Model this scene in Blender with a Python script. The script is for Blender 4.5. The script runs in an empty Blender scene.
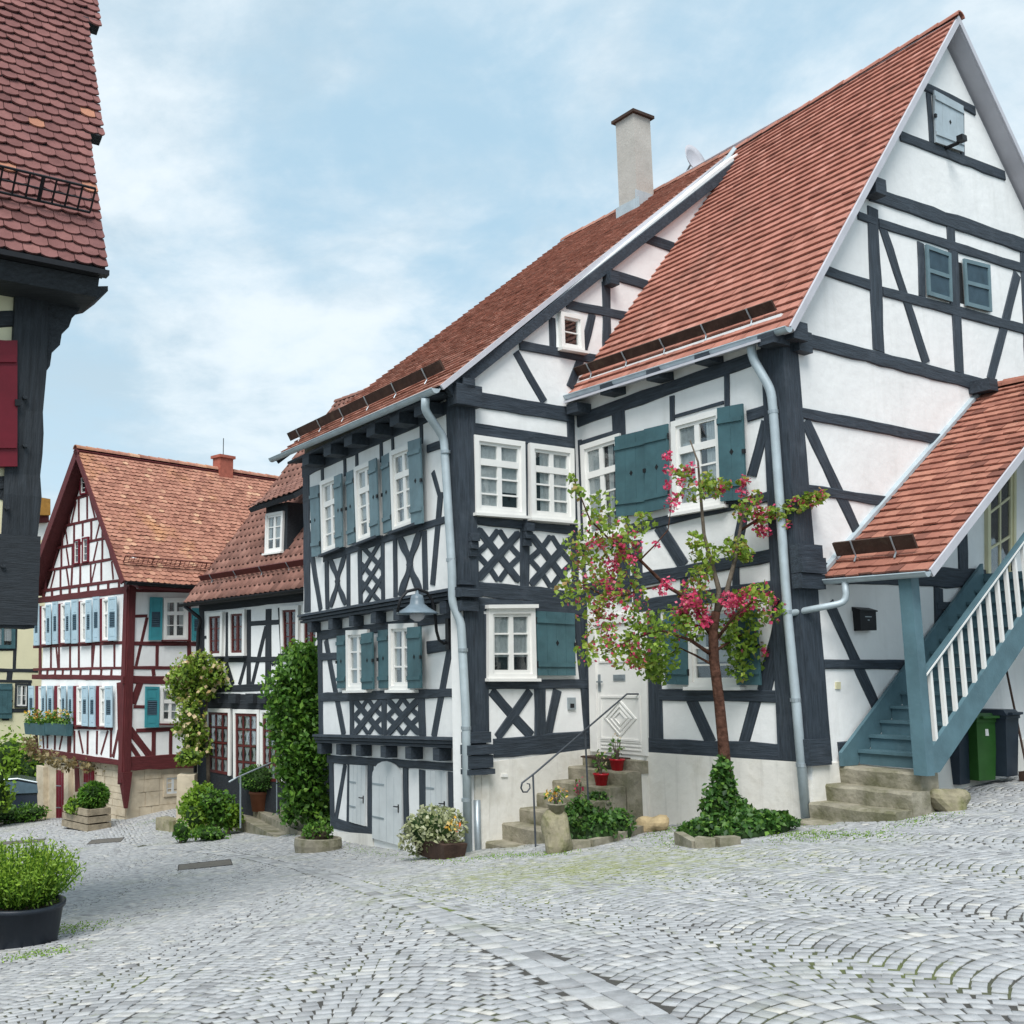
import bpy, bmesh, math, random
import numpy as np
from mathutils import Vector, Matrix
random.seed(7); RNG = np.random.default_rng(7)
scene = bpy.context.scene
col = scene.collection
R = math.radians
# ------------------------------------------------------------------ camera, sky, sun, exposure
FPX, PX, PY = 1026.0, 341.0, 512.0
PITCH = math.atan(155/1026.0)
EYE = Vector((0, 0, 1.65))
cd = bpy.data.cameras.new('camera'); cam = bpy.data.objects.new('camera', cd); col.objects.link(cam)
cam.location = EYE; cam.rotation_euler = (R(90)+PITCH, 0, 0)
cd.sensor_width = 36; cd.lens = 36*FPX/1024; cd.shift_x = (512-PX)/1024; cd.clip_start = .05; cd.clip_end = 2000
scene.camera = cam
scene.render.resolution_x = 1024; scene.render.resolution_y = 1024
SUN_DIR = Vector((-.14, -.56, .81)).normalized()
SKY_K, SUN_E, EXPO = 0.084, 1.5, 1.36
sun_el = math.asin(SUN_DIR.z); sun_az = math.atan2(SUN_DIR.x, SUN_DIR.y)
world = bpy.data.worlds.new('World'); scene.world = world; world.use_nodes = True
def build_world():
    nt = world.node_tree; N = nt.nodes; Lk = nt.links; N.clear()
    out = N.new('ShaderNodeOutputWorld'); bg = N.new('ShaderNodeBackground')
    sky = N.new('ShaderNodeTexSky'); sky.sky_type = 'NISHITA'; sky.sun_disc = False
    sky.sun_elevation = sun_el; sky.sun_rotation = sun_az; sky.air_density = 1.0; sky.dust_density = 1.5; sky.ozone_density = 1.5
    tc = N.new('ShaderNodeTexCoord'); sep = N.new('ShaderNodeSeparateXYZ'); Lk.new(tc.outputs['Generated'], sep.inputs[0])
    def math_(op, a, b=None):
        m = N.new('ShaderNodeMath'); m.operation = op
        for i, v in enumerate((a, b)):
            if v is None: continue
            if isinstance(v, (int, float)): m.inputs[i].default_value = v
            else: Lk.new(v, m.inputs[i])
        return m.outputs[0]
    zz = math_('ADD', math_('MAXIMUM', sep.outputs[2], 0.0), 0.22)
    cx = math_('DIVIDE', sep.outputs[0], zz); cy = math_('DIVIDE', sep.outputs[1], zz)
    cmb = N.new('ShaderNodeCombineXYZ'); Lk.new(cx, cmb.inputs[0]); Lk.new(cy, cmb.inputs[1])
    def noise(scale, det, rough, off):
        mp = N.new('ShaderNodeMapping'); mp.inputs['Location'].default_value = off; Lk.new(cmb.outputs[0], mp.inputs[0])
        n = N.new('ShaderNodeTexNoise'); n.inputs['Scale'].default_value = scale; n.inputs['Detail'].default_value = det
        n.inputs['Roughness'].default_value = rough; n.inputs['Distortion'].default_value = .25; Lk.new(mp.outputs[0], n.inputs[0]); return n.outputs[0]
    def ramp(v, stops):
        r = N.new('ShaderNodeValToRGB'); e = r.color_ramp.elements
        while len(e) < len(stops): e.new(.5)
        for i, (p, c_) in enumerate(stops): e[i].position = p; e[i].color = (*c_, 1)
        r.color_ramp.interpolation = 'EASE'; Lk.new(v, r.inputs[0]); return r.outputs[0]
    big = noise(1.25, 9, .58, (3.1, .7, 0)); small = noise(4.2, 9, .6, (7, 2, 1))
    cloud = ramp(math_('ADD', math_('MULTIPLY', big, .72), math_('MULTIPLY', small, .28)), [(.37, (0, 0, 0)), (.55, (1, 1, 1))])
    shade = ramp(math_('ADD', math_('MULTIPLY', noise(1.3, 8, .55, (1.3, 5.2, 2)), .7), math_('MULTIPLY', noise(5.0, 9, .62, (2.3, 1.2, 5)), .3)), [(.40, (4.7, 6.3, 7.5)), (.60, (8.2, 9.1, 9.7))])       # blue-grey bellies to white tops
    blue = N.new('ShaderNodeMix'); blue.data_type = 'RGBA'; blue.inputs[0].default_value = .82
    Lk.new(sky.outputs[0], blue.inputs[6]); blue.inputs[7].default_value = (5.0, 7.3, 8.9, 1)                 # thin high haze over the clear sky
    mx = N.new('ShaderNodeMix'); mx.data_type = 'RGBA'; Lk.new(cloud, mx.inputs[0]); Lk.new(blue.outputs[2], mx.inputs[6]); Lk.new(shade, mx.inputs[7])
    # brighter towards the horizon, as an overcast sky is behind thin cloud
    hz = ramp(sep.outputs[2], [(.0, (1.0, 1.0, 1.0)), (.42, (0, 0, 0))])
    hm = N.new('ShaderNodeMix'); hm.data_type = 'RGBA'; Lk.new(math_('MULTIPLY', hz, .55), hm.inputs[0]); Lk.new(mx.outputs[2], hm.inputs[6]); hm.inputs[7].default_value = (6.9, 8.4, 9.3, 1)
    Lk.new(hm.outputs[2], bg.inputs[0]); bg.inputs[1].default_value = SKY_K*.5
    Lk.new(bg.outputs[0], out.inputs[0])
build_world()
sd = bpy.data.lights.new('sun', 'SUN'); sd.energy = SUN_E; sd.angle = R(32); sd.color = (1, .975, .94)
sun = bpy.data.objects.new('sun', sd); col.objects.link(sun)
sun.rotation_euler = (-SUN_DIR).to_track_quat('-Z', 'Y').to_euler()
vs = scene.view_settings; vs.view_transform = 'Standard'; vs.look = 'None'; vs.gamma = 1; vs.exposure = EXPO; vs.use_curve_mapping = False
scene.render.engine = 'CYCLES'

# ------------------------------------------------------------------ projection helpers (surveying the photograph onto real planes)
_c, _s = math.cos(PITCH), math.sin(PITCH)
def ray(x, y):
    X = (x-PX)/FPX; Y = (PY-y)/FPX
    return Vector((X, _c-Y*_s, _s+Y*_c))
def at(x, y, Y):
    r = ray(x, y); return EYE + r*(Y/r.y)
class Fac:
    """A vertical facade plane: U runs along it, N points out of it, w is height."""
    def __init__(f, O, az):
        a = R(az); f.U = Vector((math.sin(a), math.cos(a), 0)); f.O = Vector((O[0], O[1], 0))
        n = Vector((math.cos(a), -math.sin(a), 0))
        f.N = n if n.dot(EYE-f.O) > 0 else -n
    def P(f, u, w, n=0): return f.O + f.U*u + f.N*n + Vector((0, 0, w))
    def uw(f, x, y, n=0):
        r = ray(x, y); t = ((f.O+f.N*n-EYE).dot(f.N))/r.dot(f.N); d = EYE+r*t-f.O
        return (d.dot(f.U), d.z)
    def px(f, x, y, n=0): return f.P(*f.uw(x, y, n), n)
    def off(f, d):
        g = Fac.__new__(Fac); g.U = f.U; g.N = f.N; g.O = f.O+f.N*d; return g
C0 = at(810, 765, 14)
A = Fac(C0, -30.5); G = Fac(C0, 59.5)
uA = A.uw(586, 650)[0]
W = Fac(A.P(uA, 0), 59.5)
uWc = W.uw(461, 600)[0]
F2 = Fac(W.P(uWc, 0), -25.3); F1 = F2.off(-.16); F0 = F2.off(-.34)
RG = Fac(at(125, 700, 30), -43); RS = Fac(at(125, 700, 30), 47)
D = Fac(at(240, 690, 27), -40)
L = Fac(at(38, 450, 9.6), 59.5)
Yw = Fac(at(20, 660, 40), 60)
# ground: thin-plate surface through surveyed points
GP = [(0, 4, .02), (0, -6, .25), (6, 2, .35), (-6, 2, -.35), (-2.77, 9.6, -.84), (3.2, 6.5, .05), (9, 8, .45), (14, 14, .6), (16, 26, .8), (-12, 10, -1.7), (-18, 30, -3.4), (-14, 45, -3.6), (6, 45, -2.6)]
for f, x, y in ((A, 672, 824), (A, 792, 822), (G, 1000, 778), (W, 476, 850), (F0, 405, 851), (F0, 332, 838), (RS, 122, 821), (RS, 168, 810), (RG, 40, 819), (D, 240, 828), (Yw, 20, 812)):
    p = f.px(x, y); GP.append(tuple(p))
_gx = np.array(GP)
def _phi(r2): return np.where(r2 > 1e-9, .5*r2*np.log(np.maximum(r2, 1e-9)), 0)
def _tps():
    n = len(_gx); d2 = ((_gx[:, None, :2]-_gx[None, :, :2])**2).sum(-1)
    K = _phi(d2)+np.eye(n)*.6; Pm = np.c_[np.ones(n), _gx[:, :2]]
    Mx = np.block([[K, Pm], [Pm.T, np.zeros((3, 3))]])
    return np.linalg.solve(Mx, np.r_[_gx[:, 2], 0, 0, 0])
_tw = _tps()
def HN(xy):
    xy = np.asarray(xy, float).reshape(-1, 2)
    d2 = ((xy[:, None, :]-_gx[None, :, :2])**2).sum(-1)
    return _phi(d2)@_tw[:-3] + _tw[-3] + xy@_tw[-2:]
def H(x, y): return float(HN([[x, y]])[0])
def gpx(x, y):
    """ground point seen at a pixel"""
    r = ray(x, y); a, b = 2.0, 70.0; t = a; prev = a
    while t < b:
        p = EYE+r*t
        if p.z < H(p.x, p.y):
            lo, hi = prev, t
            for _ in range(24):
                m = (lo+hi)/2; q = EYE+r*m
                if q.z < H(q.x, q.y): hi = m
                else: lo = m
            q = EYE+r*hi; return Vector((q.x, q.y, H(q.x, q.y)))
        prev = t; t += .25
    p = EYE+r*40; return Vector((p.x, p.y, H(p.x, p.y)))
def proj(P):
    d = P-np.array(EYE); z = d[..., 1]*_c+d[..., 2]*_s; y = -d[..., 1]*_s+d[..., 2]*_c
    z = np.where(z < .05, .05, z)
    return PX+FPX*d[..., 0]/z, PY-FPX*y/z

# ------------------------------------------------------------------ materials
def mat(name, base, rough=.8, var=.25, scale=6, bump=0, bscale=40, attr=None, dark=None, spec=.3, stretch=None, trans=0, metal=0, stain=None, streak=None):
    """procedural paint / stone / wood: two noises vary a base colour, an optional per-piece attribute shifts it"""
    m = bpy.data.materials.new(name); m.use_nodes = True; nt = m.node_tree; N = nt.nodes; Lk = nt.links
    b = N['Principled BSDF']; b.inputs['Roughness'].default_value = rough; b.inputs['Specular IOR Level'].default_value = spec; b.inputs['Metallic'].default_value = metal
    tc = N.new('ShaderNodeTexCoord'); vec = tc.outputs['Object']
    if stretch:
        at_ = N.new('ShaderNodeAttribute'); at_.attribute_name = 'grain'; mp = N.new('ShaderNodeMapping'); mp.inputs['Scale'].default_value = stretch
        Lk.new(at_.outputs['Vector'], mp.inputs[0]); vec = mp.outputs[0]
    n1 = N.new('ShaderNodeTexNoise'); n1.inputs['Scale'].default_value = scale; n1.inputs['Detail'].default_value = 6; n1.inputs['Roughness'].default_value = .6; Lk.new(vec, n1.inputs[0])
    r1 = N.new('ShaderNodeMapRange'); r1.inputs['From Min'].default_value = .3; r1.inputs['From Max'].default_value = .7; r1.inputs['To Min'].default_value = 1-var; r1.inputs['To Max'].default_value = 1+var
    Lk.new(n1.outputs[0], r1.inputs[0])
    colr = None
    if attr:
        a = N.new('ShaderNodeAttribute'); a.attribute_name = 'tint'; a.attribute_type = 'GEOMETRY'
        rp = N.new('ShaderNodeValToRGB'); e = rp.color_ramp.elements
        while len(e) < len(attr): e.new(.5)
        for i, (p, c_) in enumerate(attr): e[i].position = p; e[i].color = (*c_, 1)
        Lk.new(a.outputs['Fac'], rp.inputs[0]); colr = rp.outputs[0]
    mul = N.new('ShaderNodeMix'); mul.data_type = 'RGBA'; mul.blend_type = 'MULTIPLY'; mul.inputs[0].default_value = 1
    if colr: Lk.new(colr, mul.inputs[6])
    else: mul.inputs[6].default_value = (*base, 1)
    Lk.new(r1.outputs[0], mul.inputs[7]); res = mul.outputs[2]
    if stain:
        sc, (sr, sg, sb), lo, hi, amt = stain
        n2 = N.new('ShaderNodeTexNoise'); n2.inputs['Scale'].default_value = sc; n2.inputs['Detail'].default_value = 5; n2.inputs['Roughness'].default_value = .65; Lk.new(tc.outputs['Object'], n2.inputs[0])
        r2 = N.new('ShaderNodeMapRange'); r2.inputs['From Min'].default_value = lo; r2.inputs['From Max'].default_value = hi; r2.inputs['To Max'].default_value = amt; Lk.new(n2.outputs[0], r2.inputs[0])
        mx = N.new('ShaderNodeMix'); mx.data_type = 'RGBA'; Lk.new(r2.outputs[0], mx.inputs[0]); Lk.new(res, mx.inputs[6]); mx.inputs[7].default_value = (sr, sg, sb, 1); res = mx.outputs[2]
    if streak:
        mp = N.new('ShaderNodeMapping'); mp.inputs['Scale'].default_value = (5, 5, .35); Lk.new(tc.outputs['Object'], mp.inputs[0])
        n4 = N.new('ShaderNodeTexNoise'); n4.inputs['Scale'].default_value = 1.0; n4.inputs['Detail'].default_value = 5; n4.inputs['Roughness'].default_value = .6; Lk.new(mp.outputs[0], n4.inputs[0])
        r4 = N.new('ShaderNodeMapRange'); r4.inputs['From Min'].default_value = .54; r4.inputs['From Max'].default_value = .78; r4.inputs['To Max'].default_value = streak; Lk.new(n4.outputs[0], r4.inputs[0])
        mx4 = N.new('ShaderNodeMix'); mx4.data_type = 'RGBA'; Lk.new(r4.outputs[0], mx4.inputs[0]); Lk.new(res, mx4.inputs[6]); mx4.inputs[7].default_value = (.40, .385, .35, 1); res = mx4.outputs[2]
    Lk.new(res, b.inputs['Base Color'])
    if bump:
        n3 = N.new('ShaderNodeTexNoise'); n3.inputs['Scale'].default_value = bscale; n3.inputs['Detail'].default_value = 5; Lk.new(vec, n3.inputs[0])
        bp = N.new('ShaderNodeBump'); bp.inputs['Strength'].default_value = bump; bp.inputs['Distance'].default_value = .02; Lk.new(n3.outputs[0], bp.inputs['Height']); Lk.new(bp.outputs[0], b.inputs['Normal'])
    if trans:
        t = N.new('ShaderNodeBsdfTranslucent'); Lk.new(res, t.inputs[0]); mxs = N.new('ShaderNodeMixShader'); mxs.inputs[0].default_value = trans
        Lk.new(b.outputs[0], mxs.inputs[1]); Lk.new(t.outputs[0], mxs.inputs[2]); Lk.new(mxs.outputs[0], N['Material Output'].inputs[0])
    return m
def glass_mat():
    m = bpy.data.materials.new('window_glass'); m.use_nodes = True; nt = m.node_tree; N = nt.nodes; Lk = nt.links
    tr = N.new('ShaderNodeBsdfTransparent'); tr.inputs[0].default_value = (.96, .98, .98, 1); gl = N.new('ShaderNodeBsdfGlossy'); gl.inputs['Roughness'].default_value = .03
    lw = N.new('ShaderNodeLayerWeight'); pw = N.new('ShaderNodeMath'); pw.operation = 'POWER'; pw.inputs[1].default_value = 4.0; Lk.new(lw.outputs['Facing'], pw.inputs[0])
    fr = N.new('ShaderNodeMapRange'); fr.inputs['To Min'].default_value = .09; fr.inputs['To Max'].default_value = .9; Lk.new(pw.outputs[0], fr.inputs['Value']); mx = N.new('ShaderNodeMixShader')
    nz = N.new('ShaderNodeTexNoise'); nz.inputs['Scale'].default_value = 3.0; tc = N.new('ShaderNodeTexCoord'); Lk.new(tc.outputs['Object'], nz.inputs[0])
    bp = N.new('ShaderNodeBump'); bp.inputs['Strength'].default_value = .05; bp.inputs['Distance'].default_value = .05; Lk.new(nz.outputs[0], bp.inputs['Height']); Lk.new(bp.outputs[0], gl.inputs['Normal'])
    Lk.new(fr.outputs[0], mx.inputs[0]); Lk.new(tr.outputs[0], mx.inputs[1]); Lk.new(gl.outputs[0], mx.inputs[2]); Lk.new(mx.outputs[0], N['Material Output'].inputs[0])
    return m
GR = (1.2, 14, 14)
M = dict(
 plaster=mat('white_plaster', (.83, .83, .82), .92, .05, 1.3, .5, 6, stain=(1.1, (.64, .63, .60), .56, .82, .4), streak=.16),
 plinth=mat('plinth_plaster', (.76, .735, .68), .92, .07, 1.6, .5, 7, stain=(1.6, (.46, .42, .34), .52, .78, .65), streak=.6),
 cream=mat('cream_plaster', (.74, .70, .48), .9, .05, 1.5, .2, 14),
 timber=mat('blue_grey_timber', (.036, .047, .061), .62, .42, 2.2, .5, 5, stretch=GR, stain=(2.5, (.085, .10, .12), .54, .8, .6)),
 timber_dk=mat('black_timber', (.026, .031, .037), .7, .4, 2.2, .5, 5, stretch=GR, stain=(3, (.06, .07, .08), .6, .85, .4)),
 timber_red=mat('oxblood_timber', (.105, .022, .024), .65, .3, 2.2, .4, 5, stretch=GR),
 teal=mat('teal_shutter_paint', (.055, .122, .140), .5, .2, 3, .12, 30, stain=(5, (.10, .19, .21), .6, .85, .4)),
 stair_paint=mat('grey_blue_stair_paint', (.092, .168, .198), .5, .18, 3, .12, 30, stain=(4, (.17, .25, .28), .58, .85, .5)),
 teal_bright=mat('turquoise_shutter_paint', (.05, .27, .31), .5, .15, 3),
 paleblue=mat('pale_blue_shutter_paint', (.40, .53, .60), .55, .1, 3),
 louvre=mat('dark_louvre', (.05, .09, .12), .6, .2, 5),
 white=mat('white_window_paint', (.80, .79, .76), .45, .04, 4),
 greywhite=mat('grey_white_door_paint', (.60, .625, .63), .5, .08, 3, .1, 20, stain=(2, (.42, .46, .48), .55, .8, .5)),
 redpaint=mat('dark_red_paint', (.14, .008, .018), .5, .15, 3),
 brownred=mat('red_brown_sash', (.10, .022, .02), .5, .2, 4),
 inside=mat('opening_shade', (.012, .014, .016), .9, .2, 4),  # near-black colour standing for shade in rooms and holes
 curtain=mat('net_curtain', (.50, .53, .54), .95, .1, 20, trans=.3),
 iron=mat('black_iron', (.018, .019, .022), .5, .2, 10, metal=.3),
 steel=mat('galvanised_steel', (.36, .41, .44), .42, .12, 4, metal=.55, stain=(3, (.25, .29, .31), .5, .8, .5)),
 zinc=mat('zinc_sheet', (.42, .485, .52), .5, .12, 4, metal=.2),
 lit_teal_pale_frame=mat('lit_teal_and_pale_frame_paint', (.125, .195, .222), .5, .18, 3, .12, 30, stain=(5, (.18, .26, .29), .6, .85, .4)),  # light on the wing-front teal put into the colour; also pale gable frames
 plank=mat('weathered_brown_plank', (.055, .032, .024), .85, .35, 5, .4, 30, stain=(4, (.13, .10, .07), .55, .8, .6)),
 soffit=mat('pale_grey_soffit', (.50, .50, .54), .8, .08, 3),
 stone=mat('sandstone_step', (.29, .265, .205), .92, .25, 4, .7, 18, stain=(2.6, (.105, .105, .05), .44, .66, .8)),
 concrete=mat('weathered_chimney_render', (.44, .42, .385), .9, .1, 2.5, .3, 20, stain=(1.5, (.30, .28, .24), .52, .8, .6)),
 rubble=mat('pale_sandstone_masonry', (.56, .48, .36), .92, .2, 2, .6, 8, stain=(3, (.36, .28, .17), .5, .75, .6)),
 brick=mat('red_brick', (.36, .11, .075), .9, .2, 8),
 bark=mat('reddish_bark', (.085, .042, .030), .95, .6, 14, 1.0, 22, spec=.1),
 bark2=mat('grey_brown_bark', (.13, .105, .08), .9, .4, 9, .8, 30),
 earth=mat('dark_earth', (.045, .035, .022), .95, .4, 8, .6, 20),
 terracotta=mat('terracotta', (.26, .10, .06), .8, .15, 6),
 blackplastic=mat('black_plastic', (.020, .026, .036), .45, .15, 5),
 greenplastic=mat('green_plastic', (.030, .105, .022), .42, .12, 5),
 darkbin=mat('dark_blue_plastic', (.022, .034, .050), .45, .12, 5),
 redpot=mat('red_glazed_pot', (.42, .010, .02), .25, .08, 6),
 manhole=mat('cast_iron_cover', (.13, .12, .105), .7, .25, 14, .5, 60),
 rock=mat('mossy_boulder', (.28, .25, .17), .95, .3, 5, .7, 14, stain=(4, (.12, .13, .04), .46, .66, .8)),
 rocky=mat('yellow_sandstone_boulder', (.52, .40, .23), .95, .25, 6, .7, 14),
 wood=mat('weathered_wood', (.30, .25, .18), .9, .3, 5, .4, 20),
 ochre=mat('ochre_board', (.30, .15, .03), .7, .2, 5),
 car=mat('dark_blue_car_paint', (.02, .028, .045), .2, .05, 4, spec=.6),
 rubber=mat('rubber', (.015, .015, .016), .8, .1, 5),
 rail_grey=mat('grey_painted_iron', (.075, .085, .10), .5, .2, 8, metal=.2),
 lamp_enamel=mat('grey_blue_enamel', (.16, .21, .25), .35, .15, 5),
 glass=glass_mat(),
 paleyellow=mat('pale_yellow_door_paint', (.62, .58, .38), .5, .08, 3),
)
def roofmat(name, cols, stain=None, var=.16):
    return mat(name, cols[0][1], .97, var, 5, .35, 25, attr=cols, stain=stain, spec=.04)
M['roof_main'] = roofmat('terracotta_tiles', [(0, (.295, .128, .098)), (.35, (.37, .162, .122)), (.7, (.42, .190, .146)), (1, (.48, .235, .185))], (.9, (.20, .125, .10), .52, .78, .5))
M['roof_wing'] = roofmat('brown_tiles', [(0, (.31, .155, .118)), (.5, (.41, .205, .155)), (1, (.50, .27, .21))], (1.3, (.29, .18, .145), .5, .8, .5))
M['roof_porch'] = roofmat('orange_red_tiles', [(0, (.20, .088, .068)), (.4, (.32, .138, .102)), (1, (.45, .215, .155))], (3, (.19, .075, .06), .55, .75, .6))
M['roof_red'] = roofmat('old_plain_tiles', [(0, (.28, .130, .096)), (.45, (.40, .192, .138)), (.8, (.48, .245, .175)), (1, (.58, .35, .23))], (.55, (.60, .32, .15), .55, .72, .6), .2)
M['roof_dark'] = roofmat('pantiles', [(0, (.165, .088, .072)), (.5, (.24, .125, .10)), (1, (.32, .175, .14))], (1.2, (.16, .105, .095), .5, .8, .5))
M['roof_left'] = roofmat('purple_brown_plain_tiles', [(0, (.155, .074, .070)), (.5, (.22, .105, .098)), (.95, (.27, .13, .118)), (1, (.44, .21, .14))], (2, (.15, .085, .09), .55, .8, .5))
def leafmat(name, stops, tr=.35): return mat(name, stops[0][1], .5, .3, 5, attr=stops, trans=tr, spec=.4)
M['leaf_bright'] = leafmat('bright_leaves', [(0, (.09, .17, .015)), (.5, (.19, .34, .03)), (1, (.34, .50, .06))], .42)
M['leaf_ivy'] = leafmat('ivy_leaves', [(0, (.014, .048, .010)), (.5, (.050, .135, .022)), (1, (.17, .31, .05))], .28)
M['leaf_vine'] = leafmat('vine_leaves', [(0, (.030, .085, .012)), (.5, (.085, .21, .025)), (1, (.23, .40, .055))], .34)
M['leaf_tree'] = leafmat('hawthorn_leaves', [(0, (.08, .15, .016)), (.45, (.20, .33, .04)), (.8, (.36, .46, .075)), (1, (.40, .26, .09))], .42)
M['leaf_pot'] = leafmat('variegated_leaves', [(0, (.13, .17, .05)), (.5, (.36, .39, .20)), (1, (.66, .66, .46))])
M['leaf_dry'] = leafmat('dry_vine_leaves', [(0, (.12, .09, .03)), (.5, (.24, .19, .08)), (1, (.40, .32, .18))])
M['petal_pink'] = leafmat('pink_petals', [(0, (.42, .025, .08)), (.5, (.66, .06, .16)), (1, (.80, .22, .30))], .3)
M['petal_cream'] = leafmat('cream_petals', [(0, (.60, .42, .22)), (1, (.80, .70, .45))], .25)
M['petal_mix'] = leafmat('mixed_petals', [(0, (.60, .10, .03)), (.5, (.70, .45, .05)), (1, (.75, .60, .3))], .25)

# ------------------------------------------------------------------ mesh helpers
class MB:
    def __init__(s): s.v = []; s.f = []; s.g = []; s.t = []
    def add(s, vs_, fs_, grain=None, tint=.5):
        o = len(s.v); s.v += [tuple(p) for p in vs_]; s.f += [tuple(i+o for i in f) for f in fs_]
        s.g += (list(grain) if grain is not None else [tuple(p) for p in vs_]); s.t += [tint]*len(vs_) if not hasattr(tint, '__len__') else list(tint)
    def hexa(s, b, t_, grain=None, tint=.5):
        """b: 4 bottom points, t_: 4 top points"""
        s.add(list(b)+list(t_), [(3, 2, 1, 0), (4, 5, 6, 7), (0, 1, 5, 4), (1, 2, 6, 5), (2, 3, 7, 6), (3, 0, 4, 7)], grain, tint)
    def box(s, c, x, y, z, tint=.5):
        """centre, three half-extent vectors"""
        c, x, y, z = Vector(c), Vector(x), Vector(y), Vector(z)
        L_ = [(-1, -1), (1, -1), (1, 1), (-1, 1)]
        lx, ly, lz = x.length, y.length, z.length
        gr = [(lx*i, ly*j, -lz) for i, j in L_]+[(lx*i, ly*j, lz) for i, j in L_]
        s.hexa([c+x*i+y*j-z for i, j in L_], [c+x*i+y*j+z for i, j in L_], gr, tint)
    def ab(s, lo, hi): # axis-aligned
        lo, hi = Vector(lo), Vector(hi); c = (lo+hi)/2; d = (hi-lo)/2; s.box(c, (d.x, 0, 0), (0, d.y, 0), (0, 0, d.z))
    def tube(s, pts, r, n=10, cap=True, tint=.5):
        pts = [Vector(p) for p in pts]; rs = r if hasattr(r, '__len__') else [r]*len(pts)
        rings = []; ref = Vector((0, 0, 1)); acc = 0; vs_ = []; gr = []
        for i, p in enumerate(pts):
            if i == 0: d = pts[1]-p
            elif i == len(pts)-1: d = p-pts[i-1]
            else: d = (pts[i+1]-p).normalized()+(p-pts[i-1]).normalized()
            d.normalize()
            if i: acc += (p-pts[i-1]).length
            if i == 0:
                ref = Vector((0, 0, 1)) if abs(d.z) < .9 else Vector((1, 0, 0)); a = d.cross(ref).normalized()
            else: a = (a-d*a.dot(d)).normalized()
            b = d.cross(a); k = 1.0
            if 0 < i < len(pts)-1:
                cs = d.dot((p-pts[i-1]).normalized()); k = 1/max(.6, cs)
            for j in range(n):
                t = 2*math.pi*j/n; vs_.append(p+(a*math.cos(t)+b*math.sin(t))*rs[i]); gr.append((acc, rs[i]*math.cos(t), rs[i]*math.sin(t)))
        fs = []
        for i in range(len(pts)-1):
            for j in range(n): fs.append((i*n+j, i*n+(j+1) % n, (i+1)*n+(j+1) % n, (i+1)*n+j))
        if cap: fs.append(tuple(range(n-1, -1, -1))); fs.append(tuple((len(pts)-1)*n+j for j in range(n)))
        s.add(vs_, fs, gr, tint)
    def lathe(s, c, prof, n=20, cap=True):
        c = Vector(c); vs_ = []; fs = []
        for (r, z) in prof:
            for j in range(n):
                t = 2*math.pi*j/n; vs_.append(c+Vector((r*math.cos(t), r*math.sin(t), z)))
        for i in range(len(prof)-1):
            for j in range(n): fs.append((i*n+j, i*n+(j+1) % n, (i+1)*n+(j+1) % n, (i+1)*n+j))
        if cap: fs.append(tuple(range(n-1, -1, -1))); fs.append(tuple((len(prof)-1)*n+j for j in range(n)))
        s.add(vs_, fs)
    def poly(s, pts, d, grain=None):
        """extrude a planar polygon by vector d"""
        n = len(pts); d = Vector(d); P = [Vector(p) for p in pts]
        s.add(P+[p+d for p in P], [tuple(range(n-1, -1, -1)), tuple(range(n, 2*n))]+[(i, (i+1) % n, n+(i+1) % n, n+i) for i in range(n)])
    def blob(s, c, rx, ry, rz, seed=0, amp=.18, sub=2):
        bm = bmesh.new(); bmesh.ops.create_icosphere(bm, subdivisions=sub, radius=1)
        rn = random.Random(seed); ks = [(Vector((rn.uniform(-2.2, 2.2), rn.uniform(-2.2, 2.2), rn.uniform(-2.2, 2.2))), rn.uniform(0, 6)) for _ in range(7)]
        vs_ = []
        for v in bm.verts:
            k = 1+amp*sum(math.sin(v.co.dot(q)*1.6+ph) for q, ph in ks)/3
            vs_.append(Vector(c)+Vector((v.co.x*rx*k, v.co.y*ry*k, v.co.z*rz*k)))
        bm.verts.index_update(); s.add(vs_, [tuple(v.index for v in f.verts) for f in bm.faces]); bm.free()
    def build(s, name, m, parent=None, smooth=False, recalc=True):
        me = bpy.data.meshes.new(name); me.from_pydata(s.v, [], s.f)
        if recalc and len(s.f) < 60000:
            bm = bmesh.new(); bm.from_mesh(me); bmesh.ops.recalc_face_normals(bm, faces=bm.faces); bm.to_mesh(me); bm.free()
        a = me.attributes.new('grain', 'FLOAT_VECTOR', 'POINT'); a.data.foreach_set('vector', np.array(s.g, dtype=np.float32).ravel())
        a = me.attributes.new('tint', 'FLOAT', 'POINT'); a.data.foreach_set('value', np.array(s.t, dtype=np.float32))
        if smooth: me.polygons.foreach_set('use_smooth', [True]*len(me.polygons))
        me.materials.append(M[m] if isinstance(m, str) else m)
        o = bpy.data.objects.new(name, me); col.objects.link(o)
        if parent is not None:
            o.parent = parent; o.matrix_parent_inverse = base_matrix(parent).inverted()
        return o
def base_matrix(o):
    mtx = Matrix.LocRotScale(o.location, o.rotation_euler, o.scale)
    return (base_matrix(o.parent) @ o.matrix_parent_inverse @ mtx) if o.parent else mtx
def thing(name, label, cat, loc=(0, 0, 0), group=None):
    o = bpy.data.objects.new(name, None); o.empty_display_size = .2; col.objects.link(o); o.location = loc
    return tag(o, label, cat, group)
def tag(o, label, cat, group=None, kind=None):
    o['label'] = label; o['category'] = cat
    if group: o['group'] = group
    if kind: o['kind'] = kind
    return o
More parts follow.
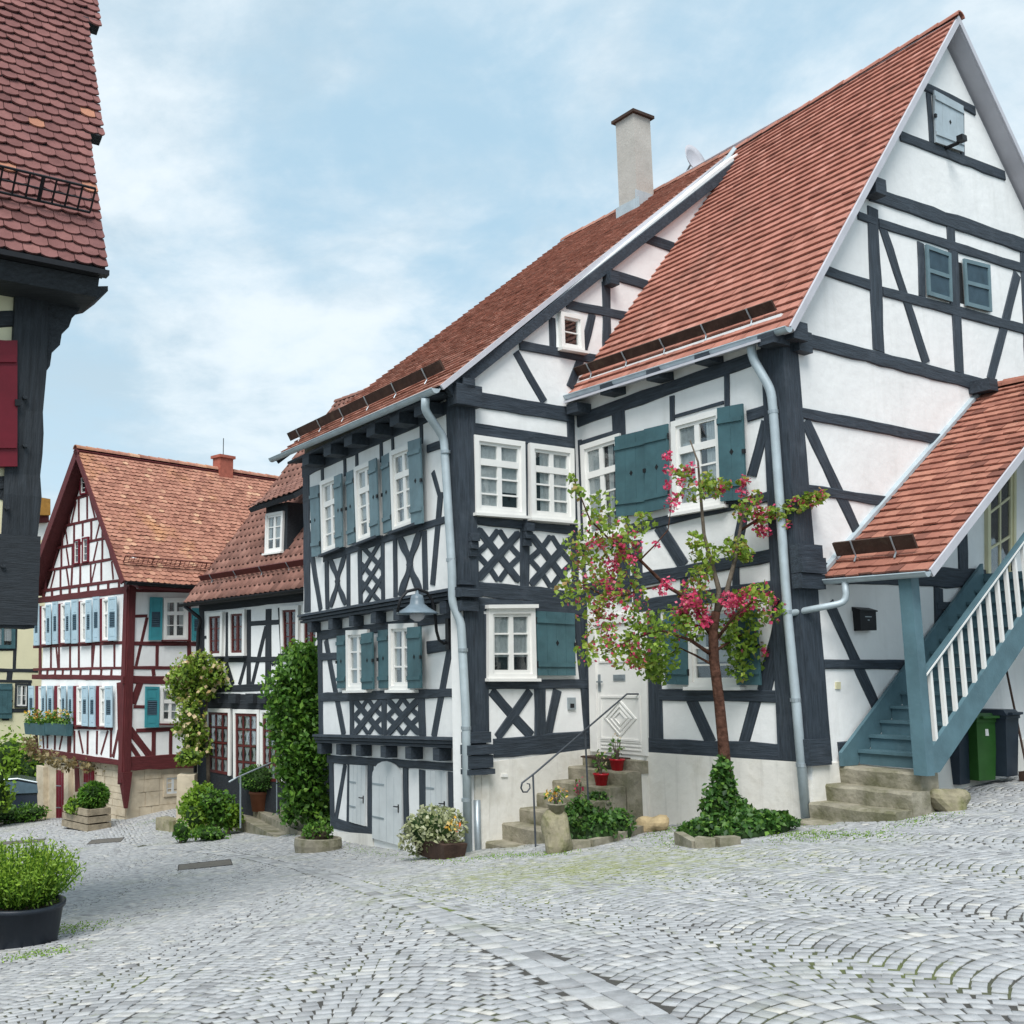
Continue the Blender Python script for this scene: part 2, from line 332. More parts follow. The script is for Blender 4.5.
def np_mesh(name, V, F, m, parent=None, tint=None, smooth=False):
    me = bpy.data.meshes.new(name); V = np.asarray(V, np.float32); F = np.asarray(F, np.int32)
    me.vertices.add(len(V)); me.vertices.foreach_set('co', V.ravel())
    k = F.shape[1]; me.loops.add(F.size); me.loops.foreach_set('vertex_index', F.ravel())
    me.polygons.add(len(F)); me.polygons.foreach_set('loop_start', np.arange(0, F.size, k, dtype=np.int32))
    me.update(calc_edges=True); me.validate()
    if tint is not None:
        a = me.attributes.new('tint', 'FLOAT', 'POINT'); a.data.foreach_set('value', np.asarray(tint, np.float32))
    if smooth: me.polygons.foreach_set('use_smooth', np.ones(len(me.polygons), bool))
    me.materials.append(M[m] if isinstance(m, str) else m)
    o = bpy.data.objects.new(name, me); col.objects.link(o)
    if parent is not None: o.parent = parent; o.matrix_parent_inverse = base_matrix(parent).inverted()
    return o

# ------------------------------------------------------------------ house-building helpers
_lay = [0]
def beam(F, x1, y1, x2, y2, w, parent, m='timber', kind=None, proud=.02, w2=None, wm=None, n0=-.03, jit=.085):
    """a hewn timber on facade F between two surveyed points; w = thickness in the photo's pixels"""
    a = Vector(F.uw(x1, y1)); b = Vector(F.uw(x2, y2)); d = (b-a); ln = d.length; d.normalize(); pr = Vector((-d.y, d.x))
    t = Vector((x2-x1, y2-y1)); t.normalize(); q = Vector((-t.y, t.x))
    def wid(x, y, wp): return abs((Vector(F.uw(x+q.x*wp/2, y+q.y*wp/2))-Vector(F.uw(x-q.x*wp/2, y-q.y*wp/2))).dot(pr))
    wa = wm or wid(x1, y1, w); wb = wm or wid(x2, y2, w2 or w)
    _lay[0] = (_lay[0]+1) % 5
    dirn = abs(d.x)
    if kind is None: kind = 'beam' if dirn > .85 else ('post' if dirn < .22 else 'brace')
    pr_n = proud+{'beam': .0065, 'post': .0, 'brace': -.0055}[kind]+_lay[0]*.0009
    k = max(2, int(ln/.35)); mb = MB(); vs_ = []; gr = []; rn = random.Random(int(x1*7+y1*13+x2*3)); off = rn.uniform(0, 40)
    for i in range(k+1):
        s_ = i/k; c_ = a.lerp(b, s_); ww = (wa+(wb-wa)*s_)/2*(1+rn.uniform(-jit, jit)); sh = rn.uniform(-1, 1)*ww*jit*.7; nn = pr_n*(1+rn.uniform(-.12, .12)); ch = min(.012, ww*.2)
        for (o_, n_) in ((-ww, n0), (-ww, nn-ch), (-ww+ch, nn), (ww-ch, nn), (ww, nn-ch), (ww, n0)):
            p = c_+pr*(o_+sh); vs_.append(F.P(p.x, p.y, n_)); gr.append((s_*ln+off, o_, n_+off))
    fs = []
    for i in range(k):
        for j in range(6): fs.append((i*6+j, i*6+(j+1) % 6, (i+1)*6+(j+1) % 6, (i+1)*6+j))
    fs += [tuple(range(5, -1, -1)), tuple(k*6+j for j in range(6))]
    mb.add(vs_, fs, gr)
    return mb.build(kind, m, parent)
def beams(F, rows, parent, m='timber', **kw):
    for r in rows:
        kd = r[5] if len(r) > 5 else None
        beam(F, *r[:5], parent, m, kind=kd, **kw)
def slab(F, pts, parent, name='wall', m='plaster', n0=-.28, n1=0.0, px=False):
    uw = [F.uw(*p) for p in pts] if px else pts
    mb = MB(); mb.poly([F.P(u, w, n1) for u, w in uw], F.N*(n0-n1)); return mb.build(name, m, parent)
class Quad:
    """photo quad TL,TR,BR,BL on a facade -> local metres (x right, y down)"""
    def __init__(s, F, q, n=0):
        s.F = F; s.q = [Vector(F.uw(*p, n)) for p in q]; s.n = n
        s.w = ((s.q[1]-s.q[0]).length+(s.q[2]-s.q[3]).length)/2; s.h = ((s.q[3]-s.q[0]).length+(s.q[2]-s.q[1]).length)/2
    def p(s, x, y, n):
        a, b = x/s.w, y/s.h; t = s.q[0].lerp(s.q[1], a); u = s.q[3].lerp(s.q[2], a); r = t.lerp(u, b)
        return s.F.P(r.x, r.y, s.n+n)
    def box(s, mb, x0, x1, y0, y1, n0, n1):
        mb.hexa([s.p(x0, y0, n0), s.p(x1, y0, n0), s.p(x1, y1, n0), s.p(x0, y1, n0)], [s.p(x0, y0, n1), s.p(x1, y0, n1), s.p(x1, y1, n1), s.p(x0, y1, n1)],
                [(y, x, z) for z in (n0, n1) for x, y in ((x0, y0), (x1, y0), (x1, y1), (x0, y1))])
def window(F, q, parent, casing='white', sash='white', top=.30, rows=3, cols=2, cw=.09, sill=True, n=0, curtains=True, deep=.075, label=None, hood=False, dark='inside'):
    Q = Quad(F, q, n); W_, H_ = Q.w, Q.h; cw = min(cw, W_*.14)
    mb = MB()
    for a in ((0, cw, 0, H_), (W_-cw, W_, 0, H_), (cw, W_-cw, 0, cw), (cw, W_-cw, H_-cw*.8, H_)): Q.box(mb, *a, -.02, deep)
    if hood: Q.box(mb, -.03, W_+.03, -.055, .004, -.02, deep+.05)
    o = mb.build('window', casing, parent)
    if label: o['label'] = label
    ix0, ix1, iy0, iy1 = cw, W_-cw, cw, H_-cw*.8; sw = min(.05, W_*.07); nb = deep*.62
    mb = MB(); cols = max(1, cols); xm = (ix0+ix1)/2; yt = iy0+(iy1-iy0)*top if top else iy0
    for a in ((ix0, ix0+sw, iy0, iy1), (ix1-sw, ix1, iy0, iy1), (ix0+sw, ix1-sw, iy0, iy0+sw), (ix0+sw, ix1-sw, iy1-sw*1.3, iy1)): Q.box(mb, *a, -.015, nb)
    if cols >= 2: Q.box(mb, xm-sw*.9, xm+sw*.9, iy0+sw, iy1-sw*1.3, -.015, nb-.003)
    if top: Q.box(mb, ix0+sw, ix1-sw, yt-sw*1.1, yt+sw*1.1, -.015, nb+.006)
    if cols >= 3:
        for k in range(1, cols):
            if k*2 == cols: continue
            x = ix0+(ix1-ix0)*k/cols; Q.box(mb, x-sw*.3, x+sw*.3, iy0+sw, iy1-sw, .005, nb-.012)
    for k in range(1, rows):
        y = yt+(iy1-yt)*k/rows; Q.box(mb, ix0+sw, ix1-sw, y-sw*.28, y+sw*.28, .005, nb-.010)
    mb.build('sash', sash, o)
    mb = MB(); Q.box(mb, ix0, ix1, iy0, iy1, nb-.028, nb-.022); mb.build('pane', 'glass', o)
    mb = MB(); Q.box(mb, ix0, ix1, iy0, iy1, .001, .004); mb.build('opening_shade', dark, o)  # flat dark sheet; the room's shade is only its colour
    if curtains:
        mb = MB(); rn = random.Random(int(q[0][0]*11+q[0][1])); spans = [(ix0+sw*.5, xm-sw*.4), (xm+sw*.4, ix1-sw*.5)]
        for (a, b) in spans:
            full = rn.random() < .75; fr = 1 if full else rn.uniform(.4, .65)
            x0, x1 = (a, a+(b-a)*fr) if a < xm-.01 and rn.random() < .5 else (b-(b-a)*fr, b)
            y0 = iy0+.02; y1 = iy1-rn.choice((.04, .04, (iy1-iy0)*.28)); kk = 14; vs_ = []; fs = []
            for i in range(kk+1):
                x = x0+(x1-x0)*i/kk; nn = max(.011, nb-.052)+.006*math.sin(i*1.9+rn.uniform(-.3, .3))
                vs_ += [Q.p(x, y0, nn), Q.p(x, y1, nn)]
            fs = [(2*i, 2*i+2, 2*i+3, 2*i+1) for i in range(kk)]
            mb.add(vs_, fs)
        mb.build('curtain', 'curtain', o, smooth=True)
    if sill:
        mb = MB(); Q.box(mb, -.04, W_+.04, H_-.002, H_+.045, -.02, deep+.06); mb.build('sill', sill if isinstance(sill, str) else casing, o)
    return o
def shutter(F, q, parent, m='teal', n=.045, hole=True, hinge=0, name='shutter', louvre=False, swing=0.0):
    Q = Quad(F, q, 0); W_, H_ = Q.w, Q.h
    def nn(x): return n+swing*x
    mb = MB(); k = 1 if louvre else max(2, int(round(W_/.2)))
    def bx(mb_, x0, x1, y0, y1, a, b):
        mb_.hexa([Q.p(x0, y0, nn(x0)+a), Q.p(x1, y0, nn(x1)+a), Q.p(x1, y1, nn(x1)+a), Q.p(x0, y1, nn(x0)+a)], [Q.p(x0, y0, nn(x0)+b), Q.p(x1, y0, nn(x1)+b), Q.p(x1, y1, nn(x1)+b), Q.p(x0, y1, nn(x0)+b)],
                 [(y, x, z) for z in (a, b) for x, y in ((x0, y0), (x1, y0), (x1, y1), (x0, y1))])
    if louvre:
        fr = min(.07, W_*.2)
        for a in ((0, fr, 0, H_), (W_-fr, W_, 0, H_), (fr, W_-fr, 0, fr), (fr, W_-fr, H_-fr, H_)): bx(mb, *a, 0, .035)
        if louvre == 'full': ya, yb = fr, H_-fr; bx(mb, fr, W_-fr, H_*.5-fr*.5, H_*.5+fr*.5, .001, .034)
        else:
            ya, yb = H_*.34, H_*.70; bx(mb, fr, W_-fr, fr, ya, .002, .022); bx(mb, fr, W_-fr, yb, H_-fr, .002, .022)
            bx(mb, fr*1.6, W_-fr*1.6, fr*1.8, ya-fr*.9, .01, .030); bx(mb, fr*1.6, W_-fr*1.6, yb+fr*.9, H_-fr*1.8, .01, .030)
        o = mb.build(name, m, parent)
        mb = MB(); ns = max(5, int((yb-ya)/.06)); bx(mb, fr, W_-fr, ya, yb, .0, .004)
        if louvre == 'full':
            for i in range(18): x = fr+(W_-2*fr)*(i+.3)/18; bx(mb, x, x+(W_-2*fr)/18*.5, ya, yb, .006, .020)
            ns = 0
        for i in range(ns):
            y = ya+(yb-ya)*(i+.2)/ns; y2 = y+(yb-ya)/ns*.55
            mb.hexa([Q.p(fr, y, nn(fr)+.006), Q.p(W_-fr, y, nn(W_-fr)+.006), Q.p(W_-fr, y2, nn(W_-fr)+.026), Q.p(fr, y2, nn(fr)+.026)], [Q.p(fr, y, nn(fr)+.012), Q.p(W_-fr, y, nn(W_-fr)+.012), Q.p(W_-fr, y2, nn(W_-fr)+.032), Q.p(fr, y2, nn(fr)+.032)])
        mb.build('louvre', 'louvre', o)
        return o
    for i in range(k): bx(mb, W_*i/k+(.004 if i else 0), W_*(i+1)/k, 0, H_, 0, .030+.001*(i % 2))
    o = mb.build(name, m, parent)
    for y in (H_*.15, H_*.83): mb = MB(); bx(mb, .0, W_*.97, y-.035, y+.035, .028, .052); mb.build('ledge', m, o)
    mb = MB()
    if hole:
        cx, cy, a = W_*.52, H_*.49, .05
        mb.add([Q.p(cx, cy-a, nn(cx)+.033), Q.p(cx+a*.75, cy, nn(cx)+.033), Q.p(cx, cy+a, nn(cx)+.033), Q.p(cx-a*.75, cy, nn(cx)+.033)], [(0, 1, 2, 3)])
        mb.build('dark_diamond', 'inside', o)  # flat dark diamond, a hole's shade put in as colour
    mb = MB(); x = 0 if hinge == 0 else W_
    for y in (H_*.15, H_*.83): mb = MB(); mb.tube([Q.p(x, y-.05, nn(x)+.02), Q.p(x, y+.05, nn(x)+.02)], .016, 6); mb.build('hinge', 'iron', o)
    mb = MB(); x2 = W_-x; bx(mb, x2-.025, x2+.025, H_*.5-.03, H_*.5+.03, .02, .05)
    mb.build('catch', 'iron', o)
    return o
def lattice(F, q, parent, m='timber', style='diamond', n=.018, wd=.085):
    """carved parapet panel: curved crossing timbers, one mesh"""
    Q = Quad(F, q, 0); W_, H_ = Q.w, Q.h; mb = MB()
    def strip(fn, w0=wd, k=14, dn=0.0):
        vs_ = []; gr = []
        for i in range(k+1):
            t = i/k; x, y = fn(t); x2, y2 = fn(min(1, t+.01)); x1, y1 = fn(max(0, t-.01)); tx, ty = x2-x1, y2-y1; l = math.hypot(tx, ty) or 1; nx, ny = -ty/l, tx/l
            w_ = w0/2 if not callable(w0) else w0(t)/2
            for sx, nn in ((-1, -.02), (-1, n+dn), (1, n+dn), (1, -.02)):
                px_, py_ = min(W_, max(0, x+nx*w_*sx)), min(H_, max(0, y+ny*w_*sx)); vs_.append(Q.p(px_, py_, nn)); gr.append((t*H_*1.4, sx*w_, nn))
        fs = [(i*4+j, i*4+(j+1) % 4, (i+1)*4+(j+1) % 4, (i+1)*4+j) for i in range(k) for j in range(4)]+[(3, 2, 1, 0), tuple(k*4+j for j in range(4))]
        mb.add(vs_, fs, gr)
    if style == 'diamond':   # St Andrew's cross with four curved arcs turned to the corners
        strip(lambda t: (W_*t, H_*(1-t)), wd*1.35, dn=.004); strip(lambda t: (W_*t, H_*t), wd*1.35)
        b = .07
        strip(lambda t: (W_*(.5*t+b*math.sin(math.pi*t)*.25), H_*(.5-.5*t+ .0)+H_*b*math.sin(math.pi*t)*.35), wd, dn=-.003)
        strip(lambda t: (W_*(1-.5*t-b*math.sin(math.pi*t)*.25), H_*(.5-.5*t)+H_*b*math.sin(math.pi*t)*.35), wd, dn=-.004)
        strip(lambda t: (W_*(.5*t+b*math.sin(math.pi*t)*.25), H_*(.5+.5*t)-H_*b*math.sin(math.pi*t)*.35), wd, dn=-.005)
        strip(lambda t: (W_*(1-.5*t-b*math.sin(math.pi*t)*.25), H_*(.5+.5*t)-H_*b*math.sin(math.pi*t)*.35), wd, dn=-.006)
    elif style == 'trellis':
        for k in range(3):
            a = (k)/3
            strip(lambda t, a=a: (W_*t, H_*(a+(1/3+.16)*(t if a < .6 else t*.95))-H_*.05), wd*.9, dn=.001*k)
            strip(lambda t, a=a: (W_*(1-t), H_*(a+(1/3+.16)*t)-H_*.05), wd*.9, dn=.004+.001*k)
    else:                    # 'cross': two curved timbers meeting at a knot
        for sg in (1, -1):
            strip(lambda t, sg=sg: (W_*(.5+sg*(.40*math.cos(math.pi*min(1, t*1.0))*(1 if abs(t-.5) > .0 else 0))*(abs(2*t-1)**.7 if True else 1)), H_*t), lambda t: wd*(1.0+.35*math.sin(3*math.pi*t)**2), k=20, dn=.004 if sg > 0 else 0)
        c = .11
        mb.poly([Q.p(W_/2, H_*.5-c*1.3, n+.008), Q.p(W_/2+c, H_*.5, n+.008), Q.p(W_/2, H_*.5+c*1.3, n+.008), Q.p(W_/2-c, H_*.5, n+.008)], -F.N*.03)
    return mb.build('lattice_panel', m, parent)
def tiles(name, EL, ER, RR, RL, m, tw, ex, parent, style='flat', th=.022, deck='soffit', dth=.10, ext=None, seed=1, deckname='roof_deck', jitter=1.0):
    """a roof slope of separate lapped tiles over a deck; EL,ER eave ends, RR,RL ridge ends"""
    EL, ER, RR, RL = (np.array(p, float) for p in (EL, ER, RR, RL)); rn = np.random.default_rng(seed)
    nrm = np.cross(ER-EL, RL-EL); nrm /= np.linalg.norm(nrm)
    if nrm[2] < 0: nrm = -nrm
    hl = (np.linalg.norm(RL-EL)+np.linalg.norm(RR-ER))/2; wl = (np.linalg.norm(ER-EL)+np.linalg.norm(RR-RL))/2
    nr = max(1, round(hl/ex)); nc = max(1, round(wl/tw))
    def Q(s, t): 
        s = np.asarray(s)[..., None]; t = np.asarray(t)[..., None]
        return (EL*(1-s)+ER*s)*(1-t)+(RL*(1-s)+RR*s)*t
    S0 = []; S1 = []; T0 = []; T1 = []
    for r in range(nr):
        e0, e1 = (0, 1) if ext is None else ext(r/nr)
        o = .5*(r % 2); js = np.arange(-1, nc+1)+o
        a = js/nc; b = (js+1)/nc; a = np.clip(a, e0, e1); b = np.clip(b, e0, e1); k = (b-a) > .12/nc
        S0.append(a[k]); S1.append(b[k]); T0.append(np.full(k.sum(), r/nr)); T1.append(np.full(k.sum(), (r+1.12)/nr))
    S0, S1, T0, T1 = map(np.concatenate, (S0, S1, T0, T1)); T1 = np.minimum(T1, 1.0); n = len(S0)
    gap = .0035/wl; S0 = S0+gap; S1 = S1-gap; T0 = T0-.006/hl+rn.normal(0, .0035*jitter, n)/hl
    tnt = np.clip(rn.normal(.5, .2, n), 0, 1); tnt[rn.random(n) < .012] = 1.0; tnt[rn.random(n) < .03] = 0
    up = th*1.55+rn.normal(0, .0025*jitter, n); dn_ = np.full(n, .004); tl = rn.normal(0, .002*jitter, n)
    if style == 'pan':
        K = 7; xs = np.linspace(0, 1, K); V = []; 
        prof = .021*np.sin(xs*2*np.pi-.6)
        for (T, base) in ((T0, up), (T1, dn_)):
            for i, x in enumerate(xs):
                V.append(Q(S0+(S1-S0)*x, T)+nrm*(base+prof[i]+.03)[:, None])
        for i, x in enumerate(xs): V.append(Q(S0+(S1-S0)*x, T0)+nrm*(up+prof[i]+.03-th)[:, None])
        V = np.stack(V, 1); f = []
        for i in range(K-1): f += [(i, i+1, K+i+1, K+i), (2*K+i, 2*K+i+1, i+1, i)]
        f = np.array(f); nv = 3*K
    else:
        if style == 'round': bx_ = [(0, .24), (.25, .05), (.5, 0), (.75, .05), (1, .24)]
        else: bx_ = [(0, 0), (.5, 0), (1, 0)]
        K = len(bx_); V = []; e_t = ex/hl
        for lift in (0, -th):
            for (x, d) in bx_:
                V.append(Q(S0+(S1-S0)*x, T0+d*e_t*.8)+nrm*(up+lift+tl*(x*2-1))[:, None])
            for x in (0, 1): V.append(Q(S0+(S1-S0)*x, T1)+nrm*(dn_+lift*.6)[:, None])
        V = np.stack(V, 1); nv = 2*(K+2); f = []
        if K == 3: f += [(0, 1, 4, 3), (1, 2, 4, 4)]
        # top as quads fan between bottom edge and the two upper corners
        f = []
        a, b = K, K+1; mid = K//2
        for i in range(mid): f.append((i, i+1, a, a))
        f.append((mid, b, a, a))
        for i in range(mid, K-1): f.append((i, i+1, b, b))
        for i in range(K-1): f.append((i, nv//2+i, nv//2+i+1, i+1))
        f += [(0, a, nv//2+a, nv//2), (K-1, nv//2+K-1, nv//2+b, b)]
        f = np.array(f)
    Vv = V.reshape(-1, 3); tint = np.repeat(tnt, nv)
    faces = (np.arange(n)[:, None, None]*nv+f[None]).reshape(-1, 4)
    me = bpy.data.meshes.new(name); fl = [tuple(dict.fromkeys(q)) for q in faces.tolist()]; me.from_pydata(Vv.tolist(), [], fl)
    a = me.attributes.new('tint', 'FLOAT', 'POINT'); a.data.foreach_set('value', tint.astype(np.float32))
    if style == 'pan': me.polygons.foreach_set('use_smooth', [True]*len(me.polygons))
    me.materials.append(M[m]); o = bpy.data.objects.new(name, me); col.objects.link(o); o.parent = parent; o.matrix_parent_inverse = base_matrix(parent).inverted()
    if deck:
        K = 9; g = np.linspace(0, 1, K); S_, T_ = np.meshgrid(g, g, indexing='ij'); top = (Q(S_.ravel(), T_.ravel())-nrm*.014); bot = top-nrm*(dth-.014); mb = MB(); fs = []
        for i in range(K-1):
            for j in range(K-1):
                a_ = i*K+j; fs += [(a_, a_+1, a_+K+1, a_+K), (a_+K*K, a_+K+K*K, a_+K+1+K*K, a_+1+K*K)]
        rim = [i for i in range(K)]+[i*K+K-1 for i in range(1, K)]+[(K-1)*K+j for j in range(K-2, -1, -1)]+[i*K for i in range(K-2, 0, -1)]
        for i in range(len(rim)): p_, q_ = rim[i], rim[(i+1) % len(rim)]; fs.append((p_, q_, q_+K*K, p_+K*K))
        mb.add(np.concatenate([top, bot]).tolist(), fs); mb.build(deckname, deck, o)
    return o, Vector(nrm)
def ridge(a, b, m, parent, r=.11, step=.36, seed=3):
    a, b = Vector(a), Vector(b); ln = (b-a).length; k = max(1, int(ln/step)); rn = random.Random(seed); d = (b-a)/k
    hz = Vector((0, 0, 1)); sd_ = d.cross(hz).normalized(); upv = sd_.cross(d).normalized(); mb = MB()
    for i in range(k):
        r0 = r*(1.08+rn.uniform(-.03, .03)); r1 = r*.94; p0 = a+d*(i-.06); p1 = a+d*(i+1); vs_ = []; j = 7
        for (p, rr) in ((p0, r0), (p1, r1), (p1, r1-.02), (p0, r0-.025)):
            for q in range(j):
                t = math.pi*(q/(j-1)); vs_.append(p+sd_*math.cos(t)*rr+upv*(math.sin(t)*rr-.03))
        fs = [(c*j+q, c*j+q+1, ((c+1) % 4)*j+q+1, ((c+1) % 4)*j+q) for c in range(4) for q in range(j-1)]
        mb.add(vs_, fs, tint=min(1, max(0, rn.gauss(.5, .2))))
    return mb.build('ridge_tiles', m, parent)
def leaves(name, C, size, m, parent=None, tint=None, up=.35, aspect=.62, seed=5, var=.35, fold=.22):
    """leaf cards: each a folded diamond of two quads"""
    C = np.asarray(C, float); n = len(C); rn = np.random.default_rng(seed)
    d = rn.normal(size=(n, 3)); d[:, 2] -= .35; d /= np.linalg.norm(d, axis=1)[:, None]
    nr = rn.normal(size=(n, 3)); nr[:, 2] += up*3; nr[:, 1] -= up; nr -= d*(nr*d).sum(1)[:, None]; nr /= np.linalg.norm(nr, axis=1)[:, None]
    sd_ = np.cross(d, nr); s = size*(1+rn.uniform(-var, var, n))[:, None]
    b = C-d*s*.5; t = C+d*s*.5; l = C+sd_*s*aspect*.5+nr*s*fold*.5-d*s*.05; r = C-sd_*s*aspect*.5+nr*s*fold*.5-d*s*.05; 
    V = np.stack([b, l, t, r, C-nr*s*.02], 1).reshape(-1, 3)
    f = np.array([(0, 4, 2, 1), (0, 3, 2, 4)]); F_ = (np.arange(n)[:, None, None]*5+f[None]).reshape(-1, 4)
    if tint is None: tint = np.clip(rn.normal(.5, .22, n), 0, 1)
    return np_mesh(name, V, F_, m, parent, np.repeat(tint, 5))
def cloud(rn, c, r, n, shell=.5):
    """points in an ellipsoid, biased to its skin"""
    d = rn.normal(size=(n, 3)); d /= np.linalg.norm(d, axis=1)[:, None]; k = rn.random(n)**(1/3*(1-shell)+.02)
    return np.asarray(c)+d*k[:, None]*np.asarray(r)
# ================================================================== THE BLUE-GREY HALF-TIMBERED HOUSE
MH = thing('half_timbered_house', 'white half timbered house with blue grey beams and teal shutters behind the pink flowering tree', 'house', G.P(0, 0, H(C0.x, C0.y)))
BASEZ = -3.2
# roof corners
uR, zR = G.uw(957, 17, .25); R0 = G.P(uR, zR, .25); RP = Fac(R0, -30.5)
R1 = RP.px(735, 151); R2 = RP.px(563, 241)
eu, ez = G.uw(789, 327, .25)                      # main eave at the gable verge (eu < 0: overhangs the wall)
ER_main = G.P(eu, ez, .25); FE = Fac(ER_main, -30.5)
EL_main = FE.px(558, 399)
wu, wz = W.uw(440, 386, .2); ER_wing = W.P(wu, wz, .2); FEw = Fac(ER_wing, -25.3)
EL_wing = FEw.px(275, 458); R1w = RP.px(729, 154)
def refl(p):      # mirror over the ridge plane
    d = (p-RP.O).dot(RP.N); return p-RP.N*2*d
# walls
slab(A, [(-.02, BASEZ), (uA+.3, BASEZ), (uA+.3, ez+.30), (-.02, ez+.30)], MH)
ug = 2*uR
slab(G, [(.001, BASEZ), (ug, BASEZ), (ug, ez+.05), (uR, zR-.32), (.001, ez+.12)], MH)
zapW = W.uw(728, 160, .2)
slab(W, [(uWc+.002, BASEZ), (uA*0+5.0, BASEZ), (5.0, zR-1.0), (uR-.3, zR-.62), (wu+.33, wz+.10), (uWc+.002, wz+.05)], MH)
uFl = F2.uw(304, 540)[0]; uF1 = F1.uw(319, 690)[0]; uF0 = F0.uw(330.5, 800)[0]
jz2 = lambda u: F2.uw(462, 587)[1]+(F2.uw(304, 615)[1]-F2.uw(462, 587)[1])*u/uFl
jz1 = lambda u: F1.uw(459, 737)[1]+(F1.uw(318, 735)[1]-F1.uw(459, 737)[1])*u/uF1
slab(F2, [(.06, jz2(0)-.05), (uFl, jz2(uFl)-.05), (uFl, wz+.3), (.06, wz+.3)], MH, n0=-.45)
slab(F1, [(.06, jz1(0)-.05), (uF1, jz1(uF1)-.05), (uF1, jz2(uF1)+.1), (.06, jz2(0)+.1)], MH, n0=-.4)
slab(F0, [(.05, BASEZ), (uF0, BASEZ), (uF0, jz1(uF0)+.05), (.05, jz1(0)+.05)], MH, n0=-.3)
slab(F1, [(.8, jz1(0)-.04), (uF1-.002, jz1(uF1)-.04), (uF1-.002, jz2(uF1)+.05), (.8, jz2(0)+.05)], MH, n0=-5, n1=-.39)
slab(F0, [(.8, BASEZ), (uF0-.002, BASEZ), (uF0-.002, jz1(uF0)+.02), (.8, jz1(0)+.02)], MH, n0=-5, n1=-.29)
# far and back walls
PF = F2.P(uFl, 0); Bk = Fac(G.P(ug, 0), -30.5)
Fend = Fac(PF, 61)
mb = MB(); q0 = F2.P(uFl, 0, -.01); q1 = refl(q0)-RP.U*1.2
mid = (q0+q1)/2
zj_ = Vector((0, 0, jz2(uFl)-.04))
mb.poly([q0+zj_, q1+zj_, q1+Vector((0, 0, 5.8)), Vector((R2.x, R2.y, R2.z-.35)), q0+Vector((0, 0, wz))], RP.U*-.25); mb.build('wall', 'plaster', MH)
mb = MB(); b0 = G.P(ug, 0); b1 = b0+RP.U*10.2; mb.poly([b0+Vector((0, 0, BASEZ)), b1+Vector((0, 0, BASEZ)), b1+Vector((0, 0, ez)), b0+Vector((0, 0, ez))], RP.N*.25); mb.build('wall', 'plaster', MH)
# plinths (slightly battered render below the sills), 3 cm proud
def plinth(F, pts): slab(F, [F.uw(*p) for p in pts], MH, 'plinth', 'plinth', n0=-.1, n1=.035)
plinth(A, [(803, 762), (648, 752), (648, 900), (803, 900)])
plinth(W, [(474, 764), (594, 748), (640, 748), (640, 900), (474, 900)])
plinth(G, [(811, 765), (1060, 735), (1060, 900), (811, 900)])
plinth(F0, [(473.5, 775), (484, 775), (484, 900), (473.5, 900)])
slab(F0, [F0.uw(*p) for p in ((331, 831), (374, 834), (374, 900), (331, 900))], MH, 'plinth', 'plinth', n0=-.1, n1=.03)
slab(F0, [F0.uw(*p) for p in ((404.5, 838), (474, 838), (474, 900), (404.5, 900))], MH, 'plinth', 'plinth', n0=-.1, n1=.028)
# ---- roofs
o_main, nm = tiles('roof', EL_main, ER_main, R0, R1, 'roof_main', .19, .205, MH, th=.030, seed=11)
o_wing, nw = tiles('roof', EL_wing, ER_wing, R1w, R2, 'roof_wing', .19, .20, MH, th=.026, seed=12, deck='timber', dth=.07)
back = [refl(p) for p in (ER_main, EL_main, R1, R0)]
tiles('roof', refl(ER_main), refl(EL_main)+RP.U*6, R2, R0, 'roof_main', .19, .205, MH, th=.030, seed=13)
ridge(R0+RP.U*-.05, R1, 'roof_main', MH); ridge(R1, R2, 'roof_wing', MH, seed=5)
def verge(a, b, h, t, parent, m='soffit', nrm=None, out=None, name='verge_board'):
    a, b = Vector(a), Vector(b); d = (b-a).normalized(); up = (nrm-d*nrm.dot(d)).normalized(); o = out.normalized(); mb = MB()
    mb.hexa([a-up*h, b-up*h, b-up*h+o*t, a-up*h+o*t], [a+up*.01, b+up*.01, b+up*.01+o*t, a+up*.01+o*t]); return mb.build(name, m, parent)
verge(ER_main, R0, .09, .035, MH, nrm=nm, out=G.N)
verge(refl(ER_main), R0, .09, .035, MH, nrm=(nm-RP.N*2*nm.dot(RP.N)), out=G.N)
verge(ER_wing, R1w, .075, .035, MH, nrm=nw, out=W.N)
verge(EL_wing, R2, .15, .035, MH, nrm=nw, out=-W.N, m='timber')
# dark rafter under the wing's verge, against the gable wall
swr = (R1w.z-wz)/((R1w-W.O).dot(W.U)-wu); mb = MB(); a = W.P(wu+.20, wz+.20*swr-.095, .0); b = W.P(uR-.4, wz+(uR-.4-wu)*swr-.095, .0); upw = (nw-(b-a).normalized()*nw.dot((b-a).normalized())).normalized()
mb.hexa([a-upw*.20, b-upw*.20, b-upw*.20+W.N*.10, a-upw*.20+W.N*.10], [a-upw*.02, b-upw*.02, b-upw*.02+W.N*.10, a-upw*.02+W.N*.10]); mb.build('verge_rafter', 'timber', MH)
# lead flashing where the wing wall meets the main roof
mb = MB(); t0 = Vector(A.P(uA-.02, 0, .4)); a = EL_main+nm*.05-A.U*.02; b = R1+nm*.05-A.U*.02
mb.hexa([a, b, b-A.U*.10, a-A.U*.10], [a+nm*.05, b+nm*.05, b-A.U*.10+nm*.02, a-A.U*.10+nm*.02]); mb.build('flashing', 'zinc', MH)
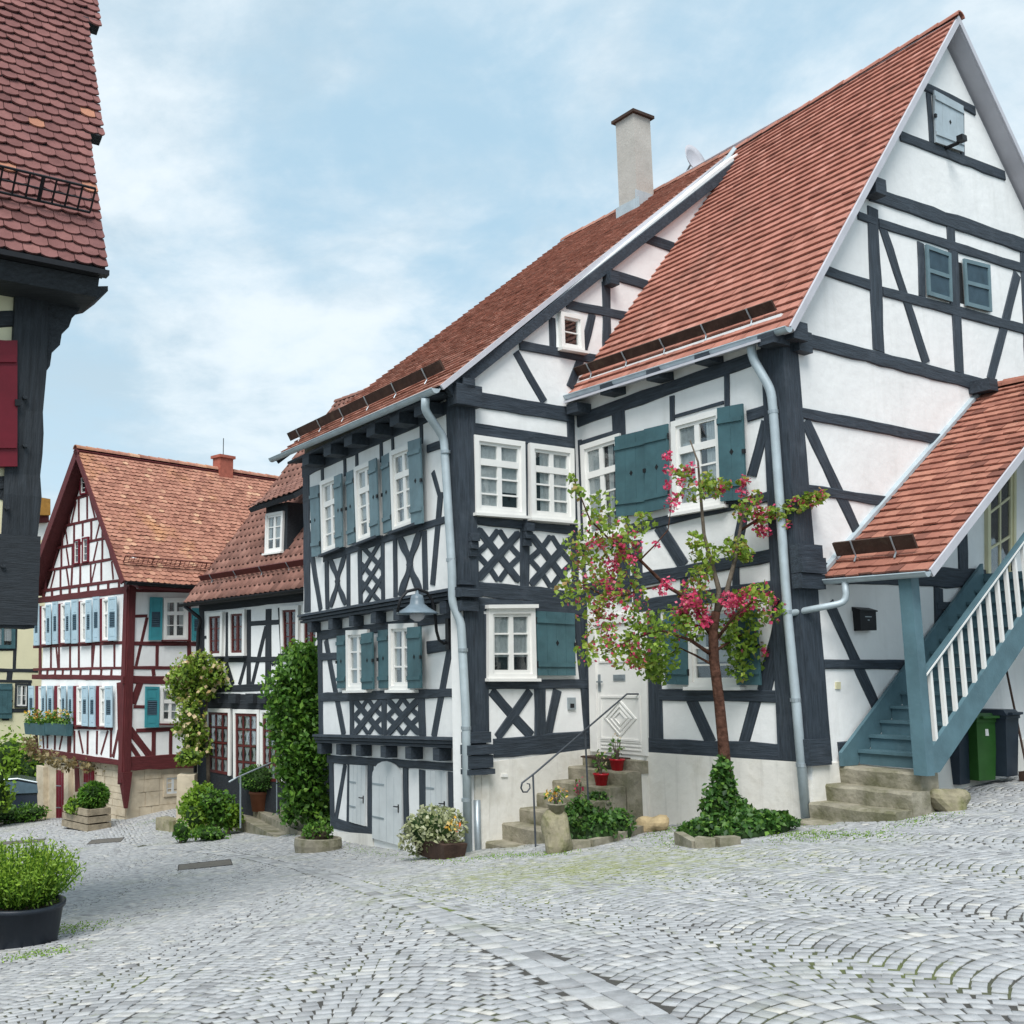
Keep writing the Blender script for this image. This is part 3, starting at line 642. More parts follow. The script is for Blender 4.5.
# gutters
def gutter(a, b, parent, r=.075, drop=.03, out=Vector((0, 0, 0)), m='zinc'):
    a = Vector(a)+out-Vector((0, 0, drop)); b = Vector(b)+out-Vector((0, 0, drop)); mb = MB(); d = (b-a).normalized(); s_ = d.cross(Vector((0, 0, 1))).normalized(); vs_ = []; n = 9
    for p in (a, b):
        for rr in (r, r-.012):
            for j in range(n):
                t = math.pi+math.pi*j/(n-1); vs_.append(p+s_*math.cos(t)*rr+Vector((0, 0, math.sin(t)*rr)))
    fs = []
    for j in range(n-1): fs += [(j, j+1, 2*n+j+1, 2*n+j), (n+j, n+j+1, 3*n+j+1, 3*n+j)]
    for e in (0, 2*n): fs += [tuple(e+j for j in range(n))]
    fs += [(0, n, 3*n, 2*n), (n-1, 2*n-1, 4*n-1, 3*n-1)]
    mb.add(vs_, fs); mb.tube([a+s_*r*1.02, b+s_*r*1.02], .012, 6); mb.tube([a-s_*r*1.02, b-s_*r*1.02], .012, 6)
    return mb.build('gutter', m, parent)
gutter(EL_main-A.U*.02, ER_main-A.U*.05, MH, out=A.N*.075)
gutter(EL_wing, ER_wing+Vector((0, 0, -.02)), MH, out=F2.N*.075)
# rafter ends and soffit boxes under the eaves
def eave_block(F, x, y, w, h, parent, proj_=.31, m='timber'):
    u, z = F.uw(x, y, proj_*.6 if proj_ > .2 else 0); mb = MB(); mb.box(F.P(u, z, proj_/2), F.U*w/2, F.N*(proj_/2+.02), Vector((0, 0, h/2))); mb.build('rafter_end', m, parent)
for x, y in ((578, 409), (612, 389.5), (659, 375), (708, 358), (772, 340)): eave_block(A, x, y, .26, .17, MH)
for x, y in ((313, 461), (335, 451), (356, 441), (379, 431), (403, 420), (428, 410)): eave_block(F2, x, y, .34, .2, MH, .38)
mb = MB(); mb.hexa([A.P(.1, ez-.05, .0), A.P(uA-.05, ez-.05, .0), A.P(uA-.05, ez-.15, .37), A.P(.1, ez-.15, .37)], [A.P(.1, ez-.01, .0), A.P(uA-.05, ez-.01, .0), A.P(uA-.05, ez-.11, .37), A.P(.1, ez-.11, .37)]); mb.build('eave_soffit', 'soffit', MH)
mb = MB(); mb.hexa([F2.P(.02, wz-.02, .0), F2.P(uFl, wz-.02, .0), F2.P(uFl, wz-.08, .40), F2.P(.02, wz-.08, .40)], [F2.P(.02, wz+.03, .0), F2.P(uFl, wz+.03, .0), F2.P(uFl, wz-.03, .40), F2.P(.02, wz-.03, .40)]); mb.build('eave_soffit', 'timber', MH)
# snow boards
def snow_board(EL, ER, RL_, nrm, s0, s1, dist, h, parent, nb=5, m='plank'):
    EL, ER = Vector(EL), Vector(ER); up = (Vector(RL_)-EL).normalized(); a = EL.lerp(ER, s0)+up*dist+nrm*.09; b = EL.lerp(ER, s1)+up*dist+nrm*.09; d = (b-a).normalized(); vup = (nrm*.75-up*.10+Vector((0, 0, .45))).normalized(); th_ = d.cross(vup).normalized()*.02
    mb = MB(); L_ = (b-a).length; mb.box((a+b)/2+vup*h/2, d*L_/2, th_, vup*h/2); o = mb.build('snow_board', m, parent)
    for k in range(nb):
        p = a+d*(L_*(k+.5)/nb); s_ = th_.normalized()*.035
        if s_.dot(up) > 0: s_ = -s_
        mb = MB(); mb.tube([p-up*.12-nrm*.05, p+s_-nrm*.02, p+s_+vup*h*.5, p+s_*.9+vup*h*1.04], .012, 6); mb.build('snow_board_bracket', 'steel', o)
snow_board(EL_main, ER_main, R1, nm, .05, .93, .42, .165, MH, 5)
snow_board(EL_wing, ER_wing, R2, nw, .0, .93, .55, .19, MH, 6)
# chimney
fl = Fac(RP.P(0, 0, .55), -30.5)
cu, _ = fl.uw(637, 215)
cx = fl.P(cu, 0); ctop = fl.uw(637, 119)[1]; cw = .27
mb = MB(); mb.box(Vector((cx.x, cx.y, (ctop+9.8)/2)), RP.U*cw, RP.N*cw, Vector((0, 0, (ctop-9.8)/2))); ch = mb.build('chimney', 'concrete', MH)
mb = MB(); mb.box(Vector((cx.x, cx.y, ctop+.035)), RP.U*(cw+.07), RP.N*(cw+.07), Vector((0, 0, .035))); mb.build('chimney_cap', 'plank', ch)
mb = MB(); zf = RP.uw(637, 215)[1]
for sg, ln in ((1, 1), (-1, 1)):
    mb.box(Vector((cx.x, cx.y, 0))+Vector((0, 0, fl.uw(637, 212)[1]))-RP.U*0+RP.N*(cw+.015)*sg, RP.U*(cw+.08), RP.N*.012, Vector((0, 0, .16)))
mb.box(Vector((cx.x, cx.y, fl.uw(637, 210)[1]))-RP.U*(cw+.015), RP.U*.012, RP.N*(cw+.05), Vector((0, 0, .30))); mb.build('chimney_flashing', 'zinc', ch)
# ---- facade A timbers (x1,y1,x2,y2,width px)
T = beams
T(A, [(578, 420.5, 781, 349, 13), (618, 401, 625, 602, 13.5, 'post'), (672.3, 396, 673, 426, 5), (727, 372, 727.5, 406, 5),
      (676, 416.5, 724, 402.5, 3.4), (583, 443, 620, 431.5, 5), (748, 416, 772, 409, 12), (766.5, 421, 752, 476, 10),
      (584, 540, 779, 494, 10), (659, 526, 684, 566, 12), (745, 507, 735, 560, 10), (637, 540, 639, 612, 10),
      (588, 590, 782, 553.5, 13), (640, 607.5, 786, 585, 14), (684, 572, 684.5, 598, 8), (736, 563, 736.5, 591, 7),
      (651, 604, 655, 742, 18), (660, 694.5, 798, 697, 12), (648, 747.5, 801, 753.5, 19), (691, 699, 711, 743, 11), (755.5, 700, 744, 744, 11),
      (783, 610, 764, 692, 14), (660, 622, 669, 650, 9), (580, 440, 589, 740, 4, 'post')], MH)
# corner post shared by A and G
def corner_post(F_a, F_b, z0, z1, wa, wb, parent, m='timber', proud=.035, flare=1.0, name='corner_post'):
    mb = MB(); k = 10; vs_ = []; gr = []; O = F_a.O
    if (F_b.O-F_a.O).length > 1e-4: pass
    sa = 1 if F_a.U.dot(-F_b.N) > 0 else -1; sb = 1 if F_b.U.dot(-F_a.N) > 0 else -1
    for i in range(k+1):
        t = i/k; z = z0+(z1-z0)*t; f = 1+(flare-1)*(1-t); rn = random.uniform(-.006, .006); p_ = proud+rn
        for (a, b) in ((p_, p_), (-wa*f, p_), (-wa*f, -.05), (-.05, -.05), (-.05, -wb*f), (p_, -wb*f)):   # a: along -U_a ... offsets along F_b.N / F_a.N
            vs_.append(O+F_b.N*a+F_a.N*b+Vector((0, 0, z))); gr.append((z, a, b))
    fs = [(i*6+j, i*6+(j+1) % 6, (i+1)*6+(j+1) % 6, (i+1)*6+j) for i in range(k) for j in range(6)]+[tuple(range(5, -1, -1)), tuple(k*6+j for j in range(6))]
    mb.add(vs_, fs, gr); return mb.build(name, m, parent)
zb = G.uw(812, 762)[1]; 
corner_post(A, G, zb, ez+.05, .32, .30, MH, flare=1.45)
eave_block(G, 797, 344, .30, .30, MH, .12)
mb = MB(); p = G.P(.12, 0, .0); mb.box(G.P(.10, G.uw(797, 338)[1], .10), G.U*.16, G.N*.14, Vector((0, 0, .13))); mb.build('beam_end', 'timber', MH)
mb = MB(); u_, z_ = G.uw(820, 553); 
for k, (dz, pn, hh) in enumerate(((.0, .10, .09), (-.20, .14, .11), (-.42, .11, .10))): mb.box(G.P(.16, z_+dz, pn/2), G.U*.26, G.N*(pn/2+.02), Vector((0, 0, hh)))
mb.build('beam_end', 'timber', MH)
mb = MB(); u_, z_ = G.uw(812, 752); mb.box(G.P(.12, z_, .03), G.U*.22, G.N*.06, Vector((0, 0, .17))); mb.build('beam_end', 'timber', MH)
# ---- facade G timbers
T(G, [(923, 86, 974, 111, 8), (899, 135.5, 1004, 176, 9.5), (928, 94, 931.5, 143, 4.5), (961.5, 112, 962, 158, 3.5),
      (868, 193, 1024, 246, 14), (857, 215.5, 875, 222, 8), (878, 223, 1024, 269, 9), (872, 208, 878, 351, 11), (950, 222, 951, 243, 8),
      (952.5, 246, 954.5, 308, 9), (920, 243, 922, 297, 6.5), (882, 291.5, 1024, 329.5, 10), (824, 270.5, 869, 285.5, 10), (882, 227, 926, 363, 7.5),
      (956, 314, 959, 373, 8.5), (1017, 274, 990, 381, 8.5), (1024, 246, 1030, 390, 9, 'post'),
      (806, 340.5, 1024, 396, 13), (800, 413, 990, 449.5, 10.5), (805, 421, 856, 530, 9.5), (806, 489, 900, 504, 9.5),
      (822, 573, 985, 579, 20), (829, 603, 880, 716, 9.5), (823, 664, 912, 664.5, 9.5), (838, 752, 862, 748, 18), (938, 588, 939, 700, 8.5), (936, 606, 962, 606, 8),
      (960, 480, 963, 575, 9), (975, 660, 976, 745, 9)], MH)
mb = MB(); mb.box(G.P(G.uw(868, 193)[0]-.02, G.uw(868, 192)[1], .11), G.U*.14, G.N*.12, Vector((0, 0, .13))); mb.build('beam_end', 'timber', MH)
mb = MB(); mb.box(G.P(G.uw(972, 386)[0], G.uw(972, 389)[1], .16), G.U*.12, G.N*.18, Vector((0, 0, .10))); mb.build('beam_end', 'timber', MH)
shutter(G, [(931, 91.5), (960, 107.5), (960.5, 153.5), (932.5, 143.5)], MH, 'zinc', .03, name='loft_hatch', hinge=1)
mb = MB(); p = G.px(944, 149); mb.tube([p, p+G.N*.22, p+G.N*.3+Vector((0, 0, .06))], .035, 8); mb.box(p+G.N*.3+Vector((0, 0, .05)), G.U*.07, G.N*.05, Vector((0, 0, .05))); mb.build('pulley_hook', 'iron', MH)
for q in ([(922.5, 245.5), (947.5, 254.5), (949, 303), (925, 296)], [(960.5, 259.5), (986.5, 266), (988.5, 313), (963, 306.5)]):
    o = shutter(G, q, MH, 'lit_teal_pale_frame', .03, louvre='full', name='window_shutter')
slab(G, [(957, 262), (961.5, 263), (964, 304), (959.5, 303)], MH, 'shade_strip', 'inside', n0=0, n1=.004, px=True)  # thin dark strip on the wall, an opening's shade as colour
# glazed porch door
def glazed_door(F, q, parent, m='paleyellow', cols=2, rows=4, name='door', n=0.0, dark='inside', low=.0, curtain=False, cw=.08, sash=None):
    Q = Quad(F, q, n); W_, H_ = Q.w, Q.h; mb = MB()
    for a in ((0, cw, 0, H_), (W_-cw, W_, 0, H_), (cw, W_-cw, 0, cw)): Q.box(mb, *a, -.02, .06)
    o = mb.build(name, m, parent); sash = sash or m
    mb = MB(); x0, x1, y0, y1 = cw, W_-cw, cw, H_-.01; s_ = min(.07, W_*.08); yl = y0+(y1-y0)*(1-low)
    for a in ((x0, x0+s_, y0, y1), (x1-s_, x1, y0, y1), (x0+s_, x1-s_, y0, y0+s_), (x0+s_, x1-s_, y1-s_, y1)): Q.box(mb, *a, -.01, .035)
    if low: Q.box(mb, x0+s_, x1-s_, yl, y1-s_, -.01, .03)
    for k in range(1, cols): x = x0+(x1-x0)*k/cols; Q.box(mb, x-.022, x+.022, y0+s_, yl, -.005, .030)
    for k in range(1, rows): y = y0+(yl-y0)*k/rows; Q.box(mb, x0+s_, x1-s_, y-.022, y+.022, -.005, .028)
    mb.build('sash', sash, o)
    mb = MB(); Q.box(mb, x0, x1, y0, yl, .010, .014); mb.build('pane', 'glass', o)
    mb = MB(); Q.box(mb, x0, x1, y0, yl, .001, .003); mb.build('opening_shade', dark, o)  # dark sheet coloured as the unlit room behind the panes
    if curtain:
        mb = MB()
        for r_ in range(rows):
            for c_ in range(cols):
                xa = x0+(x1-x0)*(c_+.5)/cols; ya = y0+(yl-y0)*(r_+.5)/rows; hx = (x1-x0)/cols*.33; hy = (yl-y0)/rows*.40
                mb.add([Q.p(xa-hx, ya-hy, .006), Q.p(xa+hx, ya-hy, .006), Q.p(xa+hx*.35, ya, .008), Q.p(xa+hx*.9, ya+hy, .006), Q.p(xa-hx*.9, ya+hy, .006), Q.p(xa-hx*.35, ya, .008)], [(0, 1, 2, 5), (5, 2, 3, 4)])
        mb.build('curtain', 'curtain', o)
    mb = MB(); Q.box(mb, x1-s_*.8, x1-s_*.3, H_*.52, H_*.58, .035, .06); mb.build('door_handle', 'iron', o)
    return o
glazed_door(G, [(984, 478), (1013, 450), (1012, 660), (985, 660)], MH, rows=5)
# ---- windows, shutters and door on facade A
window(A, [(583, 446), (622, 433.5), (627, 533), (587, 542)], MH, rows=3, top=.31, hood=False)
window(A, [(673.7, 422.5), (723.7, 408.7), (727.5, 505), (676, 514)], MH, rows=3, top=.31)
window(A, [(689, 606), (743, 603), (744, 687), (691, 687)], MH, rows=3, top=.28)
shutter(A, [(618, 437.5), (649.5, 430), (650.5, 514), (619.5, 517)], MH, n=.05)
shutter(A, [(649, 430), (672.5, 424.5), (673.5, 508), (650.5, 513)], MH, n=.085, hinge=1)
shutter(A, [(722, 409), (747.5, 404.5), (751, 500), (725.5, 502)], MH, n=.085)
shutter(A, [(668, 612), (691, 611), (692, 685), (669.5, 684)], MH, n=.06, hinge=1)
shutter(A, [(740.5, 609), (761, 608), (766, 685), (742, 685)], MH, n=.085)
# door: reveal recessed by 0.28 m
REV = -.26
slab(A, [A.uw(589, 618), A.uw(648.5, 612), A.uw(651, 757), A.uw(592, 752)], MH, 'door_reveal', 'white', n0=-.02, n1=.003)
mb = MB()
Qd = Quad(A, [(589.5, 619), (648, 613), (650, 756), (592.5, 751)], 0)
w_, h_ = Qd.w, Qd.h
for a in ((0, .16, -.02, h_), (w_-.10, w_, -.02, h_), (.16, w_-.10, -.02, .12)): Qd.box(mb, *a, .004, .05)
dr = mb.build('door', 'white', MH); dr['label'] = 'white panelled front door with a carved diamond'
mb = MB(); x0, x1, y0, y1 = .165, w_-.105, .125, h_
Qd.box(mb, x0, x1, y0, y1, .005, .018); mb.build('door_leaf', 'white', dr)
mb = MB()
xw = x1-x0
for (ya, yb) in ((.08, .30), (.56, .90)):
    a, b = y0+(y1-y0)*ya, y0+(y1-y0)*yb
    for r_ in ((x0+.06, x1-.06, a, a+.03), (x0+.06, x1-.06, b-.03, b), (x0+.06, x0+.09, a+.03, b-.03), (x1-.09, x1-.06, a+.03, b-.03)): Qd.box(mb, *r_, .019, .034)
cxm, cym = (x0+x1)/2, y0+(y1-y0)*.73; hw, hh = xw*.36, (y1-y0)*.145
for k in (1, .72, .44):
    P4 = [(cxm, cym-hh*k), (cxm+hw*k, cym), (cxm, cym+hh*k), (cxm-hw*k, cym)]; k2 = k-.12; I4 = [(cxm, cym-hh*k2), (cxm+hw*k2, cym), (cxm, cym+hh*k2), (cxm-hw*k2, cym)]
    for i in range(4):
        j = (i+1) % 4; mb.hexa([Qd.p(*P4[i], .019), Qd.p(*P4[j], .019), Qd.p(*I4[j], .019), Qd.p(*I4[i], .019)], [Qd.p(*P4[i], .030), Qd.p(*P4[j], .030), Qd.p(*I4[j], .036), Qd.p(*I4[i], .036)])
for k in range(3): y = y0+(y1-y0)*(.905+.028*k); Qd.box(mb, x0+.06, x1-.06, y, y+.018, .019, .03)
mb.build('door_moulding', 'white', dr)
mb = MB(); ym = y0+(y1-y0)*.42; Qd.box(mb, cxm-.13, cxm+.13, ym-.05, ym+.05, .02, .03); Qd.box(mb, cxm-.10, cxm+.10, ym-.018, ym+.018, .03, .036); mb.build('letter_slot', 'steel', dr)
mb = MB(); Qd.box(mb, x0+.03, x0+.085, ym-.06, ym+.22, .02, .03); Qd.box(mb, x0+.03, x0+.16, ym+.05, ym+.075, .05, .07); Qd.box(mb, x0+.045, x0+.07, ym+.05, ym+.075, .03, .052); mb.build('door_handle', 'steel', dr)
# ---- facade W (wing gable)
T(W, [(468, 398, 573, 415.5, 15.5), (471, 424.5, 572, 440, 4), (471, 431, 574, 446.5, 10), (515.5, 352, 544, 402, 7.5), (519, 345.5, 608, 361.5, 9.5), (552, 318, 552.5, 352, 6.5), (592.5, 314, 583, 352, 7.5), (580.5, 360, 570, 388, 8),
      (606, 283, 607, 362, 8.5), (566, 304.5, 632, 317.5, 9.5), (608, 273.5, 650, 286.5, 9.5), (644, 237.5, 674, 248, 9.5),
      (468, 422, 469, 560, 6.5), (524.5, 441, 525.5, 526, 5), (570.5, 420, 575.5, 600, 7, 'post'), (472, 520, 574, 530.5, 8.5), (524.5, 528, 524.5, 588, 9.5),
      (466, 587.5, 592, 600.5, 15), (468, 604, 588, 610, 13), (475, 529, 476, 585, 5),
      (486, 684.5, 590, 684, 10), (491, 691, 531, 736, 9.5), (530, 691, 497, 738, 9), (539.5, 680, 540, 738, 11), (557.5, 690, 547, 738, 8.5), (579, 616, 590, 738, 11, 'post'),
      (485, 614, 487, 738, 4, 'post'), (493, 748.5, 602, 740, 20), (575, 617, 569, 660, 7)], MH)
mb = MB(); u_, z_ = W.uw(607, 281); mb.box(W.P(u_, z_, .09), W.U*.11, W.N*.11, Vector((0, 0, .12))); mb.build('beam_end', 'timber', MH)
lattice(W, [(476, 527), (520, 531), (520, 583), (476, 581)], MH, wd=.10)
lattice(W, [(529, 533), (572, 537), (572, 590), (529, 586)], MH, wd=.10)
for x, y in ((524.5, 534), (470, 544)):
    mb = MB(); u_, z_ = W.uw(x, y)
    for dz, pn, hh in ((.10, .16, .07), (-.03, .12, .06), (-.15, .08, .06)): mb.box(W.P(u_, z_+dz, pn/2+.01), W.U*.075, W.N*(pn/2), Vector((0, 0, hh-.004)))
    mb.build('carved_bracket', 'timber', MH)
window(W, [(471.5, 435.5), (522, 442.5), (523, 517), (473, 513.5)], MH, rows=3, top=.30, deep=.085)
window(W, [(527, 443.5), (571, 449.5), (572, 522), (528.5, 518.5)], MH, rows=3, top=.30, deep=.085)
window(W, [(557.5, 312.5), (580, 317.5), (581.5, 353), (558.5, 349)], MH, rows=2, top=0, cols=1, deep=.09, curtains=False)
window(W, [(485.5, 608.5), (532, 608), (533.5, 678.5), (485.5, 678.5)], MH, rows=3, top=0, deep=.085, hood=True)
shutter(W, [(533, 611), (571, 613.5), (572, 675.5), (535, 675.5)], MH, n=.06)
mb = MB(); Qb = Quad(W, [(567, 697.5), (574.5, 697.5), (574.8, 709.5), (567.3, 709.5)], 0); Qb.box(mb, 0, Qb.w, 0, Qb.h, 0, .03); db = mb.build('doorbell_panel', 'steel', MH)
mb = MB(); Qb.box(mb, Qb.w*.25, Qb.w*.75, Qb.h*.5, Qb.h*.85, .031, .036); mb.build('doorbell_button', 'iron', db)
mb = MB(); Qv = Quad(W, [(501, 774), (507, 774), (507, 777), (501, 777)], .035); Qv.box(mb, 0, Qv.w, 0, Qv.h, 0, .02); mb.build('vent_cover', 'white', MH)
# wing corner posts
corner_post(F2, W, jz2(0)-.25, wz+.05, .26, .31, MH)
F1c = Fac(W.P(uWc+.16, 0), -25.3); 
mb = MB(); a = W.P(uWc+.04, 0, .0)
corner_post(F1, W.off(0), jz1(0)-.1, jz2(0)-.2, .26, .30, MH) if False else None
def post_at(F, u, z0, z1, wu_, wn, m='timber', parent=MH, name='corner_post', n=0.0, tap=1.0):
    mb = MB(); k = 8; vs_ = []; gr = []
    for i in range(k+1):
        z = z0+(z1-z0)*i/k; f = tap+(1-tap)*i/k; r_ = random.uniform(-.004, .004)
        for a_, b_ in ((-wu_*f, n-.25), (wu_*f, n-.25), (wu_*f+r_, n+wn), (-wu_*f+r_, n+wn)): vs_.append(F.P(u+a_, z, b_)); gr.append((z, a_*1.0, b_))
    mb.add(vs_, [(i*4+j, i*4+(j+1) % 4, (i+1)*4+(j+1) % 4, (i+1)*4+j) for i in range(k) for j in range(4)]+[(3, 2, 1, 0), tuple(k*4+j for j in range(4))], gr); return mb.build(name, m, parent)
uc1 = W.uw(474, 680)[0]
post_at(W, uc1, jz1(0)-.15, jz2(0)-.28, .19, .04)
# ---- facade F2 (wing front, upper storey)
T(F2, [(303, 471, 447, 407.5, 12), (306.5, 474, 308, 612, 6), (324, 559, 446, 519.5, 7), (441, 492, 433, 585, 5, 'brace'), (424.6, 531, 426, 590, 5), (306, 517, 321, 610, 4.5),
       (327, 560, 328, 609, 3.6), (348.6, 553, 349, 606, 3.6), (360, 549, 361, 604, 4), (383, 541, 383.5, 600, 3.4), (395.5, 537, 396, 597, 4),
       (428, 449, 446, 443, 8), (304, 501, 313, 497.5, 4), (322.5, 468, 323, 484, 2.6), (345, 459, 345.4, 476, 2.6), (357, 453, 357.4, 470, 2.6), (381.5, 443, 382, 462, 2.6), (393, 438, 393.4, 456, 2.6), (421.6, 424, 422, 444, 3),
       (433, 472, 441, 500, 4)], MH)
lattice(F2, [(328.5, 559), (347.5, 553), (348, 605), (329, 608)], MH, style='cross', wd=.13)
lattice(F2, [(362, 549), (382, 542.5), (382.5, 600), (362.5, 603)], MH, style='trellis', wd=.11)
lattice(F2, [(397.5, 537), (423, 530), (424, 594), (398, 597)], MH, style='cross', wd=.15)
for q in ([(324, 482), (343, 474), (345, 547.5), (326, 555)], [(358, 468), (379, 459), (382, 536), (361, 544)], [(394, 452), (418, 442.5), (421, 523.5), (397, 532)]):
    window(F2, q, MH, rows=3, top=.31, deep=.10, sill='timber')
for q, n_, h_, sw_ in (([(313, 487.5), (322, 485), (323, 556), (315, 557)], .05, 1, .10), ([(340.5, 477), (348, 474), (349.2, 547), (342, 549.5)], .12, 0, .12), ([(349.5, 473), (356.5, 470), (358.5, 542.5), (351, 545.5)], .05, 1, .35),
                 ([(375.5, 462), (383, 458.5), (386, 535.5), (377.5, 539)], .12, 0, .12), ([(385, 457), (393, 453), (395, 530.5), (387, 534)], .05, 1, .35), ([(415, 442.5), (427.5, 438.6), (430.4, 523.5), (418.7, 526)], .12, 0, .12)):
    shutter(F2, q, MH, 'lit_teal_pale_frame', n=n_, hinge=h_)  # brighter light on these leaves is in the paint colour
# moulded jetty beams
def jetty(F, zl, zr, ul, ur, parent, joists, m='timber', top=0.0, depth=.34, steps=3):
    for k in range(steps):
        mb = MB(); h = .055; pn = .06+.035*(steps-1-k); dz = top-k*.062
        a, b = F.P(ur-.03, zr+dz, 0), F.P(ul+.05, zl+dz, 0)
        mb.hexa([a-F.N*.2-Vector((0, 0, h)), b-F.N*.2-Vector((0, 0, h)), b+F.N*pn-Vector((0, 0, h*.9)), a+F.N*pn-Vector((0, 0, h*.9))], [a-F.N*.2, b-F.N*.2, b+F.N*(pn-.008), a+F.N*(pn-.008)], [(x, y_, z) for z in (0, h) for x, y_ in ((0, 0), (6, 0), (6, .2), (0, .2))]); mb.build('jetty_moulding', m, parent)
    for u in joists:
        t = (u-ur)/(ul-ur); z = zr+(zl-zr)*t+top-steps*.062-.10; mb = MB(); mb.box(F.P(u, z, -.10), F.U*.10, F.N*.16, Vector((0, 0, .10))); mb.build('joist_end', m, parent)
uj = [F2.uw(x, 615)[0] for x in (312, 333, 354, 376, 399, 425, 446)]
jetty(F2, jz2(uFl), jz2(0), uFl, .0, MH, uj)
# ---- facade F1
T(F1, [(318, 636, 459, 617, 9), (320.3, 640, 321.5, 735, 4), (326, 640, 344, 735, 4.6), (321, 656.8, 341, 656.2, 8), (428, 648, 459, 643, 12), (321, 697.3, 460, 692.5, 9), (352, 697, 352.6, 735, 4), (384.3, 698, 384.6, 735, 5), (421.5, 696, 423, 736, 6.5), (450.5, 647, 434, 737, 6)], MH)
window(F1, [(350, 630.5), (371.5, 629.5), (372, 690), (350.5, 690.5)], MH, rows=3, top=0, deep=.10)
window(F1, [(393, 624), (419, 623), (419, 690), (393.5, 690)], MH, rows=3, top=0, deep=.10)
for q, n_, h_ in (([(340, 636), (348.5, 635), (349, 688), (340.5, 688.5)], .05, 1), ([(368, 634), (379.5, 632), (380.5, 689), (368.7, 689.5)], .12, 0), ([(381.5, 630.5), (391.5, 629.5), (392.5, 688), (382.2, 688.5)], .05, 1), ([(414.5, 627.5), (428, 626.5), (428.7, 688), (415.2, 688.5)], .12, 0)):
    shutter(F1, q, MH, n=n_, hinge=h_)
lattice(F1, [(354, 699), (383, 698.5), (383.5, 734.5), (354.5, 734.5)], MH, wd=.10)
lattice(F1, [(387, 698.5), (420, 698), (421, 735), (387.5, 735)], MH, wd=.10)
uj = [F1.uw(x, 750)[0] for x in (322, 341, 361, 386, 411, 439)]
jetty(F1, jz1(uF1), jz1(0), uF1, .0, MH, uj, top=.02)
mb = MB()   # stepped bracket where both jetties meet the gable side
for z_, a_, b_ in ((W.uw(474, 737)[1], .22, .17), (W.uw(474, 749)[1], .30, .15), (W.uw(474, 761)[1], .26, .20), (W.uw(474, 771)[1], .30, .08)): mb.box(W.P(uWc+.20, z_, a_*.3), W.U*(.16+a_*.3), W.N*(a_*.3+.02), Vector((0, 0, b_*.48)))
mb.build('carved_bracket', 'timber', MH)
mb = MB()
for z_, a_, b_ in ((W.uw(462, 583)[1], .06, .06), (W.uw(462, 593)[1], .16, .14), (W.uw(462, 606)[1], .10, .16)): mb.box(W.P(uWc+.08, z_, a_*.5), W.U*(.12+a_*.5), W.N*(a_*.5+.03), Vector((0, 0, b_*.5)))
mb.build('carved_bracket', 'timber', MH)
mb = MB()
for z_, a_, b_ in ((W.uw(464, 386)[1], .0, .16), (W.uw(466, 398)[1], .14, .34)): mb.box(W.P(uWc+.10, z_, .07), W.U*(.12+a_), W.N*.12, Vector((0, 0, b_*.5)))
mb.build('beam_end', 'timber', MH)
# ---- facade F0 (cellar storey)
T(F0, [(328, 759, 473, 768, 8), (331.6, 762, 333, 824, 4.2), (345.5, 764, 336, 820, 3.8), (350, 764, 349, 823, 4), (371, 764, 371, 834, 5.5), (406, 768, 407, 836, 5), (423.5, 770, 424, 832, 8), (451.5, 772, 452, 836, 5.5), (471.7, 772, 472, 838, 4), (332, 822, 374, 834, 10), (404.5, 836, 424, 832, 6)], MH)
def plank_door(F, q, parent, arch=0.0, m='greywhite', n=.012, label=None):
    Q = Quad(F, q, 0); w_, h_ = Q.w, Q.h; mb = MB(); pts = [(0, h_), (0, arch)]
    if arch: pts += [(w_*.5*(1-math.cos(t)), arch*(1-math.sin(t))) for t in np.linspace(.25, math.pi-.25, 9)]
    pts += [(w_, arch), (w_, h_)]
    mb.poly([Q.p(x, y, n+.03) for x, y in pts], -F.N*.05); o = mb.build('door', m, parent)
    if label: o['label'] = label
    mb = MB()
    for k in range(1, 4): x = w_*k/4; Q.box(mb, x-.003, x+.003, arch*.9 if arch else 0, h_, n+.0295, n+.0315)
    mb.build('plank_joint', 'steel', o)
    for y in (h_*.30, h_*.72): mb = MB(); Q.box(mb, 0.02, w_*.42, y-.015, y+.015, n+.03, n+.04); mb.build('strap_hinge', 'steel', o)
    mb = MB(); x = w_*.90; y = h_*.54; mb.tube([Q.p(x, y, n+.03), Q.p(x, y, n+.075), Q.p(x-.10, y, n+.075)], .011, 8); Q.box(mb, x-.018, x+.018, y-.04, y+.10, n+.029, n+.036); mb.build('door_handle', 'iron', o)
    return o
plank_door(F0, [(351.5, 764.5), (367.5, 765.5), (366.5, 826), (351, 821.5)], MH)
ar = plank_door(F0, [(374.5, 760), (404, 762), (404, 846), (374.5, 838)], MH, arch=.30, n=.02, label='tall grey cellar door with an arched top')
plank_door(F0, [(427.8, 770), (448.6, 772), (449, 831), (428, 829)], MH)
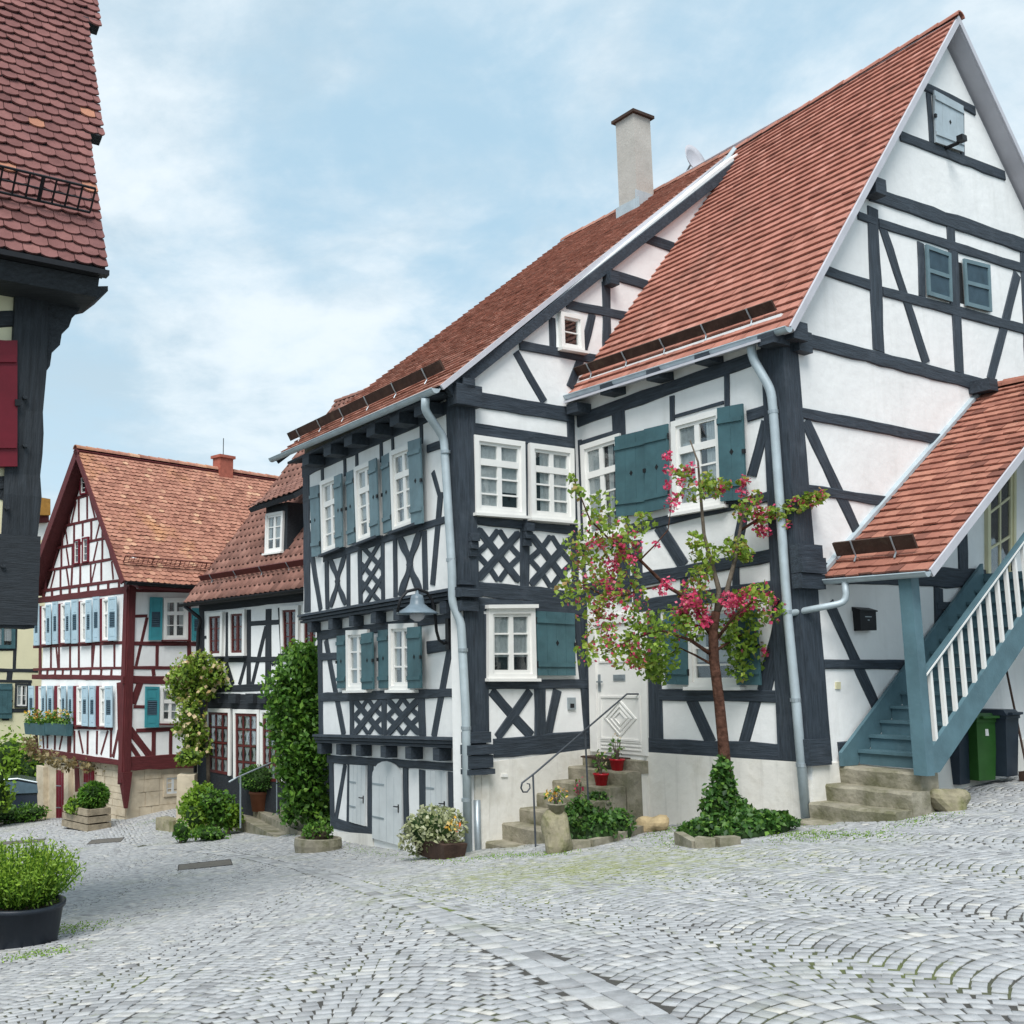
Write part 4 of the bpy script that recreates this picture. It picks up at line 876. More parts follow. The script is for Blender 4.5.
# ---- downpipes
def pipe(pts, r, parent, m='zinc', collars=()):
    P_ = [Vector(p) for p in pts]; q = [P_[0]]
    for i in range(1, len(P_)-1):
        a, b, c_ = P_[i-1], P_[i], P_[i+1]; l = min(.12, (a-b).length*.4, (c_-b).length*.4); u = b+(a-b).normalized()*l; v = b+(c_-b).normalized()*l
        for t in (0, .33, .67, 1): q.append(u.lerp(b, t).lerp(b.lerp(v, t), t))
    q.append(P_[-1]); mb = MB(); mb.tube(q, r, 12); o = mb.build('downpipe', m, parent, smooth=True)
    for p in collars: p = Vector(p); mb = MB(); mb.tube([p-Vector((0, 0, .025)), p+Vector((0, 0, .025))], r*1.16, 12); mb.build('pipe_bracket', 'steel', o)
    return o
ng = .45
dp = [FEw.off(.075).px(425.5, 398), FEw.off(.05).px(425, 410), F2.px(444, 438, .14), F2.px(452, 570, .14), F2.px(452.5, 604, .13), F2.px(461, 622, .02), F2.px(466, 715, .01), F2.px(468, 853, .0)]
pipe(dp, .068, MH, collars=(F2.px(445.6, 452, .14), F2.px(451, 560, .14), F2.px(463, 650, .015), F2.px(466, 728, .01), F2.px(466.6, 800, .01)))
b_ = F0.px(477, 800, .12); pipe([b_, Vector((b_.x, b_.y, b_.z-1.2))], .055, MH, 'steel')
dq = [FE.off(.075).px(750.5, 337), FE.off(.05).px(752, 357), A.px(771, 390, .12), A.px(774, 420, .10), A.px(788, 620, .10), A.px(796, 700, .09), A.px(806, 818, .09)]
pipe(dq, .062, MH, collars=(A.px(773.2, 412, .10), A.px(787, 612, .10), A.px(795.5, 700, .09), A.px(801.5, 765, .09)))
# satellite dish behind the ridge
rp2 = RP.off(-1.2); pd = rp2.px(692, 163); 
sdish = thing('satellite_dish', 'small pale satellite dish peeking over the roof ridge near the chimney', 'satellite dish', pd-Vector((0, 0, .5)))
mb = MB(); prof = [(.0, 0), (.15, .015), (.30, .06), (.42, .12), (.42, .13), (.3, .075), (.15, .03), (0, .015)]
ax = Vector((.55, -.8, .25)).normalized(); e1 = ax.cross(Vector((0, 0, 1))).normalized(); e2 = e1.cross(ax); vs_ = []; n_ = 20
for r_, z_ in prof:
    for j in range(n_): t = 2*math.pi*j/n_; vs_.append(pd+e1*math.cos(t)*r_*.9+e2*math.sin(t)*r_+ax*z_)
mb.add(vs_, [(i*n_+j, i*n_+(j+1) % n_, (i+1)*n_+(j+1) % n_, (i+1)*n_+j) for i in range(len(prof)-1) for j in range(n_)]); mb.build('dish', 'soffit', sdish, smooth=True)
mb = MB(); mb.tube([pd-ax*.02, pd-ax*.15-Vector((0, 0, .1)), pd-ax*.15-Vector((0, 0, 1.3))], .025, 8); mb.build('mast', 'steel', sdish)
# ================================================================== COVERED OUTSIDE STAIR
PS = thing('covered_staircase', 'grey blue wooden outside stair with white balusters under a small red tiled roof', 'staircase', G.P(1.2, G.uw(840, 765)[1], .7))
pe_u, pe_z = G.uw(820, 579); pr_u, pr_z = G.uw(983, 391)
NPO = 1.52
tiles('roof', G.P(pe_u, pe_z, .02), G.P(pe_u, pe_z, NPO), G.P(pr_u, pr_z, NPO), G.P(pr_u, pr_z, .02), 'roof_porch', .19, .20, PS, th=.026, seed=21, deck='soffit', dth=.09, jitter=1.6)
tiles('roof', G.P(2*pr_u-pe_u, pe_z, .02), G.P(2*pr_u-pe_u, pe_z, NPO), G.P(pr_u, pr_z, NPO), G.P(pr_u, pr_z, .02), 'roof_porch', .19, .20, PS, th=.026, seed=22, deck='soffit', dth=.09)
ridge(G.P(pr_u, pr_z+.02, .0), G.P(pr_u, pr_z+.02, NPO+.03), 'roof_porch', PS, r=.12, step=.34)
pn_ = (G.U*-(pr_z-pe_z)+Vector((0, 0, 1))*(pr_u-pe_u)).normalized()
verge(G.P(pe_u, pe_z, NPO), G.P(pr_u, pr_z, NPO), .10, .025, PS, nrm=pn_, out=G.N)
mb = MB(); a = G.P(pe_u, pe_z, .0)+pn_*.03; b = G.P(pr_u, pr_z, .0)+pn_*.03; mb.hexa([a, b, b+G.N*.06, a+G.N*.06], [a+pn_*.07, b+pn_*.07, b+G.N*.06+pn_*.05, a+G.N*.06+pn_*.05]); mb.build('flashing', 'zinc', PS)
gutter(G.P(pe_u, pe_z, -.02), G.P(pe_u, pe_z, NPO+.03), PS, out=-G.U*.075, r=.06)
snow_board(G.P(pe_u, pe_z, .02), G.P(pe_u, pe_z, NPO), G.P(pr_u, pr_z, .02), pn_, .04, .80, .45, .20, PS, 2)
gq = G.P(pe_u-.075, pe_z-.07, .42); pipe([gq, gq-Vector((0, 0, .28)), A.px(788, 615, .10)+Vector((.02, 0, .02))], .045, PS)
# post, plate beam, stringers
NO = 1.2
z4 = G.uw(838, 766, .02)[1]; pu = .57; pz0 = z4-.02
mb = MB(); mb.box(G.P(pu, (pz0+pe_z)/2, NO), G.U*.085, G.N*.085, Vector((0, 0, (pe_z-pz0)/2))); mb.build('post', 'stair_paint', PS)
mb = MB(); mb.box(G.P(pe_u+.42, pe_z+.08, NO*.5+.1), G.U*.07, G.N*(NO*.5-.01), Vector((0, 0, .09))); mb.build('plate_beam', 'timber', PS)
mb = MB()
for n_ in (.12, NO):
    a = G.P(pe_u+.3, pe_z+.10, n_); b = G.P(pr_u, pr_z-.12, n_); mb.hexa([a-pn_*.16-G.N*.04, b-pn_*.16-G.N*.04, b-pn_*.16+G.N*.04, a-pn_*.16+G.N*.04], [a-pn_*.03-G.N*.04, b-pn_*.03-G.N*.04, b-pn_*.03+G.N*.04, a-pn_*.03+G.N*.04])
mb.build('rafter', 'timber', PS)
s0 = Vector(G.uw(932, 764, NO)); s1 = Vector(G.uw(1024, 628, NO)); sl = (s1-s0); sl.normalize(); k_ = sl.y/sl.x
print('stair slope', math.degrees(math.atan(k_)), 'start', s0, 'post', pu, pz0)
su = pu+.03; k_ = .70; sz = s0.y+(su-s0.x)*k_
TOPU = su+3.9
def stringer(n_, name, m):
    v = .215; zb_ = sz+(TOPU-su)*k_; mb = MB(); pts = [(su+.27, z4+.004), (TOPU, zb_-v), (TOPU, zb_+v), (su-.05, sz-.05*k_+v), (su-.05, z4+.004)]
    mb.poly([G.P(u, z, n_-.025) for u, z in pts], G.N*.05); mb.build(name, m, PS)
stringer(NO, 'stringer', 'stair_paint'); stringer(.08, 'stringer', 'stair_paint')
for i in range(14):
    u = .914+.274*i; z = z4+.19+.192*i
    mb = MB(); mb.box(G.P(u+.13, z, (NO+.08)/2), G.U*.155, G.N*((NO-.08)/2-.03), Vector((0, 0, .02))); mb.build('tread', 'stair_paint', PS)
    mb = MB(); mb.box(G.P(u+.02, z-.097, (NO+.08)/2), G.U*.010, G.N*((NO-.08)/2-.03), Vector((0, 0, .075))); mb.build('riser', 'stair_paint', PS)
# handrail and balusters
h0 = Vector(G.uw(930, 662, NO)); h1 = Vector(G.uw(1024, 535, NO)); kh = (h1.y-h0.y)/(h1.x-h0.x)
ha = (pu+.05, h0.y+(pu+.05-h0.x)*kh); hb = (TOPU, ha[1]+(TOPU-ha[0])*kh)
mb = MB(); mb.hexa([G.P(*ha, NO-.045)-Vector((0, 0, .07)), G.P(*hb, NO-.045)-Vector((0, 0, .07)), G.P(*hb, NO+.045)-Vector((0, 0, .07)), G.P(*ha, NO+.045)-Vector((0, 0, .07))], [G.P(*ha, NO-.035), G.P(*hb, NO-.035), G.P(*hb, NO+.035), G.P(*ha, NO+.035)]); hr = mb.build('handrail', 'stair_paint', PS)
mb = MB(); mb.hexa([G.P(*ha, NO+.046)-Vector((0, 0, .045)), G.P(*hb, NO+.046)-Vector((0, 0, .045)), G.P(*hb, NO+.056)-Vector((0, 0, .045)), G.P(*ha, NO+.056)-Vector((0, 0, .045))], [G.P(*ha, NO+.046)-Vector((0, 0, .02)), G.P(*hb, NO+.046)-Vector((0, 0, .02)), G.P(*hb, NO+.056)-Vector((0, 0, .02)), G.P(*ha, NO+.056)-Vector((0, 0, .02))]); mb.build('handrail_strip', 'white', hr)
bu = G.uw(932, 700, NO)[0]; step_ = (G.uw(1018, 600, NO)[0]-bu)/9
for i in range(16):
    u = bu+step_*i
    if u > TOPU-.1: break
    zt = ha[1]+(u-ha[0])*kh-.075; zb_ = sz+(u-su)*k_+.16
    mb = MB(); mb.box(G.P(u, (zt+zb_)/2, NO), G.U*.026, G.N*.022, Vector((0, 0, (zt-zb_)/2))); mb.build('baluster', 'white', PS)
# landing at the top, beyond the picture's edge
zl_ = sz+(TOPU-su)*k_
mb = MB(); mb.box(G.P(TOPU+.8, zl_-.02, .75), G.U*.82, G.N*.7, Vector((0, 0, .07))); mb.build('landing', 'stair_paint', PS)
mb = MB(); mb.box(G.P(TOPU+1.5, (zl_+BASEZ)/2-.1, NO), G.U*.08, G.N*.08, Vector((0, 0, (zl_-BASEZ)/2))); mb.build('post', 'stair_paint', PS)
# stone steps in front of the stair
SS = thing('stone_steps', 'four mossy sandstone steps leading up to the grey blue wooden stair', 'steps', G.P(0, H(*C0.xy), .8))
for (x, y, x2), n0_, u1 in (((794, 820, 884), .02, 1.6), ((809, 802, 895), .02, 1.6), ((824, 784, 911), .02, 1.75), ((838, 766, 919), .02, 1.9)):
    FS = None; u, z = G.uw(x, y, .30); u = G.uw(x, y, .02)[0]; z = G.uw(x, y, .02)[1]
    # outer end: march outwards along the step's front edge until it projects at x2
    n_ = .3
    while n_ < 3 and proj(np.array(G.P(u, z, n_)))[0] < x2: n_ += .01
    mb = MB(); k = 8; vs_ = []; rn = random.Random(x)
    zz = z-.55
    for i in range(k+1):
        t = i/k; nn = .02+(n_-.02)*t; j1, j2 = rn.uniform(-.012, .012), rn.uniform(-.008, .008)
        for (uu, z_) in ((u+.03+j1, zz), (u+j1, z-.03+j2), (u+.025+j1, z+j2), (u+.40, z+j2*.5), (u+.40, zz)): vs_.append(G.P(uu, z_, nn))
    mb.add(vs_, [(i*5+j, i*5+(j+1) % 5, (i+1)*5+(j+1) % 5, (i+1)*5+j) for i in range(k) for j in range(5)]+[(4, 3, 2, 1, 0), tuple(k*5+j for j in range(5))])
    mb.build('step', 'stone', SS)
    print('step', u, z, n_)
# mailbox and switch on the gable wall
mbx = thing('mailbox', 'black metal mailbox on the white wall beside the wooden stair', 'mailbox', G.px(861, 618))
Qm = Quad(G, [(852, 607.5), (868.5, 608.5), (869.5, 630.5), (854, 631)], 0); mb = MB()
Qm.box(mb, 0, Qm.w, .05, Qm.h, 0, .11); mb.build('box_body', 'iron', mbx)
mb = MB(); mb.hexa([Qm.p(-.01, .05, 0), Qm.p(Qm.w+.01, .05, 0), Qm.p(Qm.w+.01, .055, .13), Qm.p(-.01, .055, .13)], [Qm.p(-.01, -.01, 0), Qm.p(Qm.w+.01, -.01, 0), Qm.p(Qm.w+.01, .035, .13), Qm.p(-.01, .035, .13)]); mb.build('lid', 'iron', mbx)
mb = MB(); Qm.box(mb, Qm.w*.3, Qm.w*.7, Qm.h*.38, Qm.h*.42, .111, .116); Qm.box(mb, Qm.w*.45, Qm.w*.55, Qm.h*.52, Qm.h*.57, .111, .116); mb.build('lock_plate', 'steel', mbx)
mb = MB(); Qs = Quad(G, [(835, 682), (839.5, 682), (839.5, 689), (835, 689)], 0); Qs.box(mb, 0, Qs.w, 0, Qs.h, 0, .02); mb.build('light_switch', 'paleyellow', MH)
# wheelie bins below the stair
def make_bin(loc, rz, m, label, h=1.06, w=.47, d=.52, labelled=False):
    t = thing('wheelie_bin', label, 'bin', loc, 'wheelie bins under the wooden stair'); t.rotation_euler = (0, 0, rz)
    mb = MB(); b = [(-.40*w, -.36*d), (.40*w, -.36*d), (.40*w, .36*d), (-.40*w, .36*d)]; tp = [(-.5*w, -.5*d), (.5*w, -.5*d), (.5*w, .46*d), (-.5*w, .46*d)]
    mb.hexa([Vector((x, y, .06)) for x, y in b], [Vector((x, y, h*.90)) for x, y in tp])
    for z in (.93,): mb.hexa([Vector((x*1.05, y*1.05, h*.86)) for x, y in tp], [Vector((x*1.05, y*1.05, h*.905)) for x, y in tp])
    mb2 = MB(); mb2.v = mb.v; mb2.f = mb.f; mb2.g = mb.g; mb2.t = mb.t
    o = obj_local(mb2, 'bin_body', m, t)
    mb = MB(); mb.hexa([Vector((x*1.09, y*1.12, h*.907)) for x, y in tp], [Vector((x*.9, y*.95+.02, h*.985)) for x, y in tp]); mb.box((0, -.60*d, h*.935), (.40*w, 0, 0), (0, .03, 0), (0, 0, .018)); obj_local(mb, 'bin_lid', m, t)
    mb = MB(); mb.tube([(-.42*w, .55*d, h*.90), (.42*w, .55*d, h*.90)], .016, 8); mb.tube([(-.36*w, .46*d, h*.88), (-.36*w, .55*d, h*.90)], .014, 6); mb.tube([(.36*w, .46*d, h*.88), (.36*w, .55*d, h*.90)], .014, 6); obj_local(mb, 'bin_handle', m, t)
    for sx in (-1, 1):
        mb = MB(); mb.tube([(sx*.40*w, .40*d, .10), (sx*.48*w, .40*d, .10)], .10, 16); obj_local(mb, 'wheel', 'rubber', t)
    if labelled:
        mb = MB(); mb.box((.0, -.475*d, h*.72), (.035, 0, 0), (0, .004, 0), (0, 0, .05)); obj_local(mb, 'sticker', 'white', t)
    return t
def obj_local(mb, name, m, parent, smooth=False):
    o = mb.build(name, m, None, smooth); o.parent = parent; return o
RZ = math.atan2(G.N.x, -G.N.y)
def bin_at(x, y, m, label, dn=0, **k):
    p = gpx(x, y); return make_bin(p-G.N*.28, RZ+dn, m, label, **k)
b1 = bin_at(971, 789, 'darkbin', 'dark blue wheelie bin nearest the stair foot, left of the green one', .15)
b2 = bin_at(995, 785, 'greenplastic', 'green wheelie bin between two dark bins', -.1, labelled=True)
b3 = bin_at(1019, 781, 'darkbin', 'dark wheelie bin at the right, beyond the green one', .1)
b4 = make_bin(b2.location-G.N*.75-G.U*.3, RZ, 'blackplastic', 'black wheelie bin behind the dark blue and green ones')
br = G.px(1014, 700, .5); bb = Vector((br.x+.1, br.y, H(br.x, br.y)))
bro = thing('broom', 'brown broom leaning on the wall behind the bins', 'broom', bb)
mb = MB(); p1 = G.px(1006, 668, .12); mb.tube([bb+Vector((0, 0, .12)), p1], .016, 8); mb.build('broom_handle', 'plank', bro)
mb = MB(); mb.box(bb+Vector((0, 0, .07)), G.U*.18, G.N*.04, Vector((0, 0, .07))); mb.build('broom_head', 'plank', bro)
# ================================================================== ENTRANCE STEPS (up along the wing gable to the white door)
ES = thing('entrance_steps', 'weathered sandstone flight of steps with iron handrail rising to the white front door', 'steps', W.P(-1, H(3, 16.5), .5))
ztop = A.uw(620, 756)[1]
# fronts of the treads run out from the wing wall; survey the left (wall) ends on plane W n=.03
tr = [(485.5, 841), (502, 823), (519, 807.5), (536, 793), (552, 780), (568, 766)]
rn = random.Random(4); DEP = 1.28
us = []
for i, (x, y) in enumerate(tr):
    u, z = W.uw(x, y, .03); us.append((u, z))
print('entr steps', us, 'top', ztop)
zs = [z for _, z in us]
for i, (u, z) in enumerate(us):
    mb = MB(); vs_ = []; k = 6; zz = BASEZ*.7
    for j in range(k+1):
        nn = .03+DEP*j/k; a, b = rn.uniform(-.012, .012), rn.uniform(-.006, .006)
        for uu, z_ in ((u+.02+a, zz), (u+a, z-.025+b), (u+.02+a, z+b), (u+.335, z+b*.3), (u+.335, zz)): vs_.append(W.P(uu, z_, nn-.002*i))
    mb.add(vs_, [(q*5+j, q*5+(j+1) % 5, (q+1)*5+(j+1) % 5, (q+1)*5+j) for q in range(k) for j in range(5)]+[(4, 3, 2, 1, 0), tuple(k*5+j for j in range(5))]); mb.build('step', 'stone', ES)
u7 = us[-1][0]+.32
mb = MB(); mb.box(W.P((u7+.05)/2, ztop-.125, .03+.64), W.U*((.05-u7)/2+.0), W.N*.64, Vector((0, 0, .095))); mb.build('landing', 'stone', ES)
mb = MB(); mb.box(W.P((u7+.03)/2, (ztop-.22+BASEZ*.7)/2, .03+.632), W.U*((.03-u7)/2), W.N*.632, Vector((0, 0, (ztop-.222-BASEZ*.7)/2))); mb.build('base_wall', 'plinth', ES)
mb = MB(); mb.box(W.P(-.26, ztop-.018, .62), W.U*.22, W.N*.33, Vector((0, 0, .012))); mb.build('door_mat', 'plank', ES)
# handrail
FH = W.off(1.15)
hp = [FH.px(644, 694), FH.px(627, 694), FH.px(585, 730), FH.px(535, 773), FH.px(522, 783)]
crl = [FH.px(*p) for p in ((521, 788), (523, 792), (527, 792), (530, 788), (529.5, 784), (527, 783.5))]
mb = MB(); mb.tube(hp+crl, [.014]*5+[.013, .012, .011, .010, .010, .008], 8); hrl = mb.build('handrail', 'rail_grey', ES, smooth=True)
for (xa, ya, xb, yb) in ((533, 774, 536, 852), (585, 731, 589, 812)):
    mb = MB(); mb.tube([FH.px(xa, ya), FH.px(xb, yb)-Vector((0, 0, .25))], .014, 8); mb.build('rail_post', 'rail_grey', ES)
# ================================================================== WALL LAMP
lw = F1.px(449, 640); FL = Fac(lw, math.degrees(math.atan2(F1.N.x, F1.N.y)))
LP = thing('wall_lamp', 'grey enamel street lamp on a curved black bracket on the wing wall', 'lamp', lw)
arc = [FL.px(*p) for p in ((449, 640), (444, 643.5), (439, 640), (436.5, 631), (434.8, 612), (432, 600), (427, 592.5), (417, 589), (407, 591.5), (400.5, 599), (397.5, 612))]
mb = MB(); mb.tube(arc, .026, 8); mb.build('bracket', 'iron', LP, smooth=True)
mb = MB(); q = F1.P(*F1.uw(450, 634)); mb.box(q+F1.N*.02, F1.U*.05, F1.N*.04, Vector((0, 0, .25))); mb.build('wall_plate', 'iron', LP)
lc = FL.px(417, 589); zc = lc.z
mb = MB(); mb.lathe(Vector((lc.x, lc.y, zc-.02)), [(.02, 0), (.03, -.06), (.09, -.08), (.11, -.14), (.12, -.22), (.19, -.28), (.33, -.36), (.34, -.385), (.31, -.375), (.17, -.30), (.08, -.24)], 24, cap=False); mb.build('lamp_shade', 'lamp_enamel', LP, smooth=True)
mb = MB(); mb.lathe(Vector((lc.x, lc.y, zc-.02)), [(.02, -.25), (.10, -.34), (.125, -.40), (.10, -.46), (.04, -.50)], 20); mb.build('lamp_glass', 'soffit', LP, smooth=True)
# ================================================================== RED HALF-TIMBERED HOUSE (far left)
RH = thing('half_timbered_house', 'dark red half timbered house with pale blue shutters and orange brown roof', 'house', RS.P(0, 0, RS.uw(122, 821)[1]))
red = 'timber_red'
ra_u, ra_z = RG.uw(76.5, 448, .45); re_u, re_z = RG.uw(124.5, 581, .45)
RR0 = RG.P(ra_u, ra_z, .45); RE0 = RG.P(re_u, re_z, .45)
LEN = 13.0
rl_u = 2*ra_u-re_u
dirS = -RG.N
RR1 = RR0+dirS*LEN; RE1 = RE0+dirS*LEN
# make the far ridge end agree with the surveyed ridge line
RPl = Fac(RR0, math.degrees(math.atan2(dirS.x, dirS.y))); q = RPl.px(280, 479); dirR = (q-RR0).normalized(); RR1 = RR0+dirR*LEN
uL = 2*ra_u-.05
BZ2 = -5.5
zj = RG.uw(123, 764)[1]
slab(RG, [(.0, zj), (uL, zj), (uL, re_z-.1), (ra_u, ra_z-.35), (.0, re_z+.75)], RH, n0=-.25)
zs = RS.uw(135, 766)[1]
slab(RS, [(.0, zs-.1), (12.4, zs-.1), (12.4, re_z+.3), (.0, re_z+.3)], RH, n0=-.25)
# ashlar / rubble base, slightly set back under the jetty
RGb = RG.off(-.22); RSb = RS.off(-.12)
slab(RGb, [(.10, BZ2), (uL, BZ2), (uL, zj+.1), (.10, zj+.1)], RH, 'stone_base', 'rubble', n0=-.4)
slab(RSb, [(.22, BZ2), (12, BZ2), (12, zs+.1), (.22, zs+.1)], RH, 'stone_base', 'rubble', n0=-.4)
for a, b in (((41, 765), (48, 818)), ((68.5, 768), (73, 806))):   # pillars
    mb = MB(); Qp = Quad(RGb, [(a[0], a[1]), (b[0], a[1]+2), (b[0], b[1]+8), (a[0], b[1]+8)], 0); Qp.box(mb, 0, Qp.w, 0, Qp.h, 0, .16); mb.build('stone_pillar', 'rubble', RH)
def courses(F, u0, u1, z0, z1, parent, seed, hh=.36, m='rubble'):
    rn = random.Random(seed); mb = MB(); z = z0
    while z < z1-.05:
        h = min(hh*rn.uniform(.75, 1.2), z1-z); u = u0-rn.uniform(0, .3)
        while u < u1:
            l = rn.uniform(.35, .75); a, b = max(u, u0), min(u+l, u1)
            if b-a > .08: mb.box(F.P((a+b)/2, z+h/2, .0), F.U*((b-a)/2-.008), F.N*(.012+rn.uniform(0, .02)), Vector((0, 0, h/2-.008)), )
            u += l
        z += h
    return mb.build('masonry', m, parent)
courses(RSb, .24, 9.0, -3.0, zs-.05, RH, 3)
courses(RGb, .12, RGb.uw(96, 800)[0], -3.4, zj, RH, 4, .22)
for q in ([(57.5, 770), (69, 771), (69, 822), (57.5, 822)], [(85, 769), (94.5, 770), (94.5, 815), (85, 815)]): 
    o = plank_door(RGb, q, RH, m='redpaint', n=.02)
tiles('roof', RE0, RE1, RR1, RR0, 'roof_red', .19, .155, RH, style='round', th=.02, seed=41, deck='timber_red', jitter=2.2)
LE0 = RG.P(rl_u, re_z, .45); tiles('roof', LE0+dirS*LEN, LE0, RR0, RR1, 'roof_red', .19, .3, RH, th=.02, seed=42, deck='timber_red', dth=.18)
ridge(RR0-dirS*.03, RR1, 'roof_red', RH, r=.13, step=.38)
nr_ = (RE1-RE0).cross(RR0-RE0).normalized(); nr_ = nr_ if nr_.z > 0 else -nr_
nl_ = (LE0+dirS*LEN-LE0).cross(RR0-LE0).normalized(); nl_ = nl_ if nl_.z > 0 else -nl_
verge(RE0, RR0, .16, .04, RH, m=red, nrm=nr_, out=RG.N); verge(LE0, RR0, .26, .04, RH, m=red, nrm=nl_, out=RG.N)
gutter(RE0, RE1, RH, r=.08, m='iron', out=RS.N*.08)
mb = MB(); mb.hexa([RS.P(.0, re_z-.02, 0), RS.P(12, re_z-.02, 0), RS.P(12, re_z-.2, .55), RS.P(.0, re_z-.2, .55)], [RS.P(.0, re_z+.05, 0), RS.P(12, re_z+.05, 0), RS.P(12, re_z-.12, .55), RS.P(.0, re_z-.12, .55)]); mb.build('eave_soffit', red, RH)
def grid_guard(EL, ER, RL_, nrm, s0, s1, dist, h, parent, m, n):
    EL, ER = Vector(EL), Vector(ER); up = (Vector(RL_)-EL).normalized(); a = EL.lerp(ER, s0)+up*dist+nrm*.07; b = EL.lerp(ER, s1)+up*dist+nrm*.07; v = (nrm+Vector((0, 0, .6))).normalized(); mb = MB(); mb.tube([a, b], .014, 5); mb.tube([a+v*h*.5, b+v*h*.5], .010, 5); mb.tube([a+v*h, b+v*h], .014, 5)
    for i in range(n+1): p = a.lerp(b, i/n); mb.tube([p, p+v*h], .010 if i % 6 else .02, 4)
    return mb.build('snow_guard', m, parent)
grid_guard(RE0, RE1, RR0, nr_, .01, .75, .65, .22, RH, 'brownred', 60)
mb = MB(); cq = RPl.px(223, 466); mb.box(cq+Vector((0, 0, -.2)), dirS*.28, RPl.N*.22, Vector((0, 0, .48))); mb.box(cq+Vector((0, 0, .30)), dirS*.34, RPl.N*.28, Vector((0, 0, .05))); ch = mb.build('chimney', 'brick', RH)
mb = MB(); mb.tube([cq+Vector((0, 0, .3)), cq+Vector((0, 0, 1.0))], .015, 5); mb.build('aerial', 'iron', ch)
def z1(x, y): return (x/5.12, 430+y/5.12)
def z2(x, y): return (x/7.877, 580+y/7.877)
def z3(x, y): return (x/7.877, 690+y/7.877)
def z4(x, y): return (110+x/9.31, 570+y/9.31)
def z5(x, y): return (110+x/5.69, 660+y/5.69)
def tb(F, fn, rows, parent, m, **k):
    for x1, y1, x2, y2, w in rows: beam(F, *fn(x1, y1), *fn(x2, y2), w, parent, m, proud=.012, **k)
tb(RG, z1, [(350, 362, 455, 330, 3), (303, 498, 512, 450, 2.8), (265, 611, 548, 552, 2.8), (228, 723, 588, 658, 2.8), (185, 828, 632, 768, 3.2), (175, 873, 645, 812, 5),
            (355, 372, 355, 480, 1.9), (404, 352, 404, 468, 1.9), (447, 338, 447, 455, 1.9), (390, 365, 367, 475, 1.7), (460, 336, 486, 448, 1.9),
            (320, 498, 320, 594, 1.9), (380, 485, 380, 580, 1.9), (424, 475, 424, 545, 1.9), (468, 465, 468, 565, 2.2), (525, 470, 525, 555, 1.9), (334, 497, 346, 585, 1.7), (515, 460, 490, 562, 1.7), (540, 500, 545, 550, 1.6),
            (315, 605, 315, 703, 1.9), (525, 560, 525, 668, 1.9), (371, 590, 371, 690, 1.9), (292, 612, 268, 712, 1.7), (340, 605, 353, 695, 1.7), (500, 572, 478, 675, 1.7), (548, 556, 570, 660, 1.8), (265, 650, 240, 720, 1.6),
            (232, 728, 230, 815, 1.7), (310, 712, 310, 805, 1.9), (370, 702, 366, 795, 1.9), (412, 695, 411, 790, 1.9), (465, 688, 465, 780, 1.7), (519, 680, 519, 772, 1.9), (572, 672, 580, 765, 1.9), (282, 720, 260, 812, 1.7), (340, 706, 354, 800, 1.7), (490, 684, 468, 782, 1.7)]
   +[(x, 868-(x-215)*.135-38, x, 868-(x-215)*.135, 2.4) for x in (222, 267, 312, 358, 404, 452, 503, 555, 610)], RH, red)
tb(RG, z2, [(265, 525, 990, 492, 3.2), (265, 705, 985, 692, 2.6), (255, 762, 985, 770, 5), (270, 175, 990, 95, 3)]
   +[(x, 520-(x-280)*.035, x, 700, 2) for x in (314, 402, 465, 553, 622, 728, 793, 902)]+[(442, 515, 458, 700, 1.8), (745, 500, 728, 690, 1.8)]
   +[(x, 705, x-4, 752, 2.2) for x in (316, 376, 437, 497, 562, 637, 716, 800, 880)]+[(988, 120, 980, 700, 3.2)], RH, red)
tb(RG, z3, [(230, 285, 890, 305, 2.8), (230, 470, 950, 575, 6), (335, 310, 345, 460, 1.6), (375, 310, 375, 460, 1.8), (436, 315, 432, 470, 1.8), (500, 315, 468, 470, 1.8), (548, 290, 545, 490, 4), (588, 320, 586, 495, 1.8), (620, 320, 655, 498, 2), (692, 320, 690, 505, 2), (766, 320, 763, 505, 2), (850, 320, 795, 510, 2.2), (878, 300, 872, 530, 2.2), (935, 320, 890, 530, 3), (280, 300, 290, 455, 2), (940, -60, 955, 560, 5),
            (590, 560, 590, 620, 5), (600, 590, 608, 800, 4)], RH, red)
tb(RS, z4, [(212, 430, 345, 425, 2.8), (190, 683, 800, 690, 4), (185, 910, 800, 912, 3.4), (345, 440, 243, 895, 3.4), (441, 690, 436, 905, 3.6), (735, 650, 742, 905, 4), (150, 190, 800, 200, 3), (400, 910, 408, 985, 3.6)], RH, red)
tb(RS, z5, [(70, 112, 480, 116, 8), (133, 266, 200, 266, 3.2), (148, 402, 480, 388, 4.2), (250, 400, 247, 545, 4.6), (346, 400, 344, 545, 3.4), (436, 395, 432, 545, 3.4), (112, 395, 235, 555, 8), (115, 480, 165, 555, 5), (172, 130, 130, 250, 7), (80, 590, 480, 572, 14)], RH, red)
post_at(RS, .11, zs-.5, re_z+.05, .12, .05, red, RH, tap=1.0); post_at(RG, .09, zs-.45, re_z-.1, .10, .045, red, RH)
mb = MB(); p = RS.P(.10, zs-.15, .02); mb.hexa([p+Vector((0, 0, -1.0))+RS.U*a*.3+RS.N*b*.1 for a, b in ((-.1, -.2), (.2, -.2), (.2, .5), (-.1, .5))], [p+RS.U*a+RS.N*b for a, b in ((-.16, -.2), (.16, -.2), (.16, .08), (-.16, .08))]); mb.build('carved_bracket', red, RH)
